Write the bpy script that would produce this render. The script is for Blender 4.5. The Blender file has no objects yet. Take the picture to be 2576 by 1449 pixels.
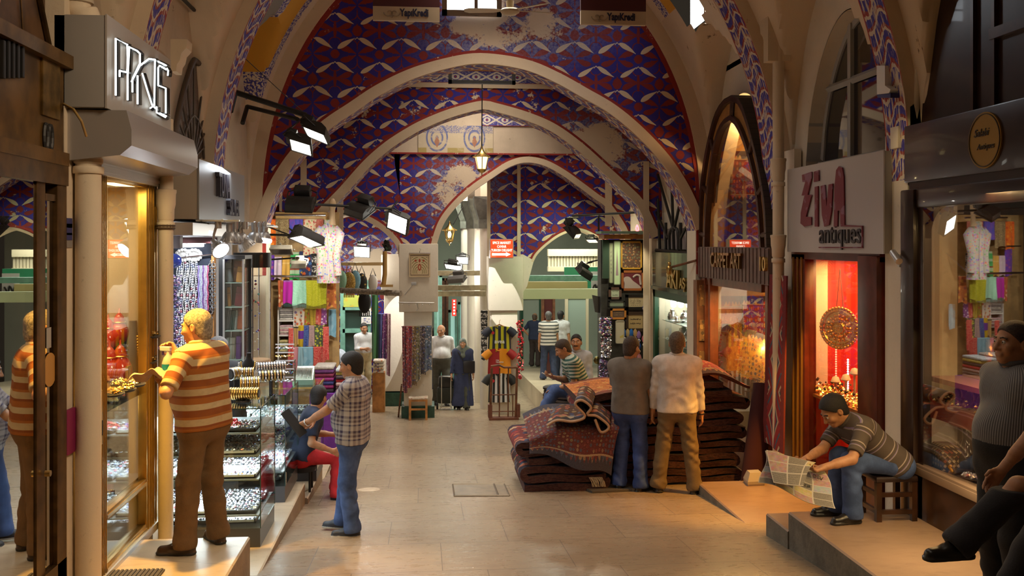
import bpy,bmesh,math,random
import numpy as np
from mathutils import Vector,Matrix
rnd=random.Random(7)
C=bpy.context.scene.collection
PI=math.pi
FW,FH,FOC,HORY=2576.0,1449.0,2400.0,612.0
TH=math.atan(221/2400);CT,ST=math.cos(TH),math.sin(TH)
EYE=1.95;SL=0.0804
XL,XR,XC=-2.15,4.12,0.96
def uv_(px,py):return(px-FW/2)/FOC,(HORY-py)/FOC
def onD(px,py,d):
 u,v=uv_(px,py);return Vector((d*(ST+u*CT),d*(CT-u*ST),EYE+v*d))
def onY(px,py,Y):
 u,v=uv_(px,py);return onD(px,py,Y/(CT-u*ST))
def onX(px,py,X):
 u,v=uv_(px,py);return onD(px,py,X/(ST+u*CT))
def onZ(px,py,Z):
 u,v=uv_(px,py);return onD(px,py,(Z-EYE)/v)
def onF(px,py):
 u,v=uv_(px,py);return onD(px,py,EYE/(-v-SL*(CT-u*ST)))
def fz(y):return-SL*y
class MB:
 def __init__(s):s.v=[];s.f=[];s.m=[];s.uv=[];s.hasuv=False
 def face(s,idx,m=0,uv=None):
  s.f.append(tuple(idx));s.m.append(m);s.uv.append(uv)
  if uv is not None:s.hasuv=True
 def add(s,vs,fs,m=0,uvs=None,M=None):
  b=len(s.v)
  for p in vs:
   p=Vector(p)
   s.v.append(M@p if M is not None else p)
  for k,f in enumerate(fs):
   u=None if uvs is None else[uvs[i]for i in f]
   s.face([b+i for i in f],m,u)
  return s
 def box(s,a,b,m=0,M=None,bev=0.0):
  x0,y0,z0=[min(a[i],b[i])for i in range(3)];x1,y1,z1=[max(a[i],b[i])for i in range(3)]
  if bev<=0:
   vs=[(x0,y0,z0),(x1,y0,z0),(x1,y1,z0),(x0,y1,z0),(x0,y0,z1),(x1,y0,z1),(x1,y1,z1),(x0,y1,z1)]
   fs=[(0,3,2,1),(4,5,6,7),(0,1,5,4),(1,2,6,5),(2,3,7,6),(3,0,4,7)]
   return s.add(vs,fs,m,None,M)
  bev=min(bev,(x1-x0)*.45,(y1-y0)*.45,(z1-z0)*.45)
  bm=bmesh.new();bmesh.ops.create_cube(bm,size=1.0)
  for v in bm.verts:v.co=Vector(((x0+x1)/2+v.co.x*(x1-x0),(y0+y1)/2+v.co.y*(y1-y0),(z0+z1)/2+v.co.z*(z1-z0)))
  bmesh.ops.bevel(bm,geom=bm.edges[:],offset=bev,segments=2,profile=.6,affect='EDGES')
  return s.bm(bm,m,M)
 def bm(s,bm,m=0,M=None):
  bm.verts.index_update()
  s.add([v.co.copy()for v in bm.verts],[[v.index for v in f.verts]for f in bm.faces],m,None,M);bm.free();return s
 def cyl(s,p0,p1,r0,r1=None,n=12,m=0,caps=True):
  r1=r0 if r1 is None else r1
  return s.tube([p0,p1],[r0,r1],n,m,caps)
 def tube(s,pts,r,n=8,m=0,caps=True,closed=False):
  pts=[Vector(p)for p in pts];k=len(pts)
  rs=list(r)if isinstance(r,(list,tuple))else[r]*k
  rings=[];prev=None;b=len(s.v)
  for i,p in enumerate(pts):
   if closed:t=(pts[(i+1)%k]-pts[i-1])
   else:t=(pts[min(i+1,k-1)]-pts[max(i-1,0)])
   if t.length<1e-9:t=Vector((0,0,1))
   t.normalize()
   if prev is None:
    a=Vector((0,0,1))if abs(t.z)<.9 else Vector((1,0,0))
    x=t.cross(a).normalized()
   else:
    x=(prev-t*prev.dot(t))
    x=x.normalized()if x.length>1e-6 else t.orthogonal().normalized()
   prev=x;y=t.cross(x)
   for j in range(n):
    an=2*PI*j/n
    s.v.append(p+(x*math.cos(an)+y*math.sin(an))*rs[i])
  kk=k if closed else k-1
  for i in range(kk):
   i2=(i+1)%k
   for j in range(n):
    j2=(j+1)%n
    s.face([b+i*n+j,b+i*n+j2,b+i2*n+j2,b+i2*n+j],m)
  if caps and not closed:
   s.face([b+j for j in range(n)][::-1],m);s.face([b+(k-1)*n+j for j in range(n)],m)
  return s
 def lathe(s,prof,o=(0,0,0),n=20,m=0,M=None,sx=1.0,sy=1.0,ang=2*PI):
  b=len(s.v);o=Vector(o);full=abs(ang-2*PI)<1e-6;nn=n if full else n+1
  for(r,z)in prof:
   for j in range(nn):
    a=ang*j/n;p=Vector((r*math.cos(a)*sx,r*math.sin(a)*sy,z))
    s.v.append(o+(M@p if M is not None else p))
  for i in range(len(prof)-1):
   for j in range(n):
    j2=(j+1)%nn if full else j+1
    s.face([b+i*nn+j,b+i*nn+j2,b+(i+1)*nn+j2,b+(i+1)*nn+j],m)
  if full:
   if prof[0][0]>1e-5:s.face([b+j for j in range(nn)][::-1],m)
   if prof[-1][0]>1e-5:s.face([b+(len(prof)-1)*nn+j for j in range(nn)],m)
  return s
 def sph(s,c,r,n=10,m=0,sc=(1,1,1),M=None):
  prof=[(max(1e-6,r*math.sin(PI*i/n)),-r*math.cos(PI*i/n))for i in range(n+1)]
  b=len(s.v);s.lathe(prof,(0,0,0),max(6,int(n*1.5)),m)
  for i in range(b,len(s.v)):
   p=s.v[i];p=Vector((p.x*sc[0],p.y*sc[1],p.z*sc[2]))
   if M is not None:p=M@p
   s.v[i]=p+Vector(c)
  return s
 def poly(s,pts,d,m=0,ms=None):
  """prism: polygon pts (3-D, planar) swept by vector d"""
  pts=[Vector(p)for p in pts];n=len(pts);b=len(s.v);d=Vector(d)
  s.v+=pts+[p+d for p in pts];ms=m if ms is None else ms
  s.face([b+i for i in range(n)][::-1],m);s.face([b+n+i for i in range(n)],m)
  for i in range(n):
   j=(i+1)%n;s.face([b+i,b+j,b+n+j,b+n+i],ms)
  return s
 def ring(s,A,B,d,m=0):
  """solid strip between polylines A and B (same count) swept by d"""
  A=[Vector(p)for p in A];B=[Vector(p)for p in B];d=Vector(d);n=len(A);b=len(s.v)
  s.v+=A+B+[p+d for p in A]+[p+d for p in B]
  a0,b0,a1,b1=b,b+n,b+2*n,b+3*n
  for i in range(n-1):
   j=i+1
   s.face([a0+i,a0+j,b0+j,b0+i],m);s.face([a1+i,b1+i,b1+j,a1+j],m)
   s.face([a0+i,a1+i,a1+j,a0+j],m);s.face([b0+i,b0+j,b1+j,b1+i],m)
  s.face([a0,b0,b1,a1],m);e=n-1;s.face([a0+e,a1+e,b1+e,b0+e],m)
  return s
 def grid(s,fn,nu,nv,m=0,uvs=(1,1),closeu=False,uvf=None):
  b=len(s.v);uu=[]
  for j in range(nv+1):
   for i in range(nu+1):
    u,v=i/nu,j/nv
    s.v.append(Vector(fn(u,v)));uu.append(uvf(u,v)if uvf else(u*uvs[0],v*uvs[1]))
  w=nu+1
  for j in range(nv):
   for i in range(nu):
    q=[j*w+i,j*w+i+1,(j+1)*w+i+1,(j+1)*w+i]
    s.face([b+k for k in q],m,[uu[k]for k in q])
  return s
 def sheet(s,fn,nu,nv,th,m=0,uvs=(1,1),uvf=None):
  """grid with real thickness th"""
  P=[[Vector(fn(i/nu,j/nv))for i in range(nu+1)]for j in range(nv+1)]
  def nrm(i,j):
   a=P[j][min(i+1,nu)]-P[j][max(i-1,0)];c=P[min(j+1,nv)][i]-P[max(j-1,0)][i]
   q=a.cross(c);return q.normalized()if q.length>1e-12 else Vector((0,0,1))
  N=[[nrm(i,j)*th/2 for i in range(nu+1)]for j in range(nv+1)]
  def id_(u,v):return int(round(u*nu)),int(round(v*nv))
  s.grid(lambda u,v:(lambda q:P[q[1]][q[0]]+N[q[1]][q[0]])(id_(u,v)),nu,nv,m,uvs,uvf=uvf)
  b1=len(s.v)-(nu+1)*(nv+1)
  s.grid(lambda u,v:(lambda q:P[q[1]][q[0]]-N[q[1]][q[0]])(id_(u,v)),nu,nv,m,uvs,uvf=uvf)
  b2=len(s.v)-(nu+1)*(nv+1);k=(nu+1)*(nv+1)
  nf=nu*nv
  for q in range(len(s.f)-nf,len(s.f)):
   s.f[q]=s.f[q][::-1];s.uv[q]=s.uv[q][::-1]
  w=nu+1;rim=[i for i in range(nu)]+[nu+j*w for j in range(nv)]+[nv*w+nu-i for i in range(nu)]+[(nv-j)*w for j in range(nv)]
  def uvat(q):
   i,j=q%w,q//w;return uvf(i/nu,j/nv)if uvf else(i/nu*uvs[0],j/nv*uvs[1])
  for a in range(len(rim)):
   p,q=rim[a],rim[(a+1)%len(rim)]
   s.face([b1+p,b2+p,b2+q,b1+q],m,[uvat(p),uvat(p),uvat(q),uvat(q)])
  return s
 def build(s,name,mats,parent=None,smooth=None,label=None):
  me=bpy.data.meshes.new(name);me.from_pydata([tuple(v)for v in s.v],[],s.f)
  if not isinstance(mats,(list,tuple)):mats=[mats]
  for m in mats:me.materials.append(m)
  if len(mats)>1:me.polygons.foreach_set('material_index',[min(x,len(mats)-1)for x in s.m])
  if s.hasuv:
   ul=me.uv_layers.new(name='UVMap');li=0;data=[]
   for f,u in zip(s.f,s.uv):
    data+=[(0.0,0.0)]*len(f)if u is None else[tuple(q)for q in u]
   ul.data.foreach_set('uv',[c for q in data for c in q])
  me.validate();me.update()
  if smooth is not None:
   me.shade_smooth()
   if smooth<180:me.set_sharp_from_angle(angle=math.radians(smooth))
  o=bpy.data.objects.new(name,me);C.objects.link(o)
  if parent is not None:
   o.parent=parent;o.matrix_parent_inverse=Matrix.Translation(parent.location).inverted()if parent.get('_w')else Matrix.Identity(4)
  if label:o['label']=label
  return o
def tag(o,label,cat,group=None):
 o['label']=label;o['category']=cat
 if group:o['group']=group
 return o
def thing(name,label,cat,loc=(0,0,0),group=None):
 """an Empty at the thing's base; parts are modelled in world coordinates and keep them"""
 o=bpy.data.objects.new(name,None);C.objects.link(o);o.location=loc;o.empty_display_size=.1;o['_w']=1
 return tag(o,label,cat,group)
def struct(o):o['kind']='structure';return o
def stuff(o):o['kind']='stuff';return o
def copy_tree(o,parent=None):
 c=o.copy();C.objects.link(c)
 if parent is not None:
  c.parent=parent;c.matrix_parent_inverse=o.matrix_parent_inverse.copy()
 for ch in list(o.children):copy_tree(ch,c)
 return c
def text_mesh(txt,size=1.0,extr=.02,bold=0.0,shear=0.0,space=1.0):
 cu=bpy.data.curves.new('t','FONT');cu.body=txt;cu.size=size;cu.extrude=extr;cu.offset=bold;cu.shear=shear;cu.space_character=space;cu.resolution_u=3
 ob=bpy.data.objects.new('t',cu);C.objects.link(ob)
 dg=bpy.context.evaluated_depsgraph_get();ev=ob.evaluated_get(dg);me=ev.to_mesh()
 vs=[v.co.copy()for v in me.vertices];fs=[list(p.vertices)for p in me.polygons]
 ev.to_mesh_clear();bpy.data.objects.remove(ob);bpy.data.curves.remove(cu)
 return vs,fs
def put_text(mb,txt,o,ex,ey,w=None,h=None,extr=.004,m=0,bold=0.0,shear=0.0,align='C',space=1.0):
 """text in the plane (ex,ey) centred at o (or starting there), fitted to width w and/or height h"""
 vs,fs=text_mesh(txt,1.0,0.5,bold,shear,space)
 x0=min(v.x for v in vs);x1=max(v.x for v in vs);y0=min(v.y for v in vs);y1=max(v.y for v in vs)
 sx=(w/(x1-x0))if w else None;sy=(h/(y1-y0))if h else None
 sx=sx or sy;sy=sy or sx
 ex=Vector(ex).normalized();ey=Vector(ey).normalized();ez=ex.cross(ey);o=Vector(o)
 cx=(x0+x1)/2 if align=='C' else x0;cy=(y0+y1)/2
 mb.add([o+ex*((v.x-cx)*sx)+ey*((v.y-cy)*sy)+ez*(v.z*2*extr)for v in vs],fs,m)
def smoothpts(pts,n):
 """resampled Catmull-Rom through pts (tuples), n+1 points by arc length"""
 P=[np.array(p,float)for p in pts];P=[2*P[0]-P[1]]+P+[2*P[-1]-P[-2]];out=[]
 for i in range(1,len(P)-2):
  for k in range(12):
   t=k/12;a,b,c,d=P[i-1:i+3]
   out.append(.5*((2*b)+(-a+c)*t+(2*a-5*b+4*c-d)*t*t+(-a+3*b-3*c+d)*t**3))
 out.append(P[-2]);out=np.array(out)
 L=np.r_[0,np.cumsum(np.linalg.norm(np.diff(out,axis=0),axis=1))];q=np.linspace(0,L[-1],n+1)
 return[tuple(np.interp(q,L,out[:,j])for j in range(out.shape[1]))for _ in[0]][0]if False else[tuple(float(np.interp(x,L,out[:,j]))for j in range(out.shape[1]))for x in q]
def rotz(a):return Matrix.Rotation(a,4,'Z')
def frame(o,x,y):
 x=Vector(x).normalized();y=Vector(y);y=(y-x*y.dot(x)).normalized();z=x.cross(y)
 M=Matrix((x,y,z)).transposed().to_4x4();M.translation=Vector(o);return M
class K:
 """a socket with arithmetic"""
 def __init__(s,g,so):s.g=g;s.so=so
 def _m(s,op,o=None,o2=None):
  n=s.g.nt.nodes.new('ShaderNodeMath');n.operation=op;s.g.put(n.inputs[0],s)
  if o is not None:s.g.put(n.inputs[1],o)
  if o2 is not None:s.g.put(n.inputs[2],o2)
  return K(s.g,n.outputs[0])
 def __add__(s,o):return s._m('ADD',o)
 def __radd__(s,o):return s._m('ADD',o)
 def __sub__(s,o):return s._m('SUBTRACT',o)
 def __rsub__(s,o):return s._m('MULTIPLY',-1)._m('ADD',o)
 def __mul__(s,o):return s._m('MULTIPLY',o)
 def __rmul__(s,o):return s._m('MULTIPLY',o)
 def __truediv__(s,o):return s._m('DIVIDE',o)
 def lt(s,o):return s._m('LESS_THAN',o)
 def gt(s,o):return s._m('GREATER_THAN',o)
 def frac(s):return s._m('FRACT')
 def floor(s):return s._m('FLOOR')
 def abs(s):return s._m('ABSOLUTE')
 def sin(s):return s._m('SINE')
 def sqrt(s):return s._m('SQRT')
 def mn(s,o):return s._m('MINIMUM',o)
 def mx(s,o):return s._m('MAXIMUM',o)
 def pow(s,o):return s._m('POWER',o)
 def sstep(s,a,b):
  n=s.g.nt.nodes.new('ShaderNodeMapRange');n.interpolation_type='SMOOTHSTEP'
  s.g.put(n.inputs[0],s);n.inputs[1].default_value=a;n.inputs[2].default_value=b;return K(s.g,n.outputs[0])
class G:
 def __init__(s,nt):s.nt=nt
 def put(s,inp,v):
  if isinstance(v,K):s.nt.links.new(v.so,inp)
  elif isinstance(v,(tuple,list)):
   v=tuple(v);n=len(inp.default_value);inp.default_value=(v+(1.0,))[:n]if len(v)<n else v[:n]
  elif hasattr(inp.default_value,'__len__'):inp.default_value=[v]*len(inp.default_value)
  else:inp.default_value=v
 def node(s,t,**kw):
  n=s.nt.nodes.new(t)
  for k,v in kw.items():setattr(n,k,v)
  return n
 def coord(s,kind='Object'):return K(s,s.node('ShaderNodeTexCoord').outputs[kind])
 def pos(s):return K(s,s.node('ShaderNodeNewGeometry').outputs['Position'])
 def xyz(s,v):
  n=s.node('ShaderNodeSeparateXYZ');s.put(n.inputs[0],v);return[K(s,o)for o in n.outputs]
 def vec(s,x,y,z=0.0):
  n=s.node('ShaderNodeCombineXYZ');s.put(n.inputs[0],x);s.put(n.inputs[1],y);s.put(n.inputs[2],z);return K(s,n.outputs[0])
 def vm(s,op,a,b=None,sc=None):
  n=s.node('ShaderNodeVectorMath',operation=op);s.put(n.inputs[0],a)
  if b is not None:s.put(n.inputs[1],b)
  if sc is not None:s.put(n.inputs['Scale'],sc)
  return K(s,n.outputs['Value']if op in('DOT_PRODUCT','LENGTH','DISTANCE')else n.outputs[0])
 def noise(s,v,scale=5,det=4,rough=.55,dist=0.0,col=False):
  n=s.node('ShaderNodeTexNoise');s.put(n.inputs['Vector'],v);s.put(n.inputs['Scale'],scale);n.inputs['Detail'].default_value=det;n.inputs['Roughness'].default_value=rough;n.inputs['Distortion'].default_value=dist
  return K(s,n.outputs['Color' if col else 'Fac'])
 def voro(s,v,scale=5,feature='F1',out='Distance',rand=1.0):
  n=s.node('ShaderNodeTexVoronoi',feature=feature);s.put(n.inputs['Vector'],v);n.inputs['Scale'].default_value=scale;n.inputs['Randomness'].default_value=rand
  return K(s,n.outputs[out])
 def wave(s,v,scale=5,dist=0,typ='BANDS',dir='X'):
  n=s.node('ShaderNodeTexWave',wave_type=typ);n.bands_direction=dir;s.put(n.inputs['Vector'],v);n.inputs['Scale'].default_value=scale;n.inputs['Distortion'].default_value=dist;return K(s,n.outputs['Fac'])
 def ramp(s,f,stops,const=False):
  n=s.node('ShaderNodeValToRGB');s.put(n.inputs[0],f);r=n.color_ramp
  if const:r.interpolation='CONSTANT'
  while len(r.elements)<len(stops):r.elements.new(.5)
  for e,(p,c)in zip(r.elements,sorted(stops,key=lambda q:q[0])):e.position=p;e.color=tuple(c)+(1,)
  return K(s,n.outputs[0])
 def mix(s,f,a,b,mode='MIX'):
  n=s.node('ShaderNodeMix',data_type='RGBA',blend_type=mode);s.put(n.inputs[0],f);s.put(n.inputs[6],a);s.put(n.inputs[7],b);return K(s,n.outputs[2])
 def white(s,v):
  n=s.node('ShaderNodeTexWhiteNoise',noise_dimensions='3D');s.put(n.inputs['Vector'],v);return K(s,n.outputs['Color'])
 def bump(s,h,st=.3,d=.01):
  n=s.node('ShaderNodeBump');n.inputs['Strength'].default_value=st;n.inputs['Distance'].default_value=d;s.put(n.inputs['Height'],h);return K(s,n.outputs[0])
 def attr(s,name,out='Vector'):
  n=s.node('ShaderNodeAttribute',attribute_name=name);return K(s,n.outputs[out])
 def objrand(s):return K(s,s.node('ShaderNodeObjectInfo').outputs['Random'])
MATS={}
def mat(name,col=(.5,.5,.5),rough=.6,metal=0.0,fn=None,emit=None,es=0.0,spec=.5,coat=0.0,sheen=0.0,trans=0.0,noise=0.0,nsc=8.0,bump=0.0,bsc=60.0,alpha=1.0):
 if name in MATS:return MATS[name]
 m=bpy.data.materials.new(name);m.use_nodes=True;nt=m.node_tree;g=G(nt);b=nt.nodes['Principled BSDF']
 b.inputs['Roughness'].default_value=rough;b.inputs['Metallic'].default_value=metal;b.inputs['Specular IOR Level'].default_value=spec
 b.inputs['Coat Weight'].default_value=coat;b.inputs['Sheen Weight'].default_value=sheen;b.inputs['Transmission Weight'].default_value=trans
 c=tuple(col)
 if noise>0:
  n=g.noise(g.coord('Object'),nsc,5);c=g.mix(n.sstep(.3,.7),tuple(x*(1-noise)for x in col),tuple(min(1,x*(1+noise*.6))for x in col))
 g.put(b.inputs['Base Color'],c)
 if bump>0:g.put(b.inputs['Normal'],g.bump(g.noise(g.coord('Object'),bsc,3),bump,.01))
 if emit:g.put(b.inputs['Emission Color'],emit);b.inputs['Emission Strength'].default_value=es
 if fn:
  r=fn(g)or{}
  for k,v in r.items():g.put(b.inputs[{'col':'Base Color','rough':'Roughness','nrm':'Normal','metal':'Metallic','emit':'Emission Color','es':'Emission Strength','alpha':'Alpha'}[k]],v)
 MATS[name]=m;return m
def glass(name,tint=(.95,.97,.96),refl=.06,power=1.0,rough=0.0,haze=0.0,hz=(.5,.5,.5)):
 """thin pane: clear, with a mirror part that grows at grazing angles"""
 if name in MATS:return MATS[name]
 m=bpy.data.materials.new(name);m.use_nodes=True;nt=m.node_tree;nt.nodes.clear();g=G(nt)
 t=g.node('ShaderNodeBsdfTransparent');t.inputs[0].default_value=tint+(1,)
 gl=g.node('ShaderNodeBsdfGlossy');gl.inputs['Roughness'].default_value=rough;gl.inputs[0].default_value=(.95,.95,.95,1)
 fr=g.node('ShaderNodeFresnel');bf=K(g,g.node('ShaderNodeNewGeometry').outputs['Backfacing']);g.put(fr.inputs[0],bf*(1/1.5-1.5)+1.5)
 f=(K(g,fr.outputs[0])*power+(refl-.04)).mn(1.0)
 mx=g.node('ShaderNodeMixShader');g.put(mx.inputs[0],f);nt.links.new(t.outputs[0],mx.inputs[1]);nt.links.new(gl.outputs[0],mx.inputs[2])
 o=g.node('ShaderNodeOutputMaterial');nt.links.new(mx.outputs[0],o.inputs[0])
 MATS[name]=m;return m
def emis(name,col,st):return mat(name,(.8,.8,.8),.5,emit=col,es=st)
PERU,PERV=.62,.69
def motif(g,uv,wear=0.0,pos=None,blue=(.018,.010,.21),red=(.21,.012,.010),cream=(.66,.53,.36),plaster=(.62,.50,.37),wearnode=None,fade=None):
 x,y,_=g.xyz(uv)
 wob=g.noise(uv,9.0,2)-.5
 u=x/PERU+wob*.012;v=y/PERV+wob*.010
 pu=((u+.5).frac()-.5);pv=((v+.5).frac()-.5);au=pu.abs();av=pv.abs()
 sgn=pu.gt(0.0)
 q=g.vec(au*PERU,pv*PERV,0.0);qa=g.vec(au*PERU,av*PERV,0.0)
 def seg(P,a,b,r,kind='leaf',bend=0.0,r2=0.0,fl=None):
  ax,ay=a[0]*PERU,a[1]*PERV;bx,by=b[0]*PERU,b[1]*PERV;dx,dy=bx-ax,by-ay;L2=dx*dx+dy*dy
  pa=g.vm('SUBTRACT',P,(ax,ay,0));t=(g.vm('DOT_PRODUCT',pa,(dx/L2,dy/L2,0)));tc=t.mx(0.0).mn(1.0)
  nl=g.vm('DOT_PRODUCT',pa,(-dy/math.sqrt(L2),dx/math.sqrt(L2),0))
  arch=tc*(1.0-tc)
  side=(nl-arch*(bend*4)).abs()
  over=(t-tc).abs()*math.sqrt(L2)
  tp=tc if fl is None else tc+fl*(1.0-tc*2.0)
  if kind=='leaf':prof=(arch*4).pow(.62)*r+r2
  elif kind=='fish':prof=((tp*tp)*(1.0-tp)*6.75).pow(.75)*r+r2
  else:prof=r
  return side+over*1.6-prof
 edge=wob*.012
 w1=seg(q,(.05,-.17),(.44,-.385),.033,'fish',.005,.004,sgn)
 w2=seg(q,(.455,.33),(.08,.12),.029,'fish',.005,.004,1.0-sgn)
 w3=seg(q,(0.0,-.155),(.05,-.20),.006,'line')
 w4=seg(q,(.5,.345),(.45,.30),.006,'line')
 cr=w1.mn(w2).mn(w3).mn(w4)
 def bulb(P,c):
  d=g.vm('SUBTRACT',P,(c[0]*PERU,c[1]*PERV,0));dx,dy,_z=g.xyz(d);dx=dx.abs()
  body=g.vm('LENGTH',g.vec(dx/.064,dy/.078,0))-1.0
  side=g.vm('LENGTH',g.vec((dx-.05)/.022,(dy+.006)/.018,0))-1.0
  tip=(dx/.028+(dy-.045).abs()/.062)-1.0
  return body.mn(side).mn(tip)*.05
 rd=bulb(q,(0,-.02)).mn(bulb(qa,(.5,.52)))
 rd=rd.mn(seg(qa,(.47,.02),(.12,.13),.038,'fish',.014,.004)).mn(seg(qa,(.03,.48),(.38,.37),.038,'fish',-.014,.004))
 rd=rd.mn(seg(qa,(.47,.015),(.30,.03),.007,'line',.01)).mn(seg(qa,(.03,.485),(.2,.47),.007,'line',-.01))
 rd=rd.mn(seg(q,(.5,-.17),(.5,.17),.011,'line',.012)).mn(seg(qa,(0,.36),(0,.64),.011,'line',.012))
 rd=rd.mn(seg(qa,(.5,.15),(.36,.30),.007,'line',.03)).mn(seg(qa,(0,.35),(.14,.2),.007,'line',-.03))
 cm=(cr+edge*.4).lt(0.0);rm=(rd+edge*.4).lt(0.0)
 big=g.noise(uv,1.3,5,.6);blue_=g.mix(big.sstep(.35,.75),blue,tuple(c*1.35+.004 for c in blue))
 col=g.mix(rm,blue_,red);col=g.mix(cm,col,cream)
 fine=g.noise(uv,26,6,.7)
 if fade is not None:
  f=(fade*(.35+big)).mn(.85);f2=f*(fine.sstep(.3,.62))
  col=g.mix(f2*.85*(1.0-rm*.7),col,(.36,.36,.46))
  lost=(fade+big*.9+fine*.35).sstep(1.50,1.58);col=g.mix(lost,col,plaster)
 if wear>0:
  wm=(g.noise(uv,3.2,8,.68)+fine*.25).sstep(.80-wear*.25,.83-wear*.25);col=g.mix(wm,col,plaster)
 grime=g.noise(uv,.9,6,.65);col=g.mix(grime.sstep(.45,.9)*.45,col,(.05,.035,.03))
 return col
def f_wallpaint(wear=.05,fc=None,fr=(1.6,.8)):
 def fn(g):
  uv=g.coord('UV')
  fade=None
  if fc is not None:
   d=g.vm('SUBTRACT',uv,(fc[0],fc[1],0));x,y,_=g.xyz(d);fade=1.0-g.vm('LENGTH',g.vec(x/fr[0],y/fr[1],0)).sstep(.25,1.15)
  return{'col':motif(g,uv,wear,fade=fade),'rough':.75,'nrm':g.bump(g.noise(uv,30,5),.15,.01)}
 return fn
def f_soffit(g):
 """worn ribbon of blue, red and white along an arch soffit"""
 uv=g.coord('UV');x,y,_=g.xyz(uv)
 w=g.noise(uv,2.5,4);a=(x*3.2+((y*6.0).sin()*.25)+w*.6).frac();k=g.noise(g.vec(x*2.0,y*7.0,0),3.0,5,.6)
 col=g.ramp(a+k*.12-.06,[(0,(.04,.03,.30)),(.32,(.27,.03,.03)),(.45,(.6,.52,.42)),(.56,(.05,.04,.32)),(.8,(.26,.03,.03)),(.9,(.62,.54,.44))],True)
 edge=((y-.5).abs()).gt(.455);col=g.mix(edge,col,(.30,.03,.02))
 wear=(g.noise(g.vec(x*.8,y*3.0,0),4.0,7,.7)).sstep(.50,.58);col=g.mix(wear,col,(.62,.53,.42))
 return{'col':col,'rough':.8,'nrm':g.bump(k,.2,.01)}
def f_plaster(base=(.66,.54,.40),dirt=.35,peel=0.0):
 def fn(g):
  p=g.pos();n=g.noise(p,1.2,6,.65);s=g.noise(p,14,6,.7)
  col=g.mix(n.sstep(.35,.8)*dirt,base,tuple(c*.55 for c in base));col=g.mix(s.sstep(.62,.72)*.35,col,tuple(c*.35 for c in base))
  if peel>0:col=g.mix((g.noise(p,2.2,9,.72)).sstep(.70-peel*.1,.715-peel*.1),col,(.22,.17,.11))
  return{'col':col,'rough':.85,'nrm':g.bump(s,.25,.012)}
 return fn
PLASTER=mat('old_plaster',fn=f_plaster(peel=.3));PLW=mat('white_plaster',fn=f_plaster((.72,.65,.54),.25));PLD=mat('grimy_plaster',fn=f_plaster((.55,.45,.34),.6,.5))
BAND=mat('arch_band_plaster',fn=f_plaster((.66,.53,.38),.3))
PIPE=mat('painted_pipe',fn=f_plaster((.66,.55,.41),.22),rough=.5)
SOFF=mat('painted_soffit',fn=f_soffit)
GREYP=mat('grey_painted_plaster',fn=f_plaster((.42,.42,.42),.2))
def f_frieze(g):
 uv=g.coord('UV');x,y,_=g.xyz(uv)
 a=((x/.36).frac()-.5).abs();b=(y-.5).abs()
 w1=((a*2.0-1.0).abs()*.42-b).abs().lt(.075);w2=(a*a*5.0+b*b*4.0).lt(.20);w3=(a*a*14.0+b*b*6.0).lt(.09);dot=(a*a*20.0+b*b*12.0).lt(.05)
 sc=g.noise(uv,24,2).gt(.58)
 col=g.mix(w1,(.045,.04,.26),(.62,.55,.45));col=g.mix(sc*.8,col,(.58,.52,.44));col=g.mix(w2,col,(.6,.54,.45));col=g.mix(w3,col,(.05,.045,.28));col=g.mix(dot,col,(.3,.03,.02))
 col=g.mix(b.gt(.46),col,(.26,.03,.02));col=g.mix(g.noise(uv,5,6,.7).sstep(.55,.7)*.5,col,(.5,.42,.33))
 return{'col':col,'rough':.8}
FRIEZE=mat('painted_frieze',fn=f_frieze)
GOLD=mat('gold_metal',(.83,.55,.16),.28,1.0);BRASS=mat('brass',(.62,.42,.14),.32,1.0,noise=.25);SILVER=mat('silver',(.82,.82,.84),.2,1.0);CHROME=mat('chrome',(.75,.75,.76),.12,1.0)
ALU=mat('aluminium',(.60,.60,.60),.38,.9);BLACKM=mat('black_metal',(.018,.017,.016),.45,.3,noise=.3);DARKWOOD=mat('dark_wood',(.045,.018,.009),.28,noise=.5,nsc=6,coat=.3)
BROWNWOOD=mat('brown_wood',(.16,.06,.025),.4,noise=.45,nsc=9);ORANGEWOOD=mat('orange_wood',(.45,.19,.05),.42,noise=.35,nsc=7);WHITE=mat('white_plastic',(.75,.74,.72),.4);GREYPL=mat('grey_plastic',(.4,.4,.4),.45)
BLACK=mat('black_paint',(.01,.01,.011),.5);CABLE=mat('cable_black',(.02,.017,.014),.6);BLACKV=mat('black_velvet',(.012,.012,.014),.9,sheen=.3)
def f_floor(g):
 p=g.pos();x,y,z=g.xyz(p)
 row=(y/.93).floor();off=(row*.37).frac()
 jy=((y/.93).frac()-.5).abs();jx=(((x/1.05)+off*.9).frac()-.5).abs()
 wig=g.noise(p,7,4)*.004
 j=(jx+wig).gt(.4985).mx((jy+wig).gt(.4975))
 st=g.noise(g.vec(x*1.2,y*7.0,0),2.6,8,.72);sp=g.noise(g.vec(x*3,y*14.0,0),4.0,6,.7);big=g.noise(p,.55,5,.6)
 ids=g.white(g.vec((x/1.05+off*.9).floor(),row,0));idv,_a,_b=g.xyz(ids)
 col=g.mix(big.sstep(.3,.7),(.40,.305,.20),(.31,.23,.155));col=g.mix(idv*.35,col,(.24,.175,.125))
 col=g.mix(st.sstep(.48,.66)*.45,col,(.17,.115,.08));col=g.mix(sp.sstep(.64,.72)*.7*g.noise(p,.8,3).sstep(.42,.58),col,(.075,.055,.045))
 col=g.mix(j*.75,col,(.10,.075,.055))
 r=g.noise(g.vec(x*2,y*5,0),3,5,.6)
 return{'col':col,'rough':.15+r*.30+j*.2,'nrm':g.bump(st*.5-j*1.0,.12,.006)}
FLOOR=mat('street_stone',fn=f_floor,spec=.5)
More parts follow.
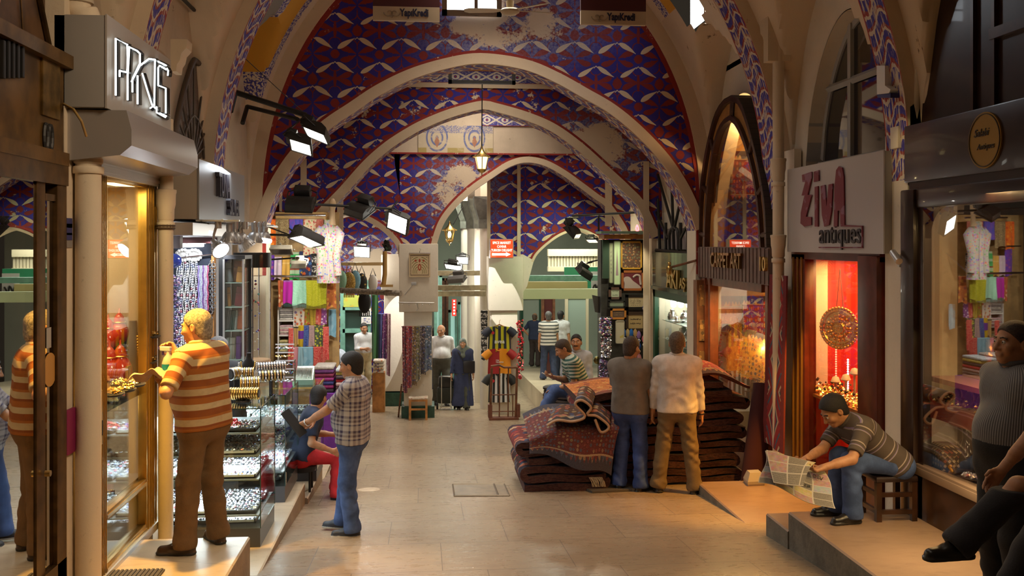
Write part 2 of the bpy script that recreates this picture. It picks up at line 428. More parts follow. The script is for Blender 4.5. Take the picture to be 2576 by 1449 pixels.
def f_slab(base):
 def fn(g):
  p=g.pos();x,y,z=g.xyz(p);n=g.noise(g.vec(x*2,y*5,z*2),2.2,8,.7);b=g.noise(p,.9,4);sp=g.noise(g.vec(x*5,y*12,z*5),3.5,6,.72)
  col=g.mix(b.sstep(.3,.7),base,tuple(c*.78 for c in base));col=g.mix(n.sstep(.52,.66)*.35,col,tuple(c*.6 for c in base));col=g.mix(sp.sstep(.63,.71)*.6,col,(.09,.06,.05))
  j=(((y+x*.25)/1.3).frac()-.5).abs().gt(.4965);col=g.mix(j*.4,col,(.14,.10,.07))
  return{'col':col,'rough':.22+n*.25,'nrm':g.bump(n,.1,.006)}
 return fn
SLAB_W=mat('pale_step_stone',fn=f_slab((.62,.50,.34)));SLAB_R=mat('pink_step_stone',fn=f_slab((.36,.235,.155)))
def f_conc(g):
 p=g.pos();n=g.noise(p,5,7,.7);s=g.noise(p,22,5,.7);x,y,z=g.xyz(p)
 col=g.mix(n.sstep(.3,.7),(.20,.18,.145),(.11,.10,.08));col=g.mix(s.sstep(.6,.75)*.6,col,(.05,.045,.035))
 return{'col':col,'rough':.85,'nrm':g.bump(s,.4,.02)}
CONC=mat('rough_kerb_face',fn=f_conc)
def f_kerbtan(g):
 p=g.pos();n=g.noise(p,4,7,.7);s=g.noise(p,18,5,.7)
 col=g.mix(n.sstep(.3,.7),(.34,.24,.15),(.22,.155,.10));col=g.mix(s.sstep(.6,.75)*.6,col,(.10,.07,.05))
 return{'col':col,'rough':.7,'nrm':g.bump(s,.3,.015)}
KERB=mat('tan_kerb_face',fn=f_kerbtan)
mb=MB();Ys=[-4,40]
mb.grid(lambda u,v:(-9+u*19,-4+v*46,fz(-4+v*46)),4,8);struct(mb.build('floor',FLOOR))
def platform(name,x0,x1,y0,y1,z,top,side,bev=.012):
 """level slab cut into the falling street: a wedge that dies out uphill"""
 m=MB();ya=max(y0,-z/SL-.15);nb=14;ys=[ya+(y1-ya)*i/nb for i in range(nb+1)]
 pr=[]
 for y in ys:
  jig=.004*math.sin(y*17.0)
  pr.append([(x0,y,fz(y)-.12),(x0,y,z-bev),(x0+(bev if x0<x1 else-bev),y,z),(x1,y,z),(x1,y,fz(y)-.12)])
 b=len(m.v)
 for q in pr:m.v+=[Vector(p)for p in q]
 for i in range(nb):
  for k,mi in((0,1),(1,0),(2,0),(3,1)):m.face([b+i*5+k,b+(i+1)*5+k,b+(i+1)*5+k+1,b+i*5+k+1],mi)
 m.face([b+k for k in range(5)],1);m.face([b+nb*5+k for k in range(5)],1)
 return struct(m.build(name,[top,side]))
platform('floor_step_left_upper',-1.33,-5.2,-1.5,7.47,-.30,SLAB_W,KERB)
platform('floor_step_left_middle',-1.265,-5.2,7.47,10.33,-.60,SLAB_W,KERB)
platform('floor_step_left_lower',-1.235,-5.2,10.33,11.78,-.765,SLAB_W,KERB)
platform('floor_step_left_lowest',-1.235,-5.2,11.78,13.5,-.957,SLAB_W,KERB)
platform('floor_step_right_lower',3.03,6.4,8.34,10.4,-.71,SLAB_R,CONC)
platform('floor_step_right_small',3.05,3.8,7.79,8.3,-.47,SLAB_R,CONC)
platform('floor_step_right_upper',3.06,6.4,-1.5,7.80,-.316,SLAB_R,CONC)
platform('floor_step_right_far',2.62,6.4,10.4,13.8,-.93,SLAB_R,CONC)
WL,WR=-2.42,4.20
BA,BB,BZ,BC=3.31,4.10,2.49,.89
BAYS=[2.2,5.05,7.9,10.85,13.75,16.6,19.2]
def zbar(x):return BZ+BB*math.sqrt(max(0,1-((x-BC)/BA)**2))
def zcross(y):
 for a,b in zip(BAYS,BAYS[1:]):
  if a<=y<=b:
   m=(a+b)/2;h=(b-a)/2-.30;t=abs(y-m)/h
   return BZ+2.35*math.sqrt(max(0,1-min(1,t)**2))
 return BZ
def f_vault(g):
 p=g.pos();x,y,z=g.xyz(p);n=g.noise(p,1.1,6,.65);s=g.noise(p,12,6,.7)
 base=(.66,.54,.40);col=g.mix(n.sstep(.35,.8)*.4,base,(.40,.31,.22));col=g.mix((g.noise(g.vec(x,y*2,z*.7),2.2,9,.74)).sstep(.625,.64),col,(.18,.13,.08))
 fl=g.noise(p,34,2).sstep(.46,.54)
 flor=g.mix(fl,(.05,.045,.28),(.62,.55,.46))
 def band(a,b):return y.gt(a)*y.lt(b)
 zon=(z.gt(3.9)*x.lt(1.0)).mx(z.gt(5.15)*x.gt(1.0))*y.lt(13.5)*y.gt(11.15)
 c2=g.mix(band(11.2,11.5),flor,(.55,.28,.035));c2=g.mix(band(11.68,12.12),c2,(.23,.21,.18));c2=g.mix(band(12.38,13.06),c2,(.60,.30,.03));c2=g.mix(band(13.3,13.6),c2,base)
 zz=g.mix(zon,col,c2)
 return{'col':zz,'rough':.85,'nrm':g.bump(s,.25,.012)}
VAULT=mat('vault_plaster',fn=f_vault)
mb=MB();NP,NY=90,230;y0v,y1v=-3.0,19.2
def vfn(u,v):
 x=BC+BA*math.cos(PI*(1-u));y=y0v+(y1v-y0v)*v
 if abs(u-.5)<.5:pass
 return(x,y,max(zbar(x),zcross(y)))
mb.grid(vfn,NP,NY)
SKY=onD(1722,14,12.2)
keep=[]
for f,m_,u_ in zip(mb.f,mb.m,mb.uv):
 c=sum((mb.v[i]for i in f),Vector())/4
 if not(abs(c.x-3.40)<.24 and 11.85<c.y<12.72 and c.z>4.85):keep.append((f,m_,u_))
mb.f=[k[0]for k in keep];mb.m=[k[1]for k in keep];mb.uv=[None]*len(keep);mb.hasuv=False
struct(mb.build('ceiling_vault',VAULT,smooth=40))
DAY=emis('daylight_sky',(.86,.93,1.0),7.0)
mb=MB();mb.box((3.72,11.4,4.95),(3.76,13.1,5.9));w=struct(mb.build('window_2',DAY));w['label']='bright rectangular roof light in the vault above the arched carpet window'
mb=MB()
mb.box((3.66,12.2,4.95),(3.72,12.26,5.8))
mb.build('window_frame',PLASTER,w)
def rib(Y,half,proj,zlow,name):
 m=MB();n=72;A=[];
 pts=[(WL+proj,zlow)]+[(BC+(BA-proj)*math.cos(PI*(1-i/n)),BZ+(BB-proj)*math.sin(PI*i/n))for i in range(n+1)]+[(WR-proj,zlow)]
 L=0;arc=[0]
 for a,b in zip(pts,pts[1:]):L+=math.dist(a,b);arc.append(L)
 b=0
 for(x,z),s in zip(pts,arc):
  m.v+=[Vector((x,Y-half,z)),Vector((x,Y+half,z)),Vector((x+(.5 if x>BC else-.5)*(abs(x-BC)/BA),Y-half,z+.35)),Vector((x+(.5 if x>BC else-.5)*(abs(x-BC)/BA),Y+half,z+.35))]
 for i in range(len(pts)-1):
  q=i*4;r=q+4
  m.face([q,r,r+1,q+1],0,[(arc[i],0),(arc[i+1],0),(arc[i+1],1),(arc[i],1)])
  m.face([q,q+2,r+2,r],1,[(0,0)]*4);m.face([q+1,r+1,r+3,q+3],1,[(0,0)]*4)
 struct(m.build(name,[SOFF,PLASTER]))
rib(10.85,.27,.14,2.35,'trim_1');rib(7.9,.20,.12,3.1,'trim_2');rib(5.05,.25,.12,2.6,'trim_3')
def trace(pts,Y):return[(q.x,q.z)for q in(onY(px,py,Y)for px,py in pts)]
def cross_wall(name,Y,inner,outer,th,mats,band=.15,n=80,soff=None,uvo=(0,0),bandmat=None,tn=''):
 """inner/outer: polylines (x,z) from left foot over the crown to the right foot"""
 I=smoothpts(inner,n);O=smoothpts(outer,n);m=MB()
 nr=4
 def pt(i,k):
  t=k/nr;return(I[i][0]*(1-t)+O[i][0]*t,I[i][1]*(1-t)+O[i][1]*t)
 for k in range(nr):
  for i in range(n):
   q=[pt(i,k),pt(i+1,k),pt(i+1,k+1),pt(i,k+1)]
   for yy,fl in((Y,0),(Y+th,1)):
    b=len(m.v);m.v+=[Vector((x,yy,z))for x,z in q]
    idx=[b,b+1,b+2,b+3];m.face(idx if not fl else idx[::-1],0,[(x-uvo[0],z-uvo[1])for x,z in(q if not fl else q[::-1])])
 arc=[0]
 for a,b in zip(I,I[1:]):arc.append(arc[-1]+math.dist(a,b))
 for i in range(n):
  b=len(m.v);m.v+=[Vector((I[i][0],Y,I[i][1])),Vector((I[i+1][0],Y,I[i+1][1])),Vector((I[i+1][0],Y+th,I[i+1][1])),Vector((I[i][0],Y+th,I[i][1]))]
  m.face([b,b+3,b+2,b+1],1,[(arc[i],0),(arc[i],1),(arc[i+1],1),(arc[i+1],0)])
 struct(m.build(name,mats))
 m=MB();N=[]
 for i in range(n+1):
  a=I[max(0,i-1)];c=I[min(n,i+1)];tx,tz=c[0]-a[0],c[1]-a[1];l=math.hypot(tx,tz);N.append((-tz/l,tx/l))
 Bo=[(p[0]+q[0]*band,p[1]+q[1]*band)for p,q in zip(I,N)]
 m.ring([(x,Y-.035,z)for x,z in I],[(x,Y-.035,z)for x,z in Bo],(0,.055,0),0)
 Rd=[(p[0]+q[0]*(band+.045),p[1]+q[1]*(band+.045))for p,q in zip(I,N)]
 m.ring([(x,Y-.006,z)for x,z in Bo],[(x,Y-.006,z)for x,z in Rd],(0,.01,0),1)
 struct(m.build('trim_'+tn,[bandmat or BAND,REDLINE],smooth=35))
REDLINE=mat('red_painted_line',fn=lambda g:{'col':g.mix(g.noise(g.pos(),9,5,.7).sstep(.6,.68),(.26,.02,.015),(.55,.43,.3)),'rough':.8})
Y1,Y2,Y3=13.6,16.6,19.2
a1=trace([(668,560),(690,500),(716,450),(758,391),(828,326),(893,282),(958,239),(1040,199),(1131,172),(1212,161),(1318,176),(1396,208),(1466,247),(1530,284),(1594,336),(1659,404),(1704,470),(1733,530),(1750,580)],Y1)
zb1=-1.25
i1=a1
def barrel(zl,zr,n=24,a=BA+.12,b=BB+.12):
 return[(BC-a,zl)]+[(BC+a*math.cos(PI*(1-i/n)),BZ+b*math.sin(PI*i/n))for i in range(n+1)]+[(BC+a,zr)]
def legs(name,Y,th,I,xo0,xo1,mt,left=True,right=True):
 m=MB()
 if left:m.box((xo0,Y,fz(Y)-.2),(I[0][0],Y+th,I[0][1]))
 if right:m.box((I[-1][0],Y,fz(Y)-.2),(xo1,Y+th,I[-1][1]))
 struct(m.build(name,mt))
W1M=mat('painted_wall_near',fn=f_wallpaint(.02,(.9,4.95),(1.75,.75)));W2M=mat('painted_wall_middle',fn=f_wallpaint(.28,(2.9,3.6),(1.3,.9)));W3M=mat('painted_wall_far',fn=f_wallpaint(.22,(.6,2.9),(1.0,1.2)))
cross_wall('wall_arch_near',Y1,i1,barrel(a1[0][1],a1[-1][1]),.46,[W1M,SOFF],.15,tn='4',uvo=(.30,.13));legs('wall_arch_near_legs',Y1,.46,a1,BC-BA-.12,BC+BA+.12,PLW)
m=MB();n=60
ell=lambda a,b,t,c:(c+a*math.cos(PI*(1-t)),Y1-.03,BZ+b*math.sin(PI*t))
A=[(.875-3.125,Y1-.03,1.5)]+[ell(3.125,3.92,i/n,.875)for i in range(n+1)]+[(.875+3.125,Y1-.03,1.5)]
B=[(BC-BA-.15,Y1-.03,1.5)]+[ell(BA+.15,BB+.15,i/n,BC)for i in range(n+1)]+[(BC+BA+.15,Y1-.03,1.5)]
m.ring(A,B,(0,.05,0),0);A2=[(x+(.05 if x<.9 else-.05),y+.02,z-.05*(z>2.5))for x,y,z in A];m.ring(A2,[(x,y+.02,z)for x,y,z in A],(0,.02,0),1)
struct(m.build('trim_5',[BAND,REDLINE],smooth=35))
a2=trace([(801,560),(822,537),(872,486),(928,423),(976,380),(1025,347),(1073,321),(1138,295),(1210,276),(1240,280),(1318,302),(1386,331),(1451,377),(1518,437),(1572,487),(1606,525),(1640,600)],Y2)
cross_wall('wall_arch_middle',Y2,a2,barrel(a2[0][1],a2[-1][1]),.46,[W2M,SOFF],.15,tn='6',uvo=(.13,.06));legs('wall_arch_middle_legs',Y2,.46,a2,BC-BA-.12,BC+BA+.12,PLASTER)
def zat(py,Y):return EYE+(HORY-py)/FOC*(Y/CT)
def strip(name,Y,xl,xr,z0,z1,mat_,mats=None,uvs=None,th=.03):
 m=MB();m.box((xl,Y-.02,z0),(xr,Y+th,z1));b=len(m.v);
 m.v+=[Vector((xl,Y-.022,z0)),Vector((xr,Y-.022,z0)),Vector((xr,Y-.022,z1)),Vector((xl,Y-.022,z1))];m.face([b,b+1,b+2,b+3],0,[(xl,0),(xr,0),(xr,1),(xl,1)])
 return struct(m.build(name,mat_))
strip('trim_7',Y2,-1.2,3.0,zat(211,Y2),zat(180,Y2),FRIEZE);strip('trim_8',Y2,-1.6,3.4,zat(223,Y2),zat(211,Y2),BAND);strip('trim_9',Y2,-1.2,3.0,zat(180,Y2),zat(120,Y2),mat('ochre_plaster',fn=f_plaster((.55,.33,.10),.3)))
XLW2=onY(764,450,Y2).x;XRW2=onY(1625,400,Y2).x
for nm,xx in(('trim_10',XLW2),('trim_11',XRW2)):
 mb=MB();mb.box((xx-.05,Y2-.03,-1.3),(xx+.05,Y2,3.4));struct(mb.build(nm,BAND))
def onYxz(px,py,Y):q=onY(px,py,Y);return(q.x,q.z)
zs=zat(615,Y3)
a3=trace([(1098,640),(1100,612),(1118,561),(1150,519),(1194,479),(1239,448),(1283,420),(1323,409),(1366,416),(1409,438),(1452,468),(1496,501),(1524,522),(1562,578),(1575,620)],Y3)
i3=a3
pl=onYxz(1005,615,Y3)[0]
o3=[(pl,a3[0][1]),(pl,2.2),(pl,2.9),(pl,4.2),(.9,5.6),(3.0,5.4),(4.3,4.0),(4.35,2.6),(4.35,a3[-1][1])]
cross_wall('wall_arch_far',Y3,i3,o3,.46,[W3M,SOFF],.12,tn='12',uvo=(.1,.1))
aL=trace([(800,620),(815,575),(845,550),(880,541),(910,551),(945,569),(974,592),(996,618),(1004,650)],Y3)
iL=aL
oL=[(-3.6,aL[0][1]),(-3.5,3.2),(-2.8,4.6),(-1.4,5.2),(pl-.05,4.9),(pl,3.4),(pl,2.4),(pl,aL[-1][1])]
BROWNP=mat('brown_soffit_plaster',fn=f_plaster((.42,.29,.15),.35))
cross_wall('wall_side_arch',Y3,iL,oL,.9,[W3M,BROWNP],.11,tn='13',uvo=(.1,.1))
mb=MB();q=[(pl-.25,2.2),(pl+.2,2.2),(pl+.5,4.7),(pl-.5,4.7)];mb.v+=[Vector((x,Y3+.04,z))for x,z in q];mb.face([0,1,2,3],0,[(x-.1,z-.1)for x,z in q]);struct(mb.build('wall_arch_far_spandrel',W3M))
def f_ornament(g):
 uv=g.coord('UV');x,y,_=g.xyz(uv);a=((x/.75).frac()-.5).abs()
 r=g.vm('LENGTH',g.vec(a*1.6,(y-.55)*.9,0));ringm=(r*5.0).frac().lt(.35)*r.lt(.55);drop=(a*3.0+(y-.4).abs()).lt(.22)
 col=g.mix(ringm,(.50,.42,.30),(.13,.15,.30));col=g.mix(drop,col,(.35,.16,.10));col=g.mix(y.gt(.72)*g.noise(uv,40,2).gt(.5),col,(.12,.14,.32));col=g.mix(y.lt(.18)*(a.gt(.28)),col,(.36,.28,.10))
 col=g.mix(g.noise(uv,4,7,.7).sstep(.5,.62)*.7,col,(.55,.46,.34));return{'col':col,'rough':.85}
ORN=mat('faded_ornament_panel',fn=f_ornament)
strip('wall_upper_far',Y3,-1.2,3.0,zat(386,Y3),zat(240,Y3),PLD)
mb=MB();x0=onY(1052,350,Y3).x;x1=onY(1240,350,Y3).x
mb.box((x0,Y3-.035,zat(386,Y3)),(x1,Y3-.01,zat(318,Y3)));b=len(mb.v);mb.v+=[Vector((x0,Y3-.037,zat(386,Y3))),Vector((x1,Y3-.037,zat(386,Y3))),Vector((x1,Y3-.037,zat(318,Y3))),Vector((x0,Y3-.037,zat(318,Y3)))];mb.face([b,b+1,b+2,b+3],0,[(0,0),(x1-x0,0),(x1-x0,1),(0,1)])
struct(mb.build('trim_14',ORN))
strip('trim_15',Y3-.02,onY(1212,300,Y3).x,onY(1330,300,Y3).x+.2,zat(318,Y3),zat(288,Y3),FRIEZE)
strip('trim_16',Y3-.02,-1.2,3.2,zat(390,Y3),zat(386,Y3),REDLINE)
mb=MB();xx=onY(856,500,Y3).x;mb.box((xx-.06,Y3-.03,2.2),(xx+.06,Y3,4.4));struct(mb.build('trim_17',BAND))
mb=MB();xx=onY(1528,460,Y3).x;mb.box((xx-.05,Y3-.03,2.3),(xx+.09,Y3,4.4));struct(mb.build('trim_18',BAND))
GREENP=mat('dark_green_base_paint',(.02,.07,.045),.55,noise=.4)
def pier(name,pxs_up,pxs_lo,ytop,ymid,ybase,ybot,Y,dep):
 m=MB();a=onY(pxs_up[0],ymid,Y).x;b=onY(pxs_up[1],ymid,Y).x;c=onY(pxs_lo[0],ymid,Y).x;d=onY(pxs_lo[1],ymid,Y).x
 zt,zm,zb_=zat(ytop,Y),zat(ymid,Y),zat(ybase,Y)
 m.box((a,Y-.06,zm),(b,Y+dep,zt),0,bev=.02);m.box((c,Y,zb_),(d,Y+dep-.03,zm+.01),0,bev=.02)
 m.box((c-.05,Y-.04,fz(Y)-.3),(d+.05,Y+dep,zb_),1,bev=.015)
 return struct(m.build(name,[PLW,GREENP],smooth=30))
pier('wall_pier_with_hanging_cloth',(1004,1102),(1016,1087),613,783,1018,1052,Y3-.02,.62)
YP=19.68
pier('wall_pier_with_jerseys',(1229,1316),(1236,1302),645,781,1046,1052,YP,.62)
aR=trace([(1341,660),(1352,640),(1378,615),(1412,592),(1453,580),(1490,592),(1513,610),(1528,640)],YP)
iR=aR
xp=onY(1230,600,YP).x
oR=[(xp,aR[0][1]),(xp,2.4),(xp,3.2),(xp+.1,4.4),(1.9,5.2),(3.2,4.9),(4.3,3.4),(4.35,aR[-1][1])]
cross_wall('wall_low_arch',YP,iR,oR,.5,[W3M,PLASTER],.05,tn='19',uvo=(.23,.2));legs('wall_low_arch_legs',YP,.5,aR,xp+.4,4.35,PLW,left=False)
mb=MB();xx=onY(1305,600,YP).x;mb.box((xx-.035,YP-.04,zat(645,YP)),(xx+.035,YP,4.1));mb.box((xp-.04,YP-.03,zat(645,YP)),(xp+.03,YP,4.2));struct(mb.build('trim_20',BAND))
mb=MB();mb.poly([(onY(px,py,YP-.03).x,YP-.03,onY(px,py,YP-.03).z)for px,py in[(1316,640),(1343,655),(1326,720),(1300,760),(1300,640)]],(0,.3,0));struct(mb.build('trim_21',PLW))
def side_wall(name,X,segs,mat_,sgn,th=.25,step=.08):
 """segs: (y0,y1,z_bottom); top follows the lunettes"""
 m=MB()
 for(a,b,zb_)in segs:
  n=max(1,int((b-a)/step))
  for i in range(n):
   ya,yb=a+(b-a)*i/n,a+(b-a)*(i+1)/n
   za=zb_(ya)if callable(zb_)else zb_;zc_=zb_(yb)if callable(zb_)else zb_
   za=fz(ya)-.1 if za is None else za;zc_=fz(yb)-.1 if zc_ is None else zc_
   ta,tb=zcross(ya)+.5,zcross(yb)+.5
   q=[(X,ya,za),(X,yb,zc_),(X,yb,max(tb,zc_)),(X,ya,max(ta,za))]
   m.face([len(m.v)+k for k in range(4)]);m.v+=[Vector(p)for p in q]
   q=[(X+sgn*th,ya,za),(X+sgn*th,yb,zc_),(X,yb,zc_),(X,ya,za)];m.face([len(m.v)+k for k in range(4)]);m.v+=[Vector(p)for p in q]
  for yy in(a,b):
   zb2=zb_(yy)if callable(zb_)else zb_;zb2=fz(yy)-.1 if zb2 is None else zb2
   q=[(X,yy,zb2),(X+sgn*th,yy,zb2),(X+sgn*th,yy,zcross(yy)+.5),(X,yy,zcross(yy)+.5)];m.face([len(m.v)+k for k in range(4)]);m.v+=[Vector(p)for p in q]
 return struct(m.build(name,mat_))
def zlun_r(y,yc=9.17,h=1.02,zsp=2.85,rise=1.42):
 t=abs(y-yc)/h
 return zsp+rise*(1-min(1,t)**1.9)**.62 if t<1 else zsp
side_wall('wall_right',WR,[(5.3,7.62,lambda y:5.6),(7.62,8.12,None),(8.12,10.2,zlun_r),(10.2,11.0,None),(11.0,13.75,lambda y:1.9+2.04*max(0,1-min(1,abs(y-12.35)/1.36)**2)**.55),(13.75,16.6,2.2),(16.6,19.4,2.2)],PLW,1)
side_wall('wall_left',WL,[(5.75,6.55,None),(6.55,7.95,2.57),(7.95,8.5,None),(8.5,12.7,2.72),(12.7,13.75,None),(13.75,16.6,2.9),(16.6,19.3,2.9)],PLD,-1)
mb=MB();mb.box((WR+.1,7.74,-.9),(XR-.04,8.14,2.9));mb.box((WR,7.8,2.9),(XR,8.1,5.0));struct(mb.build('wall_right_pilaster',PLW))
mb=MB();mb.box((WR-.02,10.28,-1.0),(XR-.02,10.98,3.0));struct(mb.build('wall_right_pilaster_far',PLW))
mb=MB();mb.box((WL-.1,5.93,-.7),(XL-.02,6.52,3.2));struct(mb.build('wall_left_pilaster',PLASTER))
mb=MB();mb.box((WL-.1,7.93,-.9),(XL-.03,8.46,2.9));struct(mb.build('wall_left_pilaster_far',PLASTER))
mb=MB();mb.box((-7,-4.2,-.5),(9,-4,8));struct(mb.build('wall_behind',PLD))
def f_jewel(cols,metal=.9):
 def fn(g):
  r=K(g,g.node('ShaderNodeNewGeometry').outputs['Random Per Island'])
  return{'col':g.ramp(r,[(i/len(cols),c)for i,c in enumerate(cols)],True)}
 return fn
JSIL=mat('silver_jewels',rough=.22,metal=.85,fn=f_jewel([(.85,.85,.88),(.7,.7,.74),(.9,.86,.8),(.35,.4,.6),(.8,.8,.85),(.5,.2,.25),(.6,.65,.7)]))
JGOLD=mat('gold_jewels',rough=.25,metal=.95,fn=f_jewel([(.85,.55,.15),(.9,.65,.25),(.8,.45,.1),(.95,.75,.4)]))
JMIX=mat('mixed_beads',rough=.25,metal=.2,fn=f_jewel([(.5,.08,.1),(.1,.12,.4),(.7,.7,.72),(.25,.1,.35),(.8,.75,.6),(.1,.3,.3),(.8,.8,.85)]))
JPURP=mat('purple_beads',rough=.3,metal=.3,fn=f_jewel([(.12,.07,.2),(.2,.1,.3),(.05,.05,.08),(.3,.25,.4),(.4,.2,.25),(.1,.15,.25)]))
JRED=mat('red_beads',rough=.3,metal=.1,fn=f_jewel([(.7,.02,.05),(.8,.1,.1),(.5,.01,.03),(.7,.3,.2)]))
def gem(mb,c,r,m=0):
 x,y,z=c;k=r*(.7+.6*rnd.random());a=rnd.random()*3;ca,sa=math.cos(a)*k,math.sin(a)*k
 mb.add([(x+ca,y+sa,z),(x-sa,y+ca,z),(x-ca,y-sa,z),(x+sa,y-ca,z),(x,y,z+k*.8),(x,y,z-k*.8)],[(0,1,4),(1,2,4),(2,3,4),(3,0,4),(1,0,5),(2,1,5),(3,2,5),(0,3,5)],m)
def ringlet(mb,c,R,r,ax='y',m=0,n=10,k=5,tilt=0.0):
 pts=[]
 for i in range(n):
  a=2*PI*i/n;p=Vector((math.cos(a)*R,0,math.sin(a)*R))if ax=='y' else(Vector((0,math.cos(a)*R,math.sin(a)*R))if ax=='x' else Vector((math.cos(a)*R,math.sin(a)*R,0)))
  pts.append(Vector(c)+p)
 mb.tube(pts,r,k,m,closed=True)
def tray(x0,x1,y0,y1,z,lab,jm=None,tilt=0.0,nx=9,ny=5,r=.012,grp='jewellery trays in the glass counters',base=None,kind='rows'):
 t=thing('jewellery_tray',lab,'tray',((x0+x1)/2,(y0+y1)/2,z),grp)
 m=MB();m.box((x0,y0,z),(x1,y1,z+.012));w=.012
 for a,b in(((x0,y0,z),(x1,y0+w,z+.03)),((x0,y1-w,z),(x1,y1,z+.03)),((x0,y0,z),(x0+w,y1,z+.03)),((x1-w,y0,z),(x1,y1,z+.03))):m.box(a,b)
 m.build('tray_base',base or BLACKV,t)
 m=MB()
 for j in range(ny):
  for i in range(nx):
   for q in range(2 if kind=='rows' else 3):
    gem(m,(x0+(i+.5+rnd.uniform(-.3,.3))*(x1-x0)/nx,y0+(j+.5+rnd.uniform(-.3,.3))*(y1-y0)/ny,z+.02+r*.6+rnd.random()*r),r*rnd.uniform(.6,1.2))
 stuff(m.build('jewels',jm or JSIL,t));return t
def letters(name,txt,o,ex,ey,w,h,mt,parent=None,extr=.02,bold=.0,**k):
 m=MB();put_text(m,txt,o,ex,ey,w,h,extr,0,bold,**k);return m.build(name,mt,parent)
XG=-2.20
yA=lambda px,X=XG:onX(px,700,X).y
t=thing('brass_framed_shop_window','dark glass shop window in a brown brass frame mirroring the man in orange stripes','window',(XG,5.6,-.3))
MIRG=glass('reflecting_glass',(.55,.5,.42),.45,1.2)
BRZ=mat('bronze_frame',(.10,.050,.014),.36,.55,noise=.4,nsc=10);BRZD=mat('dark_bronze_frame',(.045,.022,.008),.4,.5,noise=.3)
yf0,yf1,yf2,yf3=yA(88),yA(110),yA(136),yA(160)
m=MB();m.poly([(XG+.034,3.6,.02),(XG+.0,yf0,.02),(XG+.0,yf0,2.32),(XG+.034,3.6,2.32)],(-.005,0,0));m.build('glass_pane',MIRG,t)
m=MB();m.box((XG-.006,yf1,.02),(XG-.004,yf2,2.2));m.build('side_pane',glass('smoked_glass',(.6,.52,.4),.2),t)
m=MB();m.box((XG-.05,yf0,-.3),(XG+.010,yf1,2.38),bev=.004);m.box((XG-.05,yf2,-.3),(XG+.02,yf3,2.40),bev=.006);m.box((XG-.05,3.6,-.3),(XG+.02,yf3,.03));m.box((XG-.05,3.6,2.30),(XG+.03,yf3,2.42));m.box((XG-.05,yf1,2.2),(XG+.01,yf2,2.24));m.build('window_frame',BRZ,t,30)
m=MB();m.lathe([(.0,0),(.018,0),(.018,.03),(.0,.03)],(XG+.02,yf1-.03,.62),12,M=Matrix.Rotation(PI/2,3,'Y'));m.build('lock',BRASS,t)
m=MB();m.box((XG-.9,3.4,-.3),(XG-.85,yf3,2.4));m.box((XG-.9,yf3-.02,-.3),(XG-.05,yf3,2.4));m.build('shop_inner_wall',mat('dim_shop_wall',(.10,.06,.03),.7,noise=.3),t)
def onXq(px,py,X):return onX(px,py,X)
m=MB()
q=onX(122,850,XG+.001)
m.box((XG+.001,q.y-.035,q.z-.06),(XG+.004,q.y+.035,q.z+.06),bev=.002);m.build('white_sticker',mat('pale_sticker',(.35,.32,.28),.6),t)
m=MB();q=onX(125,930,XG+.001);m.lathe([(0,0),(.10,0),(.10,.003),(0,.003)],(XG+.001,q.y,q.z),24,M=Matrix.Rotation(PI/2,3,'Y'));m.build('round_sticker',mat('amber_sticker',(.45,.22,.05),.5),t)
t=thing('shop_fascia','old brass fascia with blackened letters over the brown framed shop window','sign',(XG,5.6,2.4))
m=MB();zt=3.02;m.box((XG-.06,3.6,2.42),(XG,yf3,zt));m.box((XG-.06,3.6,zt),(XG+.05,yf3+.03,zt+.08));m.box((XG-.06,3.6,2.42),(XG+.035,yf3,2.50));
m.build('fascia_board',mat('brass_sheet',(.16,.085,.022),.38,.6,noise=.5,nsc=4),t,30)
m=MB();q=onX(130,215,XG+.012);m.box((XG,q.y-.13,q.z-.19),(XG+.014,q.y+.13,q.z+.19),bev=.004);m.build('brass_plate',mat('tarnished_plate',(.20,.12,.035),.35,.6,noise=.5),t)
m=MB()
for k in range(5):
 q=onX(8+k*12,150,XG+.02);m.box((XG,q.y-.016,q.z-.10),(XG+.03,q.y+.012,q.z+.10),bev=.005)
m.build('letters',BLACK,t)
m=MB()
q=onX(122,345,XG+.01)
for dy in(-.035,.03):m.tube([q+Vector((.0,dy+.028*math.cos(a),.075*math.sin(a)*1.0))for a in np.linspace(0,2*PI,15)[:-1]],.011,6,closed=True)
m.build('house_number',BLACK,t)
t=thing('wood_panel','dark brown wooden boards in the arch over the brass fascia','panel',(WL,5.0,3.1))
m=MB();m.box((XG-.14,3.4,3.1),(XG-.10,6.05,5.4));m.build('boards',mat('umber_boards',(.10,.05,.022),.55,noise=.45,nsc=5),t)
m=MB();a=onX(98,0,XG-.09);b=onX(132,165,XG-.09);
for da in(0,.0):m.tube([Vector((XG-.09,a.y,a.z+.6)),a,b],.022,8)
m.tube([onX(45,0,XG-.09)+Vector((0,-.02,.4)),onX(58,75,XG-.09)],.006,6);m.build('trim_strip',BRZ,t)
mb=MB();mb.box((WL-.1,6.10,-.7),(-2.205,6.55,3.6));mb.box((WL-.1,6.2,3.6),(-2.26,6.55,6.0));struct(mb.build('wall_left_pilaster_near',PLASTER))
for o in list(bpy.data.objects):
 if o.name in('wall_left_pilaster',):bpy.data.objects.remove(o)
q=onX(176,1085,-2.19)
tag(MB().box((-2.204,q.y-.075,q.z-.14),(-2.178,q.y+.075,q.z+.14),bev=.012).build('card_holder',mat('magenta_board',(.20,.008,.065),.55),smooth=40),'magenta board with rounded corners fixed low on the pillar beside the fat drainpipe','board')
t=thing('sticker_strip','small strip of blue and grey stickers on the pillar beside the drainpipe','sticker',onY(174,585,6.35))
m=MB();
for(yy,hh,mi)in((561,12,0),(577,14,0),(595,9,0),(614,9,1)):
 q=onX(175,yy,-2.2);m.box((-2.204,q.y-.045,q.z-hh/400.),(-2.199,q.y+.045,q.z+hh/400.),mi)
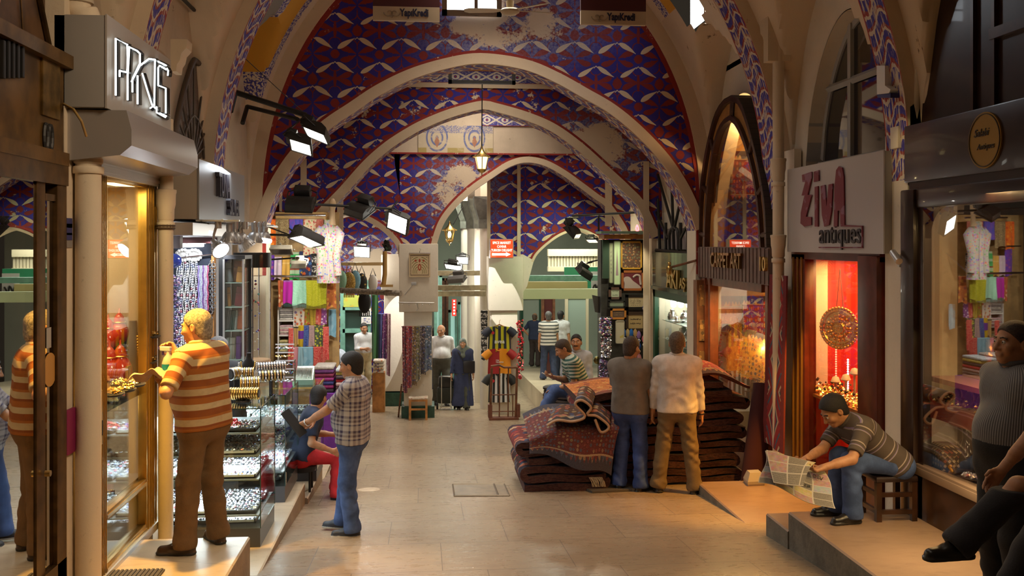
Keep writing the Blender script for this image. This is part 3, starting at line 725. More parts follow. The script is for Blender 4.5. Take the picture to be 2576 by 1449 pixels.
m.build('stickers',[mat('blue_label',(.05,.05,.16),.5),mat('grey_label',(.25,.22,.2),.5)],t)
def pipe(name,label,px,X,py0,py1,r,sockets,elbow=None,cat='pipe',mt=PIPE,M_=None):
 q=onX(px,700,X);m=MB();z0=py1 if py1<5 else 0
 top=onX(px,py0,X).z;bot=fz(q.y)-.05
 m.cyl((q.x,q.y,bot),(q.x,q.y,top),r,n=20)
 t=thing(name,label,cat,(q.x,q.y,bot));m.build('pipe_run',mt,t,40)
 for s in sockets:
  zz=onX(px,s,X).z;m=MB();m.lathe([(r,-.11),(r*1.12,-.10),(r*1.15,-.02),(r*1.30,.02),(r*1.34,.10),(r*1.42,.115),(r*1.42,.135),(r,.14)],(q.x,q.y,zz),20);m.lathe([(r*1.15,-.17),(r*1.2,-.165),(r*1.2,-.13),(r*1.15,-.125)],(q.x,q.y,zz),20);m.build('socket',mt,t,40)
 return t,q,top
t,q,top=pipe('drainpipe','fat cream drainpipe running down beside the wall sign with neon strokes',222,-2.12,60,0,.078,[370])
m=MB();m.tube([(q.x,q.y,top-.05),(q.x,q.y,top),(q.x-.02,q.y-.0,top+.05),(q.x-.07,q.y,top+.09),(q.x-.07,q.y,top+.5)],[.078,.09,.092,.085,.07],18);m.build('elbow',PIPE,t,50)
m=MB();m.lathe([(.075,0),(.10,.01),(.10,.03),(.075,.04)],(q.x-.07,q.y,top+.12),18);m.build('collar',PLD,t,40)
m=MB();m.tube([onX(160,262,-2.2),onX(185,275,-2.1),onX(205,305,-2.02),onX(217,342,-2.03)],.008,8);tag(m.build('yellow_cable',mat('yellow_cable',(.35,.22,.07),.5),smooth=60),'short yellowish cable bending from the fascia to the fat drainpipe','cable')
q=onX(197,185,-2.2);m=MB();m.sph(q,.04,10,0,(.8,1,1.5));tag(m.build('alarm_lamp',mat('dark_red_lens',(.15,.01,.01),.3),smooth=60),'small dark red alarm lamp tucked behind the fat drainpipe','lamp')
XS=-1.95
t=thing('wall_sign','grey metal box sign with white neon outline letters reading PKIS','sign',(XS-.2,6.1,2.77))
SG=mat('sign_grey',(.44,.40,.36),.42,.25);SGD=mat('sign_side_grey',(.28,.26,.24),.5)
m=MB();m.box((XL-.12,6.1,2.79),(XS-.012,7.58,3.36),bev=.006);m.build('sign_box',SGD,t,30)
m=MB();m.box((XS-.012,6.095,2.785),(XS,7.585,3.365));m.build('front_panel',SG,t)
NEON=emis('white_neon',(.86,.98,1.0),2.6);NBACK=mat('letter_black',(.02,.018,.02),.4)
strokes=[[(291,240),(291,97),(320,112),(320,182),(301,178),(301,193)],[(321,252),(321,192),(325,118),(345,128),(352,135),(352,160),(333,200),(333,232)],[(346,262),(346,190)],[(331,205),(352,165),(375,148),(390,150)],[(358,185),(370,225),(383,265),(391,272)],[(390,150),(388,265),(378,272)],[(418,175),(402,165),(398,170),(398,215),(417,222),(417,285)],[(398,155),(418,165)],[(402,285),(418,292)],[(394,268),(394,283),(416,295)],[(420,172),(423,178),(422,190)]]
m=MB();m2=MB()
for s in strokes:
 m.tube([onX(a,b,XS+.030)for a,b in s],.0062,6);m2.tube([onX(a+5,b+2,XS+.012)for a,b in s],.016,6)
m.build('neon_tube',NEON,t,60);m2.build('letter_backs',NBACK,t,60)
t=thing('shutter_hood','grey sheet metal shutter hood below the neon sign','hood',(XS,6.2,2.2))
q0=onX(256,340,XL);zb0=2.57
m=MB();pr=[(XL-.1,2.78),(XS+.10,2.78),(XS+.13,2.66),(XS+.13,2.56),(XS+.06,2.50),(XL-.1,2.46)]
m.poly([(x,6.15,z)for x,z in pr],(0,1.75,0));m.build('hood_box',mat('hood_metal',(.42,.39,.37),.32,.5),t,25)
m=MB();m.box((XL-.04,6.35,2.40),(XL+.05,7.98,2.60));
for k in range(4):m.box((XL+.05,6.35,2.42+k*.045),(XL+.058,7.98,2.445+k*.045))
m.build('roller_slats',ALU,t)
GF=mat('gold_anodised',(.50,.31,.075),.30,.85,noise=.12);GFD=mat('gold_shadow_gap',(.15,.09,.03),.4,.6)
t=thing('display_window','tall gold framed jewellery display window with red gourds inside','window',(XL,7.2,-.3))
ya,yb_,yc,yd=onX(243,700,XL).y,onX(263,700,XL).y,onX(364,700,XL).y,onX(391,700,XL).y
m=MB()
for(a,b)in((ya,yb_),(yc,yd)):
 m.box((XL-.05,a,-.3),(XL+.015,b,2.42),bev=.004)
 for k in range(4):
  y=a+(b-a)*(k+.5)/4;m.box((XL+.015,y-.004,-.28),(XL+.022,y+.004,2.40))
for(z0,z1)in((-.30,-.22),(.07,.13),(2.38,2.44)):m.box((XL-.04,yb_,z0),(XL+.012,yc,z1),bev=.004);m.box((XL+.012,yb_,(z0+z1)/2-.012),(XL+.022,yc,(z0+z1)/2+.012))
m.build('window_frame',GF,t,30)
m=MB();m.box((XL-.03,yb_,-.22),(XL-.024,yc,.07));m.box((XL-.03,yb_,.13),(XL-.024,yc,2.38));m.build('glass_pane',glass('shop_glass',(.96,.97,.95),.05),t)
m=MB();m.box((XL-.02,6.52,-.33),(XL+.035,7.98,-.27),bev=.004);m.build('aluminium_sill',ALU,t,30)
m=MB();m.box((XL+.015,ya+.005,.62),(XL+.03,ya+.03,.98),bev=.003);m.box((XL+.03,ya+.012,.68),(XL+.034,ya+.022,.78),1);m.build('lock_plate',[GF,BLACK],t)
YELW=mat('warm_cream_wall',(.78,.60,.30),.7);
m=MB();m.box((-3.3,6.5,-.3),(-3.25,8.2,2.6));m.box((-3.3,8.1,-.3),(XL-.06,8.16,2.6));m.box((-3.3,6.5,2.44),(XL-.06,8.16,2.5));m.box((-3.3,6.5,-.32),(XL-.06,8.16,-.29));m.box((-3.3,6.28,-.3),(XL-.06,6.32,2.6));struct(m.build('wall_display_room',YELW))
m=MB();
for k,(x,w_)in enumerate(((-3.0,.10),(-2.72,.14))):m.box((x,8.04,-.2),(x+w_,8.1,1.6));m.lathe([(w_*.8,1.6),(w_*.85,1.66),(w_*.5,1.70)],(x+w_/2,8.07,0),12)
struct(m.build('trim_display_room',mat('cream_pilaster',(.8,.66,.38),.6)))
t=thing('display_shelf','brown display shelf inside the gold framed window','shelf',(-2.6,7.2,.86))
m=MB();m.box((-3.2,6.5,.84),(XL-.07,8.08,.875));m.build('shelf_board',mat('shelf_brown',(.22,.14,.08),.45),t);m=MB();m.tube([(XL-.075,6.52,.80),(XL-.075,8.05,.80)],.035,10);m.build('rolled_cloth_edge',mat('dark_cloth',(.03,.03,.035),.8),t,60)
t=thing('display_table','stepped white jewellery display stand low behind the gold framed window','stand',(-2.6,7.2,-.28))
m=MB();m.box((-3.1,6.6,-.28),(-2.25,8.0,.10));m.box((-3.1,7.1,.1),(-2.5,8.0,.30));m.box((-3.1,7.5,.30),(-2.65,8.0,.55));m.build('stand_body',mat('display_white',(.62,.58,.55),.5),t)
GOURD=mat('orange_red_lacquer',(.75,.055,.008),.12,0,coat=.6)
gp=[(0,0),(.055,.004),(.10,.03),(.118,.08),(.112,.13),(.085,.19),(.06,.22),(.062,.25),(.052,.29),(.03,.32),(.012,.335),(.006,.38),(0,.385)]
for i,(px,py,s,lab)in enumerate(((276,905,.95,'lower orange red lacquer gourd at the gold frame edge'),(303,896,.98,'lower orange red lacquer gourd beside the ring box'),(272,840,.85,'upper orange red lacquer gourd with gold band at the frame edge'),(300,825,.85,'upper orange red lacquer gourd below the necklace bust'))):
 q=onY(px,py,(7.66,7.7,7.84,7.88)[i]);zb=.878 if i<2 else q.z-.12
 t=thing('lacquer_gourd',lab,'ornament',(q.x,q.y,zb),'lacquer gourds in the gold framed window');m=MB();m.lathe([(r*s*.80,z*s*.85)for r,z in gp],(q.x,q.y,zb),24);m.build('gourd_body',GOURD,t,60)
 m=MB();ringlet(m,(q.x,q.y,zb+.23*.85*s),.053*s,.006,'z',n=18);m.build('gold_band',GOLD,t,60)
 if i>1:
  m=MB();m.lathe([(0,0),(.05,0),(.04,.01),(.04,zb-.88),(0,zb-.88)],(q.x,q.y,.878),14);m.build('pedestal',BLACKV,t,40)
t=thing('necklace_bust','grey velvet bust with gold necklace above the red gourds','bust',onX(330,900,-2.7))
q=onY(335,905,7.92);m=MB();m.lathe([(.09,0),(.11,.08),(.11,.2),(.09,.3),(.06,.36),(.05,.42),(.052,.45),(0,.45)],(q.x,q.y,.878),20,sx=.5);m.build('bust_form',mat('grey_velvet',(.10,.085,.075),.85,sheen=.3),t,60)
m=MB()
for k in range(26):
 a=PI*(k/25);p=Vector((q.x+.06,q.y-.09*math.cos(a),.878+.33-.19*math.sin(a)));m.sph(p,.011,5)
m.build('gold_chain',GOLD,t,60)
t=thing('ring_box','open mustard ring box with a ring beside the gourds','box',onX(348,920,-2.4));q=onY(347,915,7.65)
m=MB();m.box((q.x-.06,q.y-.05,.877),(q.x+.04,q.y+.05,.895));m.box((q.x-.08,q.y-.05,.877),(q.x-.06,q.y+.05,1.0));m.build('box_shell',mat('mustard_leather',(.5,.26,.04),.5),t);m=MB();ringlet(m,(q.x,q.y,.915),.014,.004,'x');m.build('ring',GOLD,t,60)
for i,(px,py,n)in enumerate(((290,955,40),(320,945,50),(345,930,40),(300,925,40),(375,915,30),(385,850,25))):
 q=onY(px,py,(6.95,7.15,7.4,7.42,7.78,7.8)[i]);t=thing('jewellery_dish',['gold jewellery heaped on the display shelf by the near gold post','flat dish of pale gold jewellery in the middle of the display shelf','small heap of gold brooches near the ring box','gold chains in front of the gourds','gold jewellery cluster at the far gold post','gold chains hung high at the far gold post'][i],'jewellery',(q.x,q.y,.876))
 zz=.877 if i<4 else q.z;m=MB();m.lathe([(0,0),(.06,0),(.075,.015),(.07,.02),(0,.012)],(q.x,q.y,zz),16,sx=.8,sy=1.4);m.build('dish',BLACKV,t,50);m=MB()
 for k in range(n):
  a=rnd.random()*6.28;r=rnd.random()**.5*.065;gem(m,(q.x+.7*r*math.cos(a),q.y+1.4*r*math.sin(a),zz+.02+rnd.random()*.03),.011)
 stuff(m.build('jewels',JGOLD,t))
for i in range(6):
 y=6.75+.22*i;x0=-2.48+.04*(i%2);zz=(.10,.10,.10,.30,.30,.55)[i];x=(-2.36,-2.38,-2.36,-2.62,-2.62,-2.75)[i]
 tray(x-.09,x+.09,y-.08,y+.08,zz+.002,['velvet tray of gold rings, lowest step, nearest the gold post','velvet tray of gold rings, lowest step, second along','velvet tray of gold rings, lowest step, third along','velvet tray of gold rings on the middle step by the lower glass','velvet tray of gold rings on the middle step, farther along','velvet tray of gold rings on the top step'][i],JGOLD if i!=3 else JSIL,grp='ring trays behind the gold framed window',nx=6,ny=5)
t=thing('pendant_stand','black neck stand with pendant inside the gold framed window','stand',(-2.55,7.75,.55));m=MB();m.box((-2.62,7.66,.30),(-2.48,7.84,.32));m.poly([(-2.56,7.66,.32),(-2.56,7.84,.32),(-2.60,7.80,.66),(-2.60,7.70,.66)],(-.02,0,0));m.build('stand_form',BLACKV,t);m=MB();m.tube([(-2.575,7.69,.64),(-2.553,7.75,.47),(-2.575,7.81,.64)],.004,5);m.sph((-2.55,7.75,.46),.018,6);m.build('pendant',GOLD,t,60)
for i,(px,py)in enumerate(((295,625),(350,626))):
 q=onX(px,py,-2.6);t=thing('downlight',['round ceiling lamp inside the gold framed window, near the yellow niche','round ceiling lamp inside the gold framed window, near the far post'][i],'lamp',q);m=MB();m.lathe([(0,0),(.06,0),(.075,.05),(.03,.09),(.01,.10),(.01,2.44-q.z),(0,2.44-q.z)],q,18);m.build('lamp_shell',ALU,t,50);m=MB();m.lathe([(0,-.006),(.056,-.006),(.056,0),(0,0)],q,18);m.build('lamp_face',emis('warm_lamp_face',(1,.85,.6),14),t)
t,q,top=pipe('drainpipe','thin cream drainpipe between the gold window and the silver stall',417,-2.06,300,0,.058,[520])
m=MB();
for yy in(486,568,574):
 z=onX(417,yy,-2.06).z;ringlet(m,(q.x,q.y,z),.066,.010,'z',n=16)
m.build('rusty_wire',mat('rust',(.08,.05,.03),.8),t,60)
XT=-1.95
t=thing('wall_sign','grey box sign with raised black letters reading TUNA SILVER','sign',(XT-.2,8.5,2.15))
m=MB();m.box((WL-.03,8.53,2.16),(XT-.014,10.6,2.68),bev=.005);m.build('sign_box',mat('sign_back_cream',(.30,.26,.21),.5),t,30)
m=MB();m.box((XT-.014,8.52,2.155),(XT,10.62,2.685));m.build('front_panel',mat('brushed_grey_sign',(.25,.26,.27),.38,.3),t)
yt=lambda px:onX(px,500,XT).y
dl=mat('dark_letter',(.03,.025,.035),.4)
za,zb_=onX(555,497,XT),onX(555,437,XT)
y0,y1=yt(541),yt(569);letters('letters','TUNA',(XT+.02,(y0+y1)/2,(za.z+zb_.z)/2),(0,1,0),(0,0,1),y1-y0,zb_.z-za.z,dl,t,.02,.02)
y0,y1=yt(569),yt(593);letters('letters','SILVER',(XT+.02,(y0+y1)/2,onX(580,522,XT).z),(0,1,0),(0,0,1),y1-y0,.165,dl,t,.02,.02)
t=thing('sign_ledge','dull metal ledge with wires below the grey box sign','ledge',(XT,8.5,2.1));m=MB();m.box((WL-.05,8.5,2.02),(-2.0,10.65,2.13));m.build('ledge_board',ALU,t)
m=MB();
for k in range(3):m.tube([(XT+.02+.03*k,8.5,2.14-.01*k),(XT+.05,9.3,2.135+.02*math.sin(k)),(XT+.03,10.0,2.145),(XT+.02,10.7,2.13)],.006,5)
m.build('wires',CABLE,t,60)
m=MB();m.box((XT-.03,8.52,2.14),(XT+.34,8.56,2.155));m.box((XT-.03,10.7,2.14),(XT+.3,10.74,2.155));m.cyl((XT+.2,8.5,2.147),(XT+.2,11.6,2.147),.014,n=8);m.build('lamp_rail',ALU,t)
PARB=mat('ribbed_lamp_grey',(.45,.45,.46),.35,.6);LENS=emis('spot_lens_white',(.92,.95,1.0),26);LENSD=mat('unlit_lens',(.75,.75,.78),.2)
def spotlamp(q,dirv,lab,lit,s=1.0):
 t=thing('spotlight',lab,'lamp',q,'ribbed grey spotlights below the silver shop sign')
 z=Vector(dirv).normalized();x=z.orthogonal().normalized();M=Matrix((x,z.cross(x),z)).transposed()
 m=MB();pr=[(0,-.10),(.028,-.10),(.030,-.05),(.05,-.035),(.072,0),(.085,.045),(.088,.055),(.080,.055)]
 m.lathe([(r*s,h*s)for r,h in pr],q,24,M=M)
 for k in range(20):
  a=2*PI*k/20;e=Vector((math.cos(a),math.sin(a),0));m.tube([Vector(q)+M@(e*.034*s+Vector((0,0,-.05*s))),Vector(q)+M@(e*.088*s+Vector((0,0,.04*s)))],.004*s,4)
 m.build('lamp_housing',PARB,t,50)
 m=MB();m.lathe([(0,.05*s),(.078*s,.05*s),(.078*s,.056*s),(0,.056*s)],q,24,M=M);m.build('lens',LENS if lit else LENSD,t)
 m=MB();top=Vector(q)+M@Vector((0,0,-.09*s));m.tube([top,top+Vector((0,0,.06)),Vector((q[0],q[1],2.15))],.012,8);m.cyl((q[0],q[1],2.08),(q[0],q[1],2.15),.03,n=12);m.build('stem',PARB,t,50)
 return t
labs=['tilted glowing spotlight, first on the rail below the silver shop sign','unlit downward spotlight just past the tilted glowing one','second downward spotlight along the rail below the silver shop sign','third spotlight along the rail, half hidden by its neighbours','angled spotlight in the middle of the rail with a bare cable','downward spotlight beyond the angled one on the rail','second last spotlight on the rail, partly covered','farthest spotlight at the end of the rail beside the scarves']
for i,(px,py,X,dv,lit)in enumerate(((549,622,-1.80,(.75,-.75,-.75),1),(577,596,-1.78,(0,0,-1),0),(592,597,-1.74,(.05,0,-1),0),(606,599,-1.70,(.1,.1,-1),0),(616,612,-1.66,(.6,.2,-1),0),(640,596,-1.62,(-.1,0,-1),0),(653,595,-1.60,(-.1,.1,-1),0),(664,594,-1.56,(-.2,.2,-1),0))):
 spotlamp(onX(px,py,X),dv,labs[i],lit,.95)
SHOPW=mat('white_shop_wall',(.70,.70,.70),.5)
mb=MB();mb.box((-3.9,8.4,-.62),(-3.85,12.5,2.75));mb.box((-3.9,12.4,-1.0),(WL-.02,12.46,2.75));mb.box((-3.9,8.4,2.70),(WL-.02,12.5,2.76));mb.box((-3.9,8.44,-.62),(WL-.1,8.48,2.75));struct(mb.build('wall_silver_shop',SHOPW))
YN=10.75
t=thing('necklace_board','dark board crowded with silver chains and bead strands behind the man in orange stripes','display',onY(487,800,YN))
a,b=onY(432,640,YN),onY(548,905,YN)
m=MB();m.box((a.x-.1,YN,-.6),(b.x-.06,YN+.04,2.1));m.build('backing',mat('navy_board',(.012,.018,.035),.7),t)
m=MB();m.box((b.x-.06,YN-.05,-.6),(b.x-.03,YN+.05,2.05));m.build('orange_edge',ORANGEWOOD,t)
m=MB();m.cyl((a.x,YN-.06,onY(470,652,YN).z),(b.x-.05,YN-.06,onY(520,640,YN).z),.012,n=8);m.build('hanging_rail',CHROME,t)
def strand(px,py0,py1,mt,r,lab,Y=YN-.05,dbl=True):
 p=onY(px,py0,Y);q=onY(px,py1,Y);m=MB();n=int((p.z-q.z)/(r*1.7));
 for k in range(n):m.sph((p.x+.004*math.sin(k*.7),Y,p.z-(k+.5)*r*1.7),r*.95,4,0,(1,.8,1))
 o=m.build('necklace',mt,smooth=70);tag(o,lab,'necklace','chains and bead strands hanging on the navy board');return o
sp=[(441,8),(447,8),(452,9),(458,8),(463,9),(469,7),(474,9),(479,8),(485,8),(491,9)]
cols=['silver','silver','silver','silver','silver','silver','silver','silver','silver','silver']
for i,px in enumerate((446,451,456,461,466,471,476,481,486,491,495)):
 strand(px,656+(i%3)*2,905-(i%4)*12,JSIL if i%3 else SILVER,.011+.003*(i%3),'long silver chain hanging in a dense row on the navy board')
for i,(px,c)in enumerate(((499,(.30,.22,.55)),(503,(.45,.5,.75)),(507,(.5,.55,.7)),(511,(.25,.12,.35)),(515,(.55,.45,.65)),(519,(.55,.5,.7)),(523,(.55,.1,.2)))):
 strand(px,668,790,mat('bead_%d'%i,c,.25),.009,['violet bead strand, first of the coloured ones beside the silver chains','pale blue bead strand','pale grey blue bead strand','dark purple bead strand','lilac bead strand beside the dark purple','pale lilac bead strand beside the crimson','crimson bead strand, last of the coloured ones'][i],YN-.09)
for i,px in enumerate((530,537)):
 p=onY(px,660,YN-.06);m=MB();z=p.z
 k=0
 while z>onY(px,800-i*20,YN).z:ringlet(m,(p.x,YN-.06,z),.021,.006,'y' if k%2 else 'x',n=12);z-=.032;k+=1
 tag(m.build('necklace',SILVER,smooth=60),['heavy silver ring chain beside the orange board edge, inner one','heavy silver ring chain ending in a big hoop beside the orange board edge'][i],'necklace','chains and bead strands hanging on the navy board')
t=thing('bead_rack','tall rack dense with dark purple bead strings beside the thin drainpipe','rack',onY(437,850,9.4));
p0=onY(430,700,9.4);m=MB();m.box((p0.x-.12,9.42,-.6),(p0.x-.012,9.60,onY(430,692,9.4).z));m.build('rack_body',BLACKV,t);m=MB()
zt=onY(430,694,9.4).z
for k in range(900):gem(m,(p0.x+rnd.uniform(-.02,.075),9.40+rnd.uniform(-.03,.12),rnd.uniform(.3,zt)),.012)
stuff(m.build('beads',JPURP,t))
t=thing('tube_light','bright fluorescent tube over the necklace board','lamp',onY(487,616,YN-.1));a=onY(458,618,YN-.12);b=onY(512,616,YN-.12);m=MB();m.cyl(a,b,.02,n=12);m.build('tube',emis('cool_tube',(.93,.96,1.0),18),t);m=MB();m.box((a.x-.02,YN-.10,a.z+.02),(b.x+.02,YN,a.z+.06));m.build('batten',WHITE,t)
t=thing('shop_header','dull red panel with metal strip above the necklace board','panel',onY(480,590,YN-.25));m=MB();a=onY(440,612,YN-.3);b=onY(546,597,YN-.3);m.box((a.x-.2,YN-.3,a.z),(b.x,YN-.26,b.z),0);m.build('red_panel',mat('dull_red_panel',(.10,.025,.025),.5),t);m=MB();m.box((a.x-.25,YN-.34,b.z),(b.x+.05,YN-.2,b.z+.14));m.build('metal_strip',ALU,t)
for i,px in enumerate((461,487)):
 q=onY(px,642,YN-.06);t=thing('wall_medallion',['white scalloped medallion on the navy board, next to the blue glass ball','white scalloped medallion on the navy board below the tube light'][i],'ornament',q);m=MB()
 for k in range(14):a=2*PI*k/14;m.sph((q.x+.075*math.cos(a),YN-.05,q.z+.055*math.sin(a)),.022,5)
 m.lathe([(0,0),(.075,0),(.07,.02),(0,.03)],(q.x,YN-.03,q.z),18,M=Matrix.Rotation(PI/2,3,'X'),sy=.75);m.build('medallion_face',WHITE,t,50)
q=onY(438,656,9.3);t=thing('glass_ball','blue glass ball hanging beside the thin drainpipe','ornament',q);m=MB();m.sph(q,.07,14);m.build('ball',mat('blue_glass',(.03,.06,.35),.08,0,coat=.5),t,60);m=MB();m.tube([q+Vector((0,0,.07)),(q.x,q.y,2.05)],.004,5);m.build('cord',CABLE,t)
q=onY(444,606,9.2);t=thing('camera_box','small grey box lamp with bracket under the metal ledge','lamp',q);m=MB();m.box((q.x-.04,q.y-.06,q.z-.07),(q.x+.045,q.y+.06,q.z+.06),bev=.01);m.build('lamp_body',mat('violet_grey',(.22,.20,.24),.4),t,30);m=MB();m.box((q.x-.012,q.y-.01,q.z+.06),(q.x+.012,q.y+.01,2.03));m.build('bracket',ALU,t)
YC=10.4;a=onY(566,652,YC);b=onY(613,908,YC);zt,zb2=a.z,b.z
t=thing('glass_cabinet','narrow glass cabinet with four shelves of purses and wallets','cabinet',((a.x+b.x)/2,YC,-.6))
FGL=glass('cabinet_glass',(.90,.94,.92),.05)
m=MB();m.box((a.x-.07,YC+.02,-.6),(a.x-.015,YC+.4,zt+.02));m.box((b.x,YC+.33,-.6),(b.x+.02,YC+.36,zt));m.build('black_posts',BLACK,t)
m=MB();m.box((a.x-.01,YC-.01,-.6),(b.x+.01,YC+.4,zb2));m.build('cabinet_base',mat('cabinet_dark',(.05,.05,.055),.4),t);m=MB();m.box((a.x-.015,YC-.012,zt),(b.x+.015,YC+.41,zt+.04));m.build('cabinet_top',MATS['cabinet_dark'],t)
m=MB();m.box((a.x-.02,YC-.02,zb2),(a.x,YC,zt));m.box((b.x-.012,YC-.02,zb2),(b.x+.006,YC,zt));m.build('edge_strips',ALU,t)
shz=[onY(590,y,YC).z for y in(711,772,832,905)]
for z in shz:MB().box((a.x,YC,z-.008),(b.x,YC+.35,z)).build('glass_shelf',mat('shelf_glass_edge',(.45,.55,.5),.2),t)
m=MB();m.box((a.x,YC-.006,zb2),(b.x,YC-.001,zt));m.box((b.x-.003,YC,zb2),(b.x+.001,YC+.33,zt));m.build('glass_pane',FGL,t)
m=MB();m.box((a.x,YC+.34,zb2),(b.x,YC+.36,zt));m.build('back_panel',mat('cabinet_back',(.32,.22,.20),.6),t)
def pouch(px0,px1,py0,py1,col,lab,lean=0.0,Y=YC+.12,zs=None,nm='purse'):
 p=onY(px0,py0,Y);q=onY(px1,py1,Y);z0=zs if zs is not None else q.z;m=MB();w=q.x-p.x
 M=Matrix.Translation(Vector(((p.x+q.x)/2,Y,z0)))@Matrix.Rotation(lean,4,'Y')
 m.box((-w/2,-.03,0),(w/2,.03,p.z-z0),bev=.012,M=M);t=thing(nm,lab,'purse',((p.x+q.x)/2,Y,z0),'purses in the narrow glass cabinet');m.build('purse_body',mat('purse_%s'%str(col),col,.5,noise=.2),t,40)
 m=MB();m.box((-w/2-.001,-.033,(p.z-z0)*.66),(w/2+.001,-.03,(p.z-z0)*.70),M=M);m.build('flap_edge',mat('purse_edge%s'%str(col),tuple(c*.5 for c in col),.5),t)
pouch(573,588,660,710,(.16,.17,.18),'grey purse leaning on the top shelf',-.12,zs=shz[0]);pouch(585,605,655,710,(.45,.10,.015),'rust orange purse leaning on the top shelf',.10,YC+.2,zs=shz[0]);pouch(594,610,670,710,(.5,.18,.02),'narrow amber purse at the top shelf end',.12,YC+.08,zs=shz[0])
pouch(574,582,722,770,(.35,.13,.02),'thin ochre purse on the second shelf',-.05,zs=shz[1]);pouch(590,608,720,770,(.20,.012,.03),'dark crimson purse leaning on the second shelf',.14,zs=shz[1])
for i,px in enumerate((570,575,580,585,591)):pouch(px-1.5,px+4,780,831,((.05,.05,.055),(.04,.045,.05),(.02,.05,.05),(.02,.07,.07),(.35,.36,.36))[i],'dark checked wallet upright on the third shelf, number %s along'%('one','two','three','four','five')[i],.08,YC+.12+.01*i,zs=shz[2],nm='wallet')
pouch(597,612,775,831,(.6,.10,.02),'bright orange handbag on the third shelf',.05,YC+.2,zs=shz[2])
for i,(px,c)in enumerate(((571,(.35,.35,.34)),(580,(.42,.38,.32)),(586,(.36,.28,.22)))):pouch(px-3,px+5,848,903,c,('pale grey rolled scarf','beige rolled scarf','taupe rolled scarf')[i]+' upright on the bottom shelf',.03,YC+.1,zs=shz[3],nm='rolled_scarf')
pouch(594,606,845,903,(.10,.012,.14),'deep purple rolled scarf upright on the bottom shelf',.02,YC+.06,zs=shz[3],nm='rolled_scarf')
t=thing('curved_showcase','tall curved glass showcase with round peach counter','cabinet',onY(645,900,11.3));q=onY(640,905,11.2);r=.21;m=MB()
n=14;A=[(q.x+r*math.cos(-PI/2+PI*i/n)*.8,11.3+r*math.sin(-PI/2+PI*i/n))for i in range(n+1)]
zt=onY(640,640,11.3).z
for i in range(n):m.box((0,0,0),(1,1,1))if False else m.face([len(m.v)+k for k in range(4)])or m.v.extend([Vector((A[i][0],A[i][1],-.6)),Vector((A[i+1][0],A[i+1][1],-.6)),Vector((A[i+1][0],A[i+1][1],zt)),Vector((A[i][0],A[i][1],zt))])
m.build('curved_glass',FGL,t,60)
m=MB();m.lathe([(0,0),(.21,0),(.21,.035),(0,.035)],(q.x-.04,11.3,onY(640,912,11.3).z),24);m.build('round_shelf',mat('peach_laminate',(.75,.47,.30),.4),t,40);m=MB();m.lathe([(0,0),(.215,0),(.215,.17),(0,.17)],(q.x-.04,11.3,zt-.15),24);m.build('top_band',BLACK,t,40)
m=MB();
for dx,dy in((.0,-.21),(.165,0),(0,.2)):m.cyl((q.x+dx,11.3+dy,-.6),(q.x+dx,11.3+dy,zt),.008,n=6)
m.build('chrome_posts',CHROME,t)
m=MB();
for k in range(60):gem(m,(q.x+rnd.uniform(-.14,.06),11.3+rnd.uniform(-.1,.1),rnd.uniform(.5,zt-.3)),.016)
stuff(m.build('hung_trinkets',JMIX,t))
CG=glass('counter_glass',(.90,.96,.94),.07)
def counter(lab,x0,x1,y0,y1,zb_,zt,shelves,base=.16):
 t=thing('glass_counter',lab,'counter',((x0+x1)/2,(y0+y1)/2,zb_),'glass jewellery counters of the silver shop')
 m=MB();m.box((x0,y0+.005,zb_),(x1-.005,y1-.005,zb_+base));m.build('plinth',mat('counter_plinth',(.07,.07,.075),.35,.3),t)
 m=MB();m.box((x1-.006,y0,zb_+base),(x1,y1,zt));m.box((x0,y0,zb_+base),(x1-.006,y0+.006,zt));m.box((x0,y0+.006,zt-.006),(x1-.006,y1,zt));m.build('glass_panes',CG,t)
 m=MB();e=.006;m.box((x1-e,y0-.002,zb_+base),(x1+.002,y0+e,zt));m.box((x1-e,y0,zt-e),(x1+.002,y1,zt+.002));m.box((x0,y0-.002,zt-e),(x1,y0+e,zt+.002));m.box((x1-e,y1-e,zb_+base),(x1+.002,y1+.002,zt));m.build('dark_glass_edges',mat('glass_edge',(.02,.05,.045),.2),t)
 for z in shelves:MB().box((x0,y0+.01,z-.012),(x1-.02,y1-.01,z)).build('shelf',mat('counter_shelf',(.30,.32,.34),.3),t)
 return t
WT=mat('white_tray',(.7,.7,.72),.5)
x1=-1.365;x0=-2.55
t=counter('near glass counter full of silver beside the man in orange stripes',x0,x1,8.16,8.93,-.6,.565,[-.33,-.03,.17,.36])
k=0
nm=['first','second','third','fourth']
for zi,z in enumerate((-.43,-.33,-.03,.17,.36)):
 for i in range(3):
  xa=x1-.03-.38*(i+1);
  tray(xa+.01,xa+.36,8.2,8.55,z+.003+(.02 if zi==0 else 0),'silver jewellery tray, near glass counter, %s level, %s from the street'%(('floor','lowest','middle','upper','top')[zi],nm[i]),JMIX if(zi==4 and i==1)else JSIL,nx=11,ny=7,r=.013,base=WT if(zi+i)%3!=1 else BLACKV)
  if zi in(1,2,3):tray(xa+.01,xa+.36,8.57,8.9,z+.003,'rear silver ring tray, near glass counter, %s level, %s from the street'%(('floor','lowest','middle','upper','top')[zi],nm[i]),JSIL,nx=11,ny=6,r=.013)
t=counter('second glass counter by the seated boy in red trousers',-2.5,-1.36,9.55,10.5,-.6,.455,[-.30,-.06,.16])
for zi,z in enumerate((-.42,-.30,-.06,.16)):
 for i in range(2):
  xa=x1-.03-.36*(i+1)
  for j in range(2):tray(xa+.01,xa+.34,9.6+.45*j,10.0+.45*j,z+.003+(.02 if zi==0 else 0),'silver tray, second glass counter, %s level, %s from the street, %s row'%(('floor','lowest','middle','top')[zi],nm[i],('near','far')[j]),JSIL if zi!=2 else JMIX,nx=9,ny=7,r=.014,base=WT if zi%2 else BLACKV)
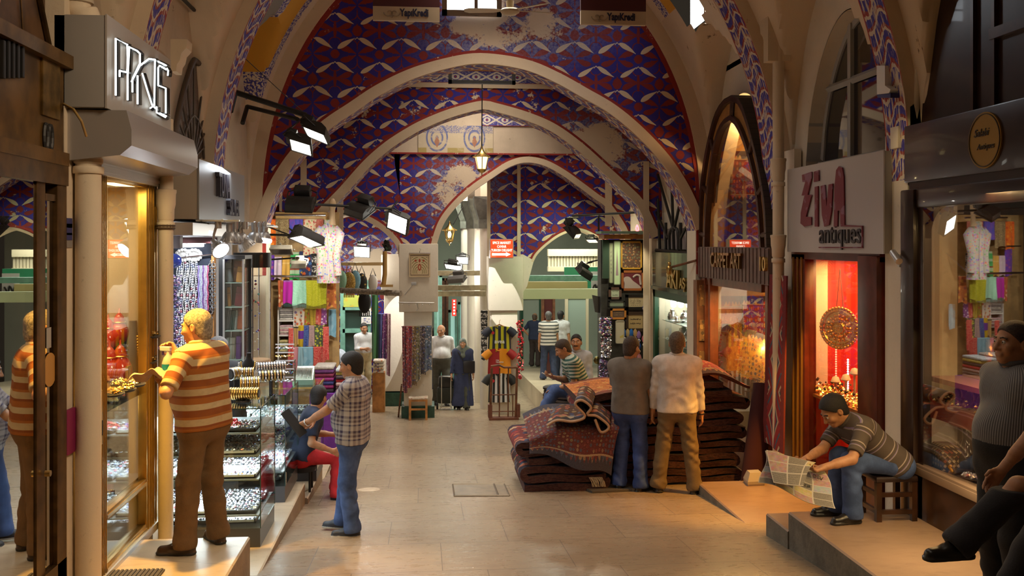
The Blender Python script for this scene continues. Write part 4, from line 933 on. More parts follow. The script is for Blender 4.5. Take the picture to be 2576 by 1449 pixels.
t=counter('far glass counter with a gilt edge beyond the seated boy',-1.85,-1.22,11.05,11.75,-.765,.30,[-.3,.0],.12)
m=MB();m.box((-1.85,11.04,.29),(-1.21,11.05,.31));m.box((-1.22,11.04,.29),(-1.205,11.76,.31));m.build('gilt_edge',BRASS,t)
for i in range(2):tray(-1.53-.29*i,-1.26-.28*i,11.1,11.45,.003,['silver tray on the upper shelf of the far glass counter, street side','silver tray on the upper shelf of the far glass counter, shop side'][i],JSIL,nx=8,ny=6);tray(-1.53-.29*i,-1.26-.28*i,11.1,11.45,-.297,['silver tray on the lower shelf of the far glass counter, street side','silver tray on the lower shelf of the far glass counter, shop side'][i],JSIL,nx=8,ny=6)
def bangle_rod(c,L,n,R,mt,lab,ax,zleg):
 c=Vector(c);ax=Vector(ax).normalized();side=ax.cross(Vector((0,0,1))).normalized();up=Vector((0,0,1))
 t=thing('bangle_stand',lab+' - stand','stand',c);t['label']='black velvet rod holding '+lab
 m=MB();m.cyl(c-ax*L/2,c+ax*L/2,R*.7,n=14);m.build('rod',BLACKV,t,50);m=MB();m.cyl((c.x,c.y,zleg),(c.x,c.y,c.z-R*.5),.012,n=8);m.lathe([(0,0),(.07,0),(.06,.012),(0,.012)],(c.x,c.y,zleg),16);m.build('foot',BLACK,t,40)
 for k in range(n):
  o=c+ax*(L*(-.5+(k+.5)/n));m=MB();q=14
  m.tube([o+(side*math.cos(2*PI*a/q)+up*math.sin(2*PI*a/q))*R for a in range(q)],min(.010,L/n*.42),6,closed=True)
  ob=m.build('bangle',mt[k%len(mt)],smooth=60);tag(ob,lab[:1].upper()*0+'one bangle of '+lab,'bangle',lab)
ZC=.565
qa=onD(615,997,8.5)
bangle_rod(onD(612,990,8.35),.28,13,.048,[GOLD,BRASS,GOLD],'gold bangles on the lowest rod over the near counter',(1,-.1,0),ZC)
bangle_rod(onD(628,966,8.55),.17,9,.062,[GOLD,SILVER],'wide gold and silver bangles on the second rod',(1,.2,0),ZC)
bangle_rod(onD(618,938,8.65),.15,8,.045,[SILVER,BRASS],'mixed bangles on the upper rod beside the black bust',(1,.1,0),ZC)
bangle_rod(onD(590,940,8.6),.12,6,.052,[SILVER,BRASS],'silver bangles on the rod nearest the man in orange stripes',(.5,.8,0),ZC)
bangle_rod(onD(680,922,9.2),.30,12,.040,[SILVER],'silver bangles on the high rod towards the second counter',(1,.35,0),ZC-.1)
bangle_rod(onD(683,945,9.1),.25,9,.045,[SILVER,BRASS],'chunky bracelets on the rod below the high one',(1,.3,0),ZC-.1)
t=thing('necklace_bust','small black bust draped with pearls and gold chain on the near counter','bust',onD(626,930,8.8));q=onD(626,926,8.8);m=MB();m.lathe([(.05,-.09),(.07,0),(.062,.05),(.03,.085),(.022,.12),(.024,.14),(0,.145)],q,16,sx=1,sy=.6);m.cyl((q.x,q.y,ZC),(q.x,q.y,q.z-.08),.01);m.build('bust_form',BLACKV,t,60);m=MB()
for k in range(22):a=PI*k/21;m.sph((q.x-.062*math.cos(a),q.y-.045,q.z+.06-.10*math.sin(a)),.008,5)
m.build('gold_chain',GOLD,t,60);m=MB()
for k in range(26):a=PI*k/25;m.sph((q.x-.08*math.cos(a),q.y-.05,q.z+.05-.15*math.sin(a)),.010,5)
m.build('pearls',WHITE,t,60)
q=onD(592,1008,8.4);t=thing('bead_heap','heap of red coral beads inside the near counter top','jewellery',(q.x,q.y,.365));m=MB()
for k in range(120):a=rnd.random()*6.28;r=rnd.random()**.5;gem(m,(q.x+.12*r*math.cos(a),8.36+.1*r*math.sin(a),.37+.09*(1-r)*rnd.random()+.02),.014)
stuff(m.build('beads',JRED,t))
q=onD(718,985,9.9);t=thing('earring_tower','clear acrylic tower hung with earrings on the second counter','stand',(q.x,q.y,.46));zt=onD(718,905,9.9).z;m=MB();m.box((q.x-.10,q.y-.05,.457),(q.x+.10,q.y+.05,.47));m.box((q.x-.10,q.y-.05,.47),(q.x-.095,q.y+.05,zt));m.box((q.x+.095,q.y-.05,.47),(q.x+.10,q.y+.05,zt));m.box((q.x-.10,q.y+.04,.47),(q.x+.10,q.y+.045,zt));m.build('acrylic_frame',CG,t);
for k in range(5):
 z=.56+k*.085;m=MB();m.box((q.x-.095,q.y-.045,z),(q.x+.095,q.y-.035,z+.012));m.build('acrylic_bar',mat('clear_bar',(.6,.6,.6),.1),t);m=MB()
 for j in range(16):gem(m,(q.x-.09+.012*j,q.y-.05,z-.02-.02*rnd.random()),.011)
 stuff(m.build('earrings',[JSIL,JMIX,JMIX,JGOLD,JSIL][k],t))
q=onD(770,955,11.2);t=thing('bracelet_easel','frosted green sloping holder on the far counter','stand',(q.x,q.y,.45));m=MB();m.poly([(q.x-.11,q.y-.1,.30),(q.x-.11,q.y-.1,.36),(q.x-.11,q.y+.06,.50),(q.x-.11,q.y+.08,.50),(q.x-.11,q.y+.08,.30)],(.2,0,0));m.build('holder_body',mat('frosted_green',(.35,.62,.50),.25,trans=.2),t);m=MB()
for k in range(14):m.box((q.x-.10+k*.013,q.y-.085,.375),(q.x-.097+k*.013,q.y+.04,.49),M=None)
m.build('thin_ribs',WHITE,t)
def fan_grille(lab,X,sgn,py_pts,inner,mt,name='fan_grille',r=.014,mesh=None):
 pass
P=lambda px,py:onX(px,py,-2.37)
t=thing('fan_grille','iron lunette grille of radiating bars above the grey TUNA box sign','grille',P(490,390))
arc=smoothpts([(437,400),(440,340),(455,255),(475,185),(490,150),(505,170),(522,230),(533,300),(540,395)],30)
m=MB();m.tube([P(*a)for a in arc],.030,8);m.build('outer_arch',mat('brown_iron',(.09,.065,.05),.5,.3),t,50)
m=MB();base=(487,400)
for k in range(3,28,3):m.tube([P(*base),P(*arc[k])],.012,6)
m.tube([P(*a)for a in smoothpts([(463,400),(466,340),(478,300),(487,290),(498,303),(510,345),(513,400)],16)],.013,6);m.build('radial_bars',MATS['brown_iron'],t,50)
m=MB();m.poly([onX(a[0],a[1],-2.395)for a in arc],(-.012,0,0));m.build('mesh_panel',mat('brown_wire_mesh',fn=lambda g:{'col':g.mix(g.voro(g.pos(),60,rand=.3).gt(.35),(.05,.035,.025),(.17,.12,.09)),'rough':.6}),t)
t=thing('pipe_hopper','cream moulded hopper head beside the neon sign','hopper',onX(455,130,-2.2));q=onX(440,200,-2.22);m=MB()
pr=[(-.03,0),(.05,.0),(.06,.10),(.10,.16),(.12,.26),(.19,.34),(.20,.46),(-.03,.46)]
m.poly([(q.x+a*.62,q.y-.08,q.z+b*.62+.06)for a,b in pr],(0,.2,0));m.build('hopper_body',PIPE,t,30)
def cable(pts,r,lab,mt=CABLE,X=-2.36):
 m=MB();m.tube([onX(a,b,X)if not isinstance(a,Vector)else a for a,b in smoothpts(pts,24)],r,6);o=m.build('cable',mt,smooth=60);return tag(o,lab,'cable')
cable([(455,-8),(500,35),(535,50),(545,75),(540,150),(548,230),(538,310),(545,400)],.020,'thick bundle of black cables sagging down the wall above the TUNA sign')
cable([(545,60),(560,100),(566,200),(550,300),(565,400)],.007,'thin loose black cable beside the thick cable bundle')
m=MB();q=onX(540,190,-2.36);m.box((q.x,q.y-.1,q.z-.13),(q.x+.1,q.y+.1,q.z+.13),bev=.01);tag(m.build('junction_box',mat('dark_box',(.05,.035,.03),.5),smooth=30),'dark junction box hanging in the cable bundle above the TUNA sign','box')
def cloth(name,fn=None,col=(.5,.5,.5),rough=.85):return mat('cloth_'+name,col,rough,fn=fn,sheen=.2)
def c_flor(bg,cols,sc=22):
 def fn(g):
  p=g.coord('Object');v=g.voro(p,sc);c=g.voro(p,sc,out='Color');r,_a,_b=g.xyz(c)
  pal=g.ramp(r,[(i/len(cols),q)for i,q in enumerate(cols)],True);s=g.noise(p,sc*2.2,2)
  return{'col':g.mix((v+s*.35).lt(.58),bg,pal)}
 return fn
def c_str(stops,sc,ax=2):
 def fn(g):
  p=g.xyz(g.coord('Object'))[ax];return{'col':g.ramp((p*sc).frac(),stops,True)}
 return fn
def c_pais(a,b,sc=14):
 def fn(g):
  p=g.coord('Object');d=g.noise(p,sc*.5,2,col=True);v=g.voro(g.vm('ADD',p,g.vm('SCALE',d,None,sc=.09)),sc,'SMOOTH_F1');
  return{'col':g.mix((v*7.0).frac().gt(.5),a,b)}
 return fn
SC={'orange':cloth('orange',c_flor((.80,.16,.01),[(.9,.3,.02),(.6,.06,.01),(.85,.45,.1)],18)),'brownp':cloth('brownp',c_pais((.20,.13,.06),(.36,.27,.13))),'blueviolet':cloth('blueviolet',lambda g:(lambda p:{'col':g.ramp(g.noise(g.vm('MULTIPLY',p,(3,1,.5)),18,3),[(0,(.02,.03,.25)),(.45,(.06,.08,.5)),(.6,(.2,.06,.4)),(1,(.03,.15,.5))])})(g.coord('Object'))),'creamrose':cloth('creamrose',c_flor((.72,.60,.42),[(.55,.12,.10),(.3,.4,.15),(.7,.3,.2)],26)),'rose':cloth('rose',c_pais((.60,.22,.16),(.50,.13,.10),12)),'violet':cloth('violet',c_flor((.13,.03,.38),[(.35,.08,.25),(.05,.05,.45),(.25,.1,.5)],22)),'lilac':cloth('lilac',c_flor((.62,.50,.62),[(.68,.58,.68),(.55,.42,.58),(.7,.62,.66)],14)),'mustard':cloth('mustard',c_str([(0,(.62,.36,.07)),(.55,(.70,.48,.16)),(.60,(.62,.36,.07)),(.84,(.02,.02,.02)),(.88,(.7,.62,.45)),(.93,(.02,.02,.02)),(.96,(.65,.55,.35))],2.3)),'greenstripe':cloth('greenstripe',c_str([(0,(.05,.42,.12)),(.3,(.45,.62,.42)),(.5,(.30,.06,.03)),(.58,(.05,.45,.14)),(.85,(.40,.6,.4))],3.3)),'navyfl':cloth('navyfl',c_flor((.03,.04,.12),[(.6,.12,.03),(.05,.15,.4),(.55,.3,.05),(.3,.03,.03)],15)),'bwprint':cloth('bwprint',lambda g:(lambda p:{'col':g.mix((g.xyz(p)[2]*7.0).frac().lt(.28),g.mix(g.noise(p,40,3).gt(.52),(.03,.03,.03),(.65,.63,.6)),(.02,.02,.02))})(g.coord('Object'))),'magenta':cloth('magenta',lambda g:{'col':g.mix(g.xyz(g.coord('Object'))[2].gt(.33),(.42,.01,.33),(.33,.09,.40))}),'mint':cloth('mint',c_pais((.32,.66,.50),(.38,.70,.56),9)),'lime':cloth('lime',c_pais((.42,.44,.01),(.50,.50,.03),10)),'redlat':cloth('redlat',c_flor((.42,.10,.03),[(.6,.35,.2),(.35,.05,.02),(.5,.25,.08)],14)),'rust':cloth('rust',c_flor((.45,.13,.03),[(.6,.3,.05),(.25,.06,.04),(.5,.08,.05)],16)),'whitefl':cloth('whitefl',c_flor((.62,.55,.46),[(.5,.12,.05),(.15,.1,.2),(.55,.25,.1)],20)),'olivefl':cloth('olivefl',c_flor((.28,.20,.02),[(.45,.08,.03),(.5,.4,.05),(.15,.12,.02)],18)),'ochre':cloth('ochre',c_pais((.45,.32,.03),(.36,.25,.03),12)),'coral':cloth('coral',c_flor((.55,.10,.08),[(.65,.25,.2),(.4,.04,.05)],18)),'plumfl':cloth('plumfl',c_flor((.22,.06,.25),[(.6,.5,.6),(.4,.1,.3),(.1,.04,.15)],24)),'camel':cloth('camel',c_str([(0,(.45,.28,.10)),(.8,(.03,.03,.03)),(.86,(.6,.5,.35)),(.92,(.03,.03,.03)),(.95,(.45,.28,.1))],3.0)),'yelpurp':cloth('yelpurp',c_str([(0,(.55,.38,.01)),(.5,(.14,.03,.32))],4.0)),'bluepais':cloth('bluepais',c_pais((.03,.06,.28),(.08,.14,.36))),'greypais':cloth('greypais',c_pais((.34,.24,.26),(.45,.30,.28))),'greenyel':cloth('greenyel',c_flor((.07,.09,.05),[(.5,.5,.04),(.3,.4,.05),(.45,.35,.05)],24)),'pink':cloth('pink',col=(.62,.28,.33)),'aqua':cloth('aqua',col=(.28,.48,.58)),'skyblue':cloth('skyblue',c_flor((.22,.45,.60),[(.28,.5,.64),(.18,.4,.55)],8)),'redpais':cloth('redpais',c_pais((.55,.05,.05),(.62,.16,.12),10)),'floralshirt':cloth('floralshirt',c_flor((.40,.385,.36),[(.40,.15,.50),(.60,.12,.15),(.15,.35,.12),(.15,.2,.5),(.65,.35,.15)],30)),'bluecot':cloth('bluecot',c_flor((.10,.12,.38),[(.12,.14,.42),(.08,.1,.32)],6)),'greencot':cloth('greencot',col=(.06,.22,.08)),'pinkchk':cloth('pinkchk',c_flor((.55,.35,.42),[(.3,.05,.15),(.6,.5,.5)],30)),}
def hung(lab,x0,x1,z1,z0,Y,key,name='hanging_scarf',cat='scarf',grp=None,fringe=None,depth=.012,fold=.012,skew=0.0,bottom=None):
 """a cloth folded over a rod: two layers with soft vertical folds"""
 ph=rnd.random()*6;w=x1-x0;nf=max(1.5,w/.09);H=z1-z0
 o=(x0,Y,z0);m=MB()
 def fn(u,v):
  f=fold*(.35+.65*v)*math.sin(u*nf*2*PI+ph)+fold*.6*math.sin(u*nf*4.3+ph*2+v*2)
  return(x0-o[0]+w*u+skew*v+.012*math.sin(v*3+ph)*(u-.5),f-.004,z1-o[2]-H*v+(.018*math.sin(u*5+ph)if v>.98 else 0))
 m.sheet(fn,max(10,int(nf*7)),10,.006)
 m.sheet(lambda u,v:(w*(.02+.96*u),fn(u,v)[1]*.7+.02,H*(1-v*.93)),max(8,int(nf*5)),4,.005)
 m.grid(lambda u,v:(w*u,-.004+.026*v,H+.012*math.sin(v*PI)),6,4)
 ob=m.build(name,SC[key],smooth=60)if not fringe else None
 if fringe:
  t=bpy.data.objects.new(name,None);C.objects.link(t);t.location=o;b=m.build('cloth_sheet',SC[key],smooth=60);b.parent=t;m=MB()
  n=int(w/.012)
  for k in range(n):
   u=(k+.5)/n;m.tube([(w*u,fn(u,1)[1]-.002,.004),(w*u+rnd.uniform(-.004,.004),fn(u,1)[1],-.05-.015*rnd.random())],[.0035,.0015],4,0,False)
  f=m.build('fringe',fringe);f.parent=t;ob=t
 else:ob.location=o
 return tag(ob,lab,cat,grp)
def rod(p,q,r,lab,mt=CHROME,name='hanging_rod',cat='rod'):
 m=MB();m.cyl(p,q,r,n=10);return tag(m.build(name,mt,smooth=40),lab,cat)
YS=15.0
def sx(px,Y=YS):return onY(px,700,Y).x
def sz(py,Y=YS,px=760):return onY(px,py,Y).z
mb=MB();mb.box((-2.9,YS+.34,-1.25),(sx(848),YS+.42,sz(532)));struct(mb.build('wall_scarf_shop',mat('warm_board',(.50,.33,.14),.6,noise=.2)))
t=thing('wood_beam','lit pale wooden beam over the top row of scarves','beam',(sx(760),YS+.3,sz(545)));m=MB();m.box((sx(690),YS+.1,sz(553)),(sx(818),YS+.33,sz(533)),bev=.01);m.build('beam_body',mat('pale_wood',(.62,.40,.15),.5,noise=.2),t,30)
rod((sx(690),YS-.04,sz(541)),(sx(820),YS-.04,sz(542)),.017,'steel rod carrying the top row of scarves')
rod((sx(650),YS-.16,sz(693)),(sx(808),YS-.16,sz(695)),.018,'pale steel rod carrying the purple, mint and lime shawls')
rod((sx(655),YS-.10,sz(620)),(sx(700),YS-.10,sz(620)),.013,'short rod at the orange scarf beside the arch')
R1='scarves on the top rod';
for lab,a,b,y0,y1,k in(('orange patterned scarf, first on the top rod beside the arch',668,694,553,628,'orange'),('brown paisley scarf on the top rod',695,727,553,622,'brownp'),('blue and violet streaked scarf with pink spot on the top rod',728,763,553,600,'blueviolet'),('cream floral shawl with rose border on the top rod',764,797,553,640,'creamrose'),('rose paisley shawl at the end of the top rod behind the shirt',797,813,553,640,'rose')):
 hung(lab,sx(a),sx(b),sz(y0),sz(y1),YS-.03,k,grp=None)
for lab,a,b,y0,y1,k in(('violet floral scarf in the second row beside the glass showcase',668,689,630,702,'violet'),('pale lilac scarf in the second row',690,708,648,702,'lilac'),('mustard checked scarf in the second row',710,729,648,703,'mustard'),('green and white striped scarf in the second row',730,752,636,704,'greenstripe'),('navy scarf with orange flowers in the second row',753,783,634,694,'navyfl'),('black and white print scarf in the second row',783,810,640,692,'bwprint')):
 hung(lab,sx(a),sx(b),sz(y0),sz(y1),YS+.02,k)
FRT=mat('teal_fringe',(.03,.17,.20),.8);FRM=mat('mint_fringe',(.18,.42,.38),.8);FRL=mat('lime_fringe',(.40,.42,.02),.8)
hung('red and tan lattice scarf left of the magenta shawl',sx(703),sx(716),sz(706),sz(768),YS-.15,'redlat')
hung('magenta and purple shawl with teal fringe',sx(717),sx(740),sz(706),sz(762),YS-.17,'magenta',fringe=FRT)
hung('mint green shawl with long fringe',sx(740),sx(775),sz(706),sz(764),YS-.17,'mint',fringe=FRM)
hung('lime green shawl with fringe, widest on the rod',sx(774),sx(825),sz(706),sz(766),YS-.19,'lime',fringe=FRL)
hung('rust patterned shawl beside the lime green one',sx(824),sx(847),sz(704),sz(775),YS-.10,'rust')
for lab,a,b,y0,y1,k in(('white scarf with rust flowers below the mint shawl',740,766,777,818,'whitefl'),('olive scarf with red flowers below the lime shawl',766,780,777,818,'olivefl'),('plain ochre scarf below the lime shawl',780,795,777,818,'ochre'),('coral scarf below the lime shawl',795,808,777,818,'coral'),('plum print scarf at the end of the row below the lime shawl',808,822,777,818,'plumfl')):
 hung(lab,sx(a),sx(b),sz(y0),sz(y1),YS-.02,k)
for lab,a,b,y0,y1,k in(('camel checked scarf in the fourth row',740,752,820,868,'camel'),('yellow and purple banded scarf in the fourth row',752,765,820,872,'yelpurp'),('dark blue paisley scarf in the fourth row',765,778,820,872,'bluepais'),('grey rose paisley scarf in the fourth row',778,792,820,872,'greypais'),('green scarf with yellow leaves in the fourth row',792,818,820,872,'greenyel')):
 hung(lab,sx(a),sx(b),sz(y0),sz(y1),YS-.05,k)
for lab,a,b,y0,y1,k in(('pink scarf in the bottom row above the folded cloth',738,752,873,926,'pink'),('aqua scarf in the bottom row',752,764,873,926,'aqua'),('sky blue shawl in the bottom row',764,790,873,926,'skyblue'),('red paisley shawl in the bottom row',790,820,873,926,'redpais')):
 hung(lab,sx(a),sx(b),sz(y0),sz(y1),YS-.10,k)
hung('red scarf knotted and hanging at the near end of the lower rows',sx(729),sx(741),sz(825),sz(905),YS-.16,'redpais',fold=.02)
hung('coral paisley scarf twisted at the far end of the lower rows',sx(815),sx(830),sz(822),sz(905),YS-.18,'redpais',fold=.025)
hung('light blue towel on the post behind the rust shawl',sx(824),sx(842),sz(783),sz(850),YS+.2,'skyblue')
t=thing('cloth_shelf','white shelf unit with folded cloth below the lattice scarf','shelf',(sx(720),YS+.1,-1.2));m=MB()
x0,x1=sx(702),sx(738)
m.box((x0-.02,YS-.02,-1.2),(x0,YS+.33,sz(770)));m.box((x1,YS-.02,-1.2),(x1+.02,YS+.33,sz(770)))
for y in(805,842,884):m.box((x0,YS-.02,sz(y)-.02),(x1,YS+.33,sz(y)+.0))
m.build('shelf_frame',WHITE,t)
pal=[[(.55,.53,.5),(.3,.28,.28),(.6,.58,.55),(.35,.33,.34),(.5,.48,.47)],[(.62,.42,.45),(.68,.58,.52),(.6,.35,.4),(.66,.6,.55),(.58,.4,.44)],[(.72,.66,.35),(.3,.62,.5),(.75,.7,.45),(.6,.66,.4),(.72,.62,.3)]]
def folded(x0,x1,y0,y1,z,h,col,lab,grp=None):
 m=MB();n=6;hw=(y1-y0)/2
 pr=[(x0,z),(x1-h*.3,z),(x1,z+h*.25),(x1,z+h*.75),(x1-h*.3,z+h),(x0,z+h)]
 m.box((x0,y0,z),(x1,y1,z+h),bev=h*.42);o=m.build('folded_cloth',mat('fold%d%d%d'%tuple(int(c*99)for c in col),col,.85,noise=.25,nsc=30),smooth=60);o['n']=0;return tag(o,lab,'cloth',grp)
for r,(y,top)in enumerate(((805,778),(842,818),(884,855))):
 z=sz(y);hh=(sz(top)-z)/5
 for k in range(5):folded(x0+.01,x1-.01,YS-.02+rnd.uniform(-.01,.02),YS+.3,z+k*hh,hh*.96,pal[r][k],'folded cloth on the %s white shelf by the scarves, %s from the bottom'%(('upper','middle','lower')[r],('first','second','third','fourth','fifth')[k]))
t=thing('low_table','low table with a purple cloth under the shawl piles','table',(sx(800,14.0),14.0,-1.1));m=MB();xa,xb=-1.62,-.98
m.box((xa,13.75,fz(13.7)-.02),(xb,14.45,sz(985,14)));m.build('table_body',mat('table_cloth_purple',(.16,.03,.30),.8,noise=.2),t)
zt=sz(985,14)
pl=[((.05,.04,.05),'dark'),((.25,.02,.12),'wine'),((.04,.05,.2),'navy'),((.3,.03,.2),'magenta'),((.18,.02,.06),'maroon'),((.12,.03,.15),'plum'),((.45,.42,.4),'silver grey')]
for k,(c,nm_)in enumerate(pl):folded(xa+.05,xa+.33,13.85,14.3,zt+k*.055,.053,c,nm_+' shawl in the pile on the low table beside the far counter','shawl pile A')
pl=[((.42,.25,.27),'dusty pink'),((.20,.15,.14),'brown'),((.45,.3,.3),'rose'),((.5,.04,.05),'red'),((.06,.04,.05),'black'),((.5,.42,.1),'olive yellow'),((.45,.5,.55),'pale blue')]
for k,(c,nm_)in enumerate(pl):folded(xa+.36,xb-.02,13.8+.03*(k%2),14.3,zt+k*.05,.048,c,nm_+' shawl in the pile behind the man in the plaid shirt')
hung('grey pink shawl with long fringe hanging over the table front',xa+.38,xb-.03,zt+.02,zt-.32,13.74,'greypais',fringe=mat('pale_fringe',(.55,.48,.42),.8))
YMN=14.55
def mx(px):return onY(px,700,YMN).x
def mz(py):return onY(828,py,YMN).z
t=thing('mannequin','headless mannequin wearing a long floral shirt high beside the scarves','mannequin',(mx(828),YMN,mz(705)))
m=MB();
prof=[(.16,mz(712)),(.165,mz(690)),(.15,mz(650)),(.145,mz(620)),(.16,mz(592)),(.15,mz(575)),(.075,mz(566)),(.06,mz(562)),(.062,mz(553)),(.045,mz(553))]
b=len(m.v);m.lathe(prof,(mx(826),YMN,0),28,sx=1.0,sy=.62)
for i in range(b,len(m.v)):
 p=m.v[i];a=math.atan2(p.y-YMN,p.x-mx(826));low=max(0,min(1,(mz(620)-p.z)/.5));m.v[i]=p+Vector((.012*low*math.sin(a*7),.012*low*math.cos(a*6),0))
m.build('long_shirt',SC['floralshirt'],t,60)
for s,(e,w_)in((-1,((808,640),(806,690))),(1,((846,640),(851,690)))):
 m=MB();m.tube([(mx(826)+s*.10,YMN-.01,mz(572)),(mx(826)+s*.175,YMN-.02,mz(588)),(mx(e[0]),YMN-.05,mz(e[1])),(mx(w_[0]),YMN-.07,mz(w_[1])-.02)],[.05,.068,.062,.058],14);m.build('sleeve',SC['floralshirt'],t,60)
m=MB();m.lathe([(.05,mz(566)),(.042,mz(548)),(.04,mz(530)),(.05,mz(520)),(.052,mz(508)),(.03,mz(500)),(0,mz(499))],(mx(836),YMN,0),16,sy=.9);m.build('mannequin_neck',mat('mannequin_cream',(.62,.45,.27),.5),t,60)
m=MB();m.tube([(mx(824),YMN-.095,mz(566)),(mx(829),YMN-.105,mz(620)),(mx(829),YMN-.115,mz(705))],.007,6);m.build('button_placket',mat('placket',(.6,.5,.5),.8),t)
m=MB();m.cyl((mx(828),YMN+.02,mz(712)),(mx(828),YS+.34,mz(640)),.012);m.build('support_bar',CHROME,t)
FB=mat('flood_black',(.022,.02,.018),.5,noise=.3);FW_=emis('flood_face',(1.0,.98,.86),8);FWARM=emis('flood_face_warm',(1,.88,.6),14)
def flood(c,aim,up,w,h,lab,lit=True,face=None,mount=None,body=FB,visor=.4,es=None,group=None):
 """box flood: curved reflector body, gear box, flat glowing window, yoke"""
 z=Vector(aim).normalized();u=Vector(up);u=(u-z*u.dot(z)).normalized();x=u.cross(z);M=Matrix((x,u,z)).transposed().to_4x4();M.translation=Vector(c)
 t=thing('floodlight',lab,'lamp',c,group);m=MB()
 pr=[(-.5*h,0),(-.5*h,-.05*h),(-.42*h,-.30*h),(-.15*h,-.42*h),(.2*h,-.38*h),(.44*h,-.2*h),(.5*h,-.05*h),(.5*h,0)]
 m.poly([M@Vector((-w/2,a,b))for a,b in pr],M.to_3x3()@Vector((w,0,0)));m.build('reflector_body',body,t,40)
 m=MB();m.box((-w*.3,.35*h,-.62*h),(w*.3,.75*h,-.12*h),bev=.008,M=M);
 for k in range(5):m.box((-w*.3+k*w*.14,.74*h,-.55*h),(-w*.3+k*w*.14+.008,.80*h,-.2*h),M=M)
 m.build('gear_box',body,t,30)
 m=MB();m.box((-w/2-.008,-h/2-.008,-.006),(w/2+.008,-h/2+.012,.012),M=M);m.box((-w/2-.008,h/2-.012,-.006),(w/2+.008,h/2+.008,.012),M=M);m.box((-w/2-.008,-h/2,-.006),(-w/2+.012,h/2,.012),M=M);m.box((w/2-.012,-h/2,-.006),(w/2+.008,h/2,.012),M=M);m.build('window_rim',body,t)
 m=MB();m.box((-w/2+.012,-h/2+.012,.0),(w/2-.012,h/2-.012,.004),M=M);m.build('lamp_window',(face or FW_)if lit else mat('dark_lens',(.06,.06,.06),.1),t)
 m=MB();m.tube([M@Vector((-w/2-.02,0,-.15*h)),M@Vector((-w/2-.02,.55*h,-.35*h)),M@Vector((0,.95*h,-.35*h)),M@Vector((w/2+.02,.55*h,-.35*h)),M@Vector((w/2+.02,0,-.15*h))],.009,6)
 if mount is not None:m.tube([M@Vector((0,.95*h,-.35*h)),mount],.012,6)
 m.build('yoke',body,t,40);return t
YB=11.3
t=thing('lamp_bracket','long black twin-bar bracket reaching out from the painted rib with two floodlights','bracket',onX(590,270,-2.35));m=MB()
p0,p1=onX(592,232,-2.32),onD(770,290,11.9);m.tube([p0,p1],.035,8);p2,p3=onX(622,268,-2.32),onD(748,300,11.7);m.tube([p2,p3],.028,8);m.tube([p0,onX(580,280,-2.34)],.035,8);m.tube([p2,onX(610,310,-2.34)],.03,8);m.build('bars',BLACKM,t,40)
m=MB();m.tube([onX(560,95,-2.36),onX(640,180,-2.0)if False else onD(690,215,11.6),onD(760,280,11.9)],.005,5);m.build('stay_wire',CABLE,t)
flood(onD(795,340,11.8),(-.42,-.25,-.85),(-.6,.2,.4),.30,.30,'open floodlight with a glowing slit at the end of the long bracket, upper one',mount=onD(770,292,11.9))
flood(onD(757,370,11.6),(-.30,-.35,-.9),(-.7,.1,.35),.32,.27,'second floodlight hanging below the bracket with a bright tube edge',mount=onD(752,305,11.7))
flood(onD(757,517,13.0),(.05,.6,-.75),(0,-.3,1),.36,.30,'black box floodlight seen from behind above the scarves',lit=True,mount=onD(757,480,13.0))
flood(onD(905,533,13.4),(.1,.55,-.8),(0,-.4,.8),.34,.28,'black curved floodlight above the side arch, seen from behind',mount=onD(875,515,13.4))
flood(onD(1000,562,13.6),(-.55,-.75,-.3),(-.75,.5,.35),.26,.34,'bright tilted floodlight glowing in front of the blue painted wall',mount=onD(985,530,13.6))
flood(onD(770,606,12.3),(-.25,-.3,-.92),(-.5,.85,.2),.34,.34,'wide black floodlight glowing over the scarves beside the floral shirt',mount=onD(735,592,12.3))
t=thing('lamp_bracket','thin black bar carrying the floodlights above the side arch','bracket',onD(830,512,13.2));m=MB();m.tube([onD(755,512,13.1),onD(985,525,13.6)],.018,8);m.tube([onD(985,525,13.6),onD(1000,505,13.7)],.012,6);m.build('bars',BLACKM,t)
t=thing('lamp_bracket','thin bars holding the dusty fittings in front of the scarves','bracket',onD(700,610,12.0));m=MB();m.tube([onX(655,590,-2.2),onD(745,592,12.3)],.016,8);m.tube([onX(660,565,-2.2),onD(725,590,12.3)],.01,6);m.tube([onX(655,655,-2.2),onD(752,648,12.4)],.012,8);m.build('bars',BLACKM,t)
DUST=mat('dusty_grey_metal',(.30,.26,.19),.6,noise=.3)
flood(onD(708,632,12.2),(0,-.4,-.9),(0,1,.2),.26,.18,'dusty beige floodlight with slots in front of the violet scarf',lit=False,body=DUST,mount=onD(705,612,12.2))
flood(onD(752,668,12.4),(0,.3,-.95),(0,1,.3),.18,.16,'small dusty floodlight in front of the green striped scarf',lit=False,body=DUST,mount=onD(752,648,12.4))
flood(onD(910,634,22.0),(-.12,-.8,-.45),(0,-.5,1),.36,.27,'dazzling white floodlight inside the side arch',mount=onD(910,600,22.2))
flood(onD(972,622,19.0),(-.7,-.4,-.5),(0,0,1),.18,.15,'small dark lamp on the wooden post of the side arch',lit=False,mount=onD(968,640,19.0))
TEAL=mat('teal_paint',(.16,.36,.29),.5,noise=.2);TEALG=mat('dark_glass_back',(.03,.06,.05),.12,coat=.3)
YT=24.5
tx=lambda px,Y=YT:onY(px,800,Y).x
tz=lambda py,Y=YT,px=900:onY(px,py,Y).z
mb=MB();mb.box((-6,YT+1.0,-2.3),(tx(985)+.2,YT+1.1,6));struct(mb.build('wall_side_street',mat('blue_dim_wall',fn=f_wallpaint(.15))))
mb=MB();mb.grid(lambda u,v:(-4.2+4.2*u,YT+.9,-2.2+7*v),1,1,uvf=lambda u,v:(u*4.2,v*7));struct(mb.build('wall_side_street_painted',W2M))
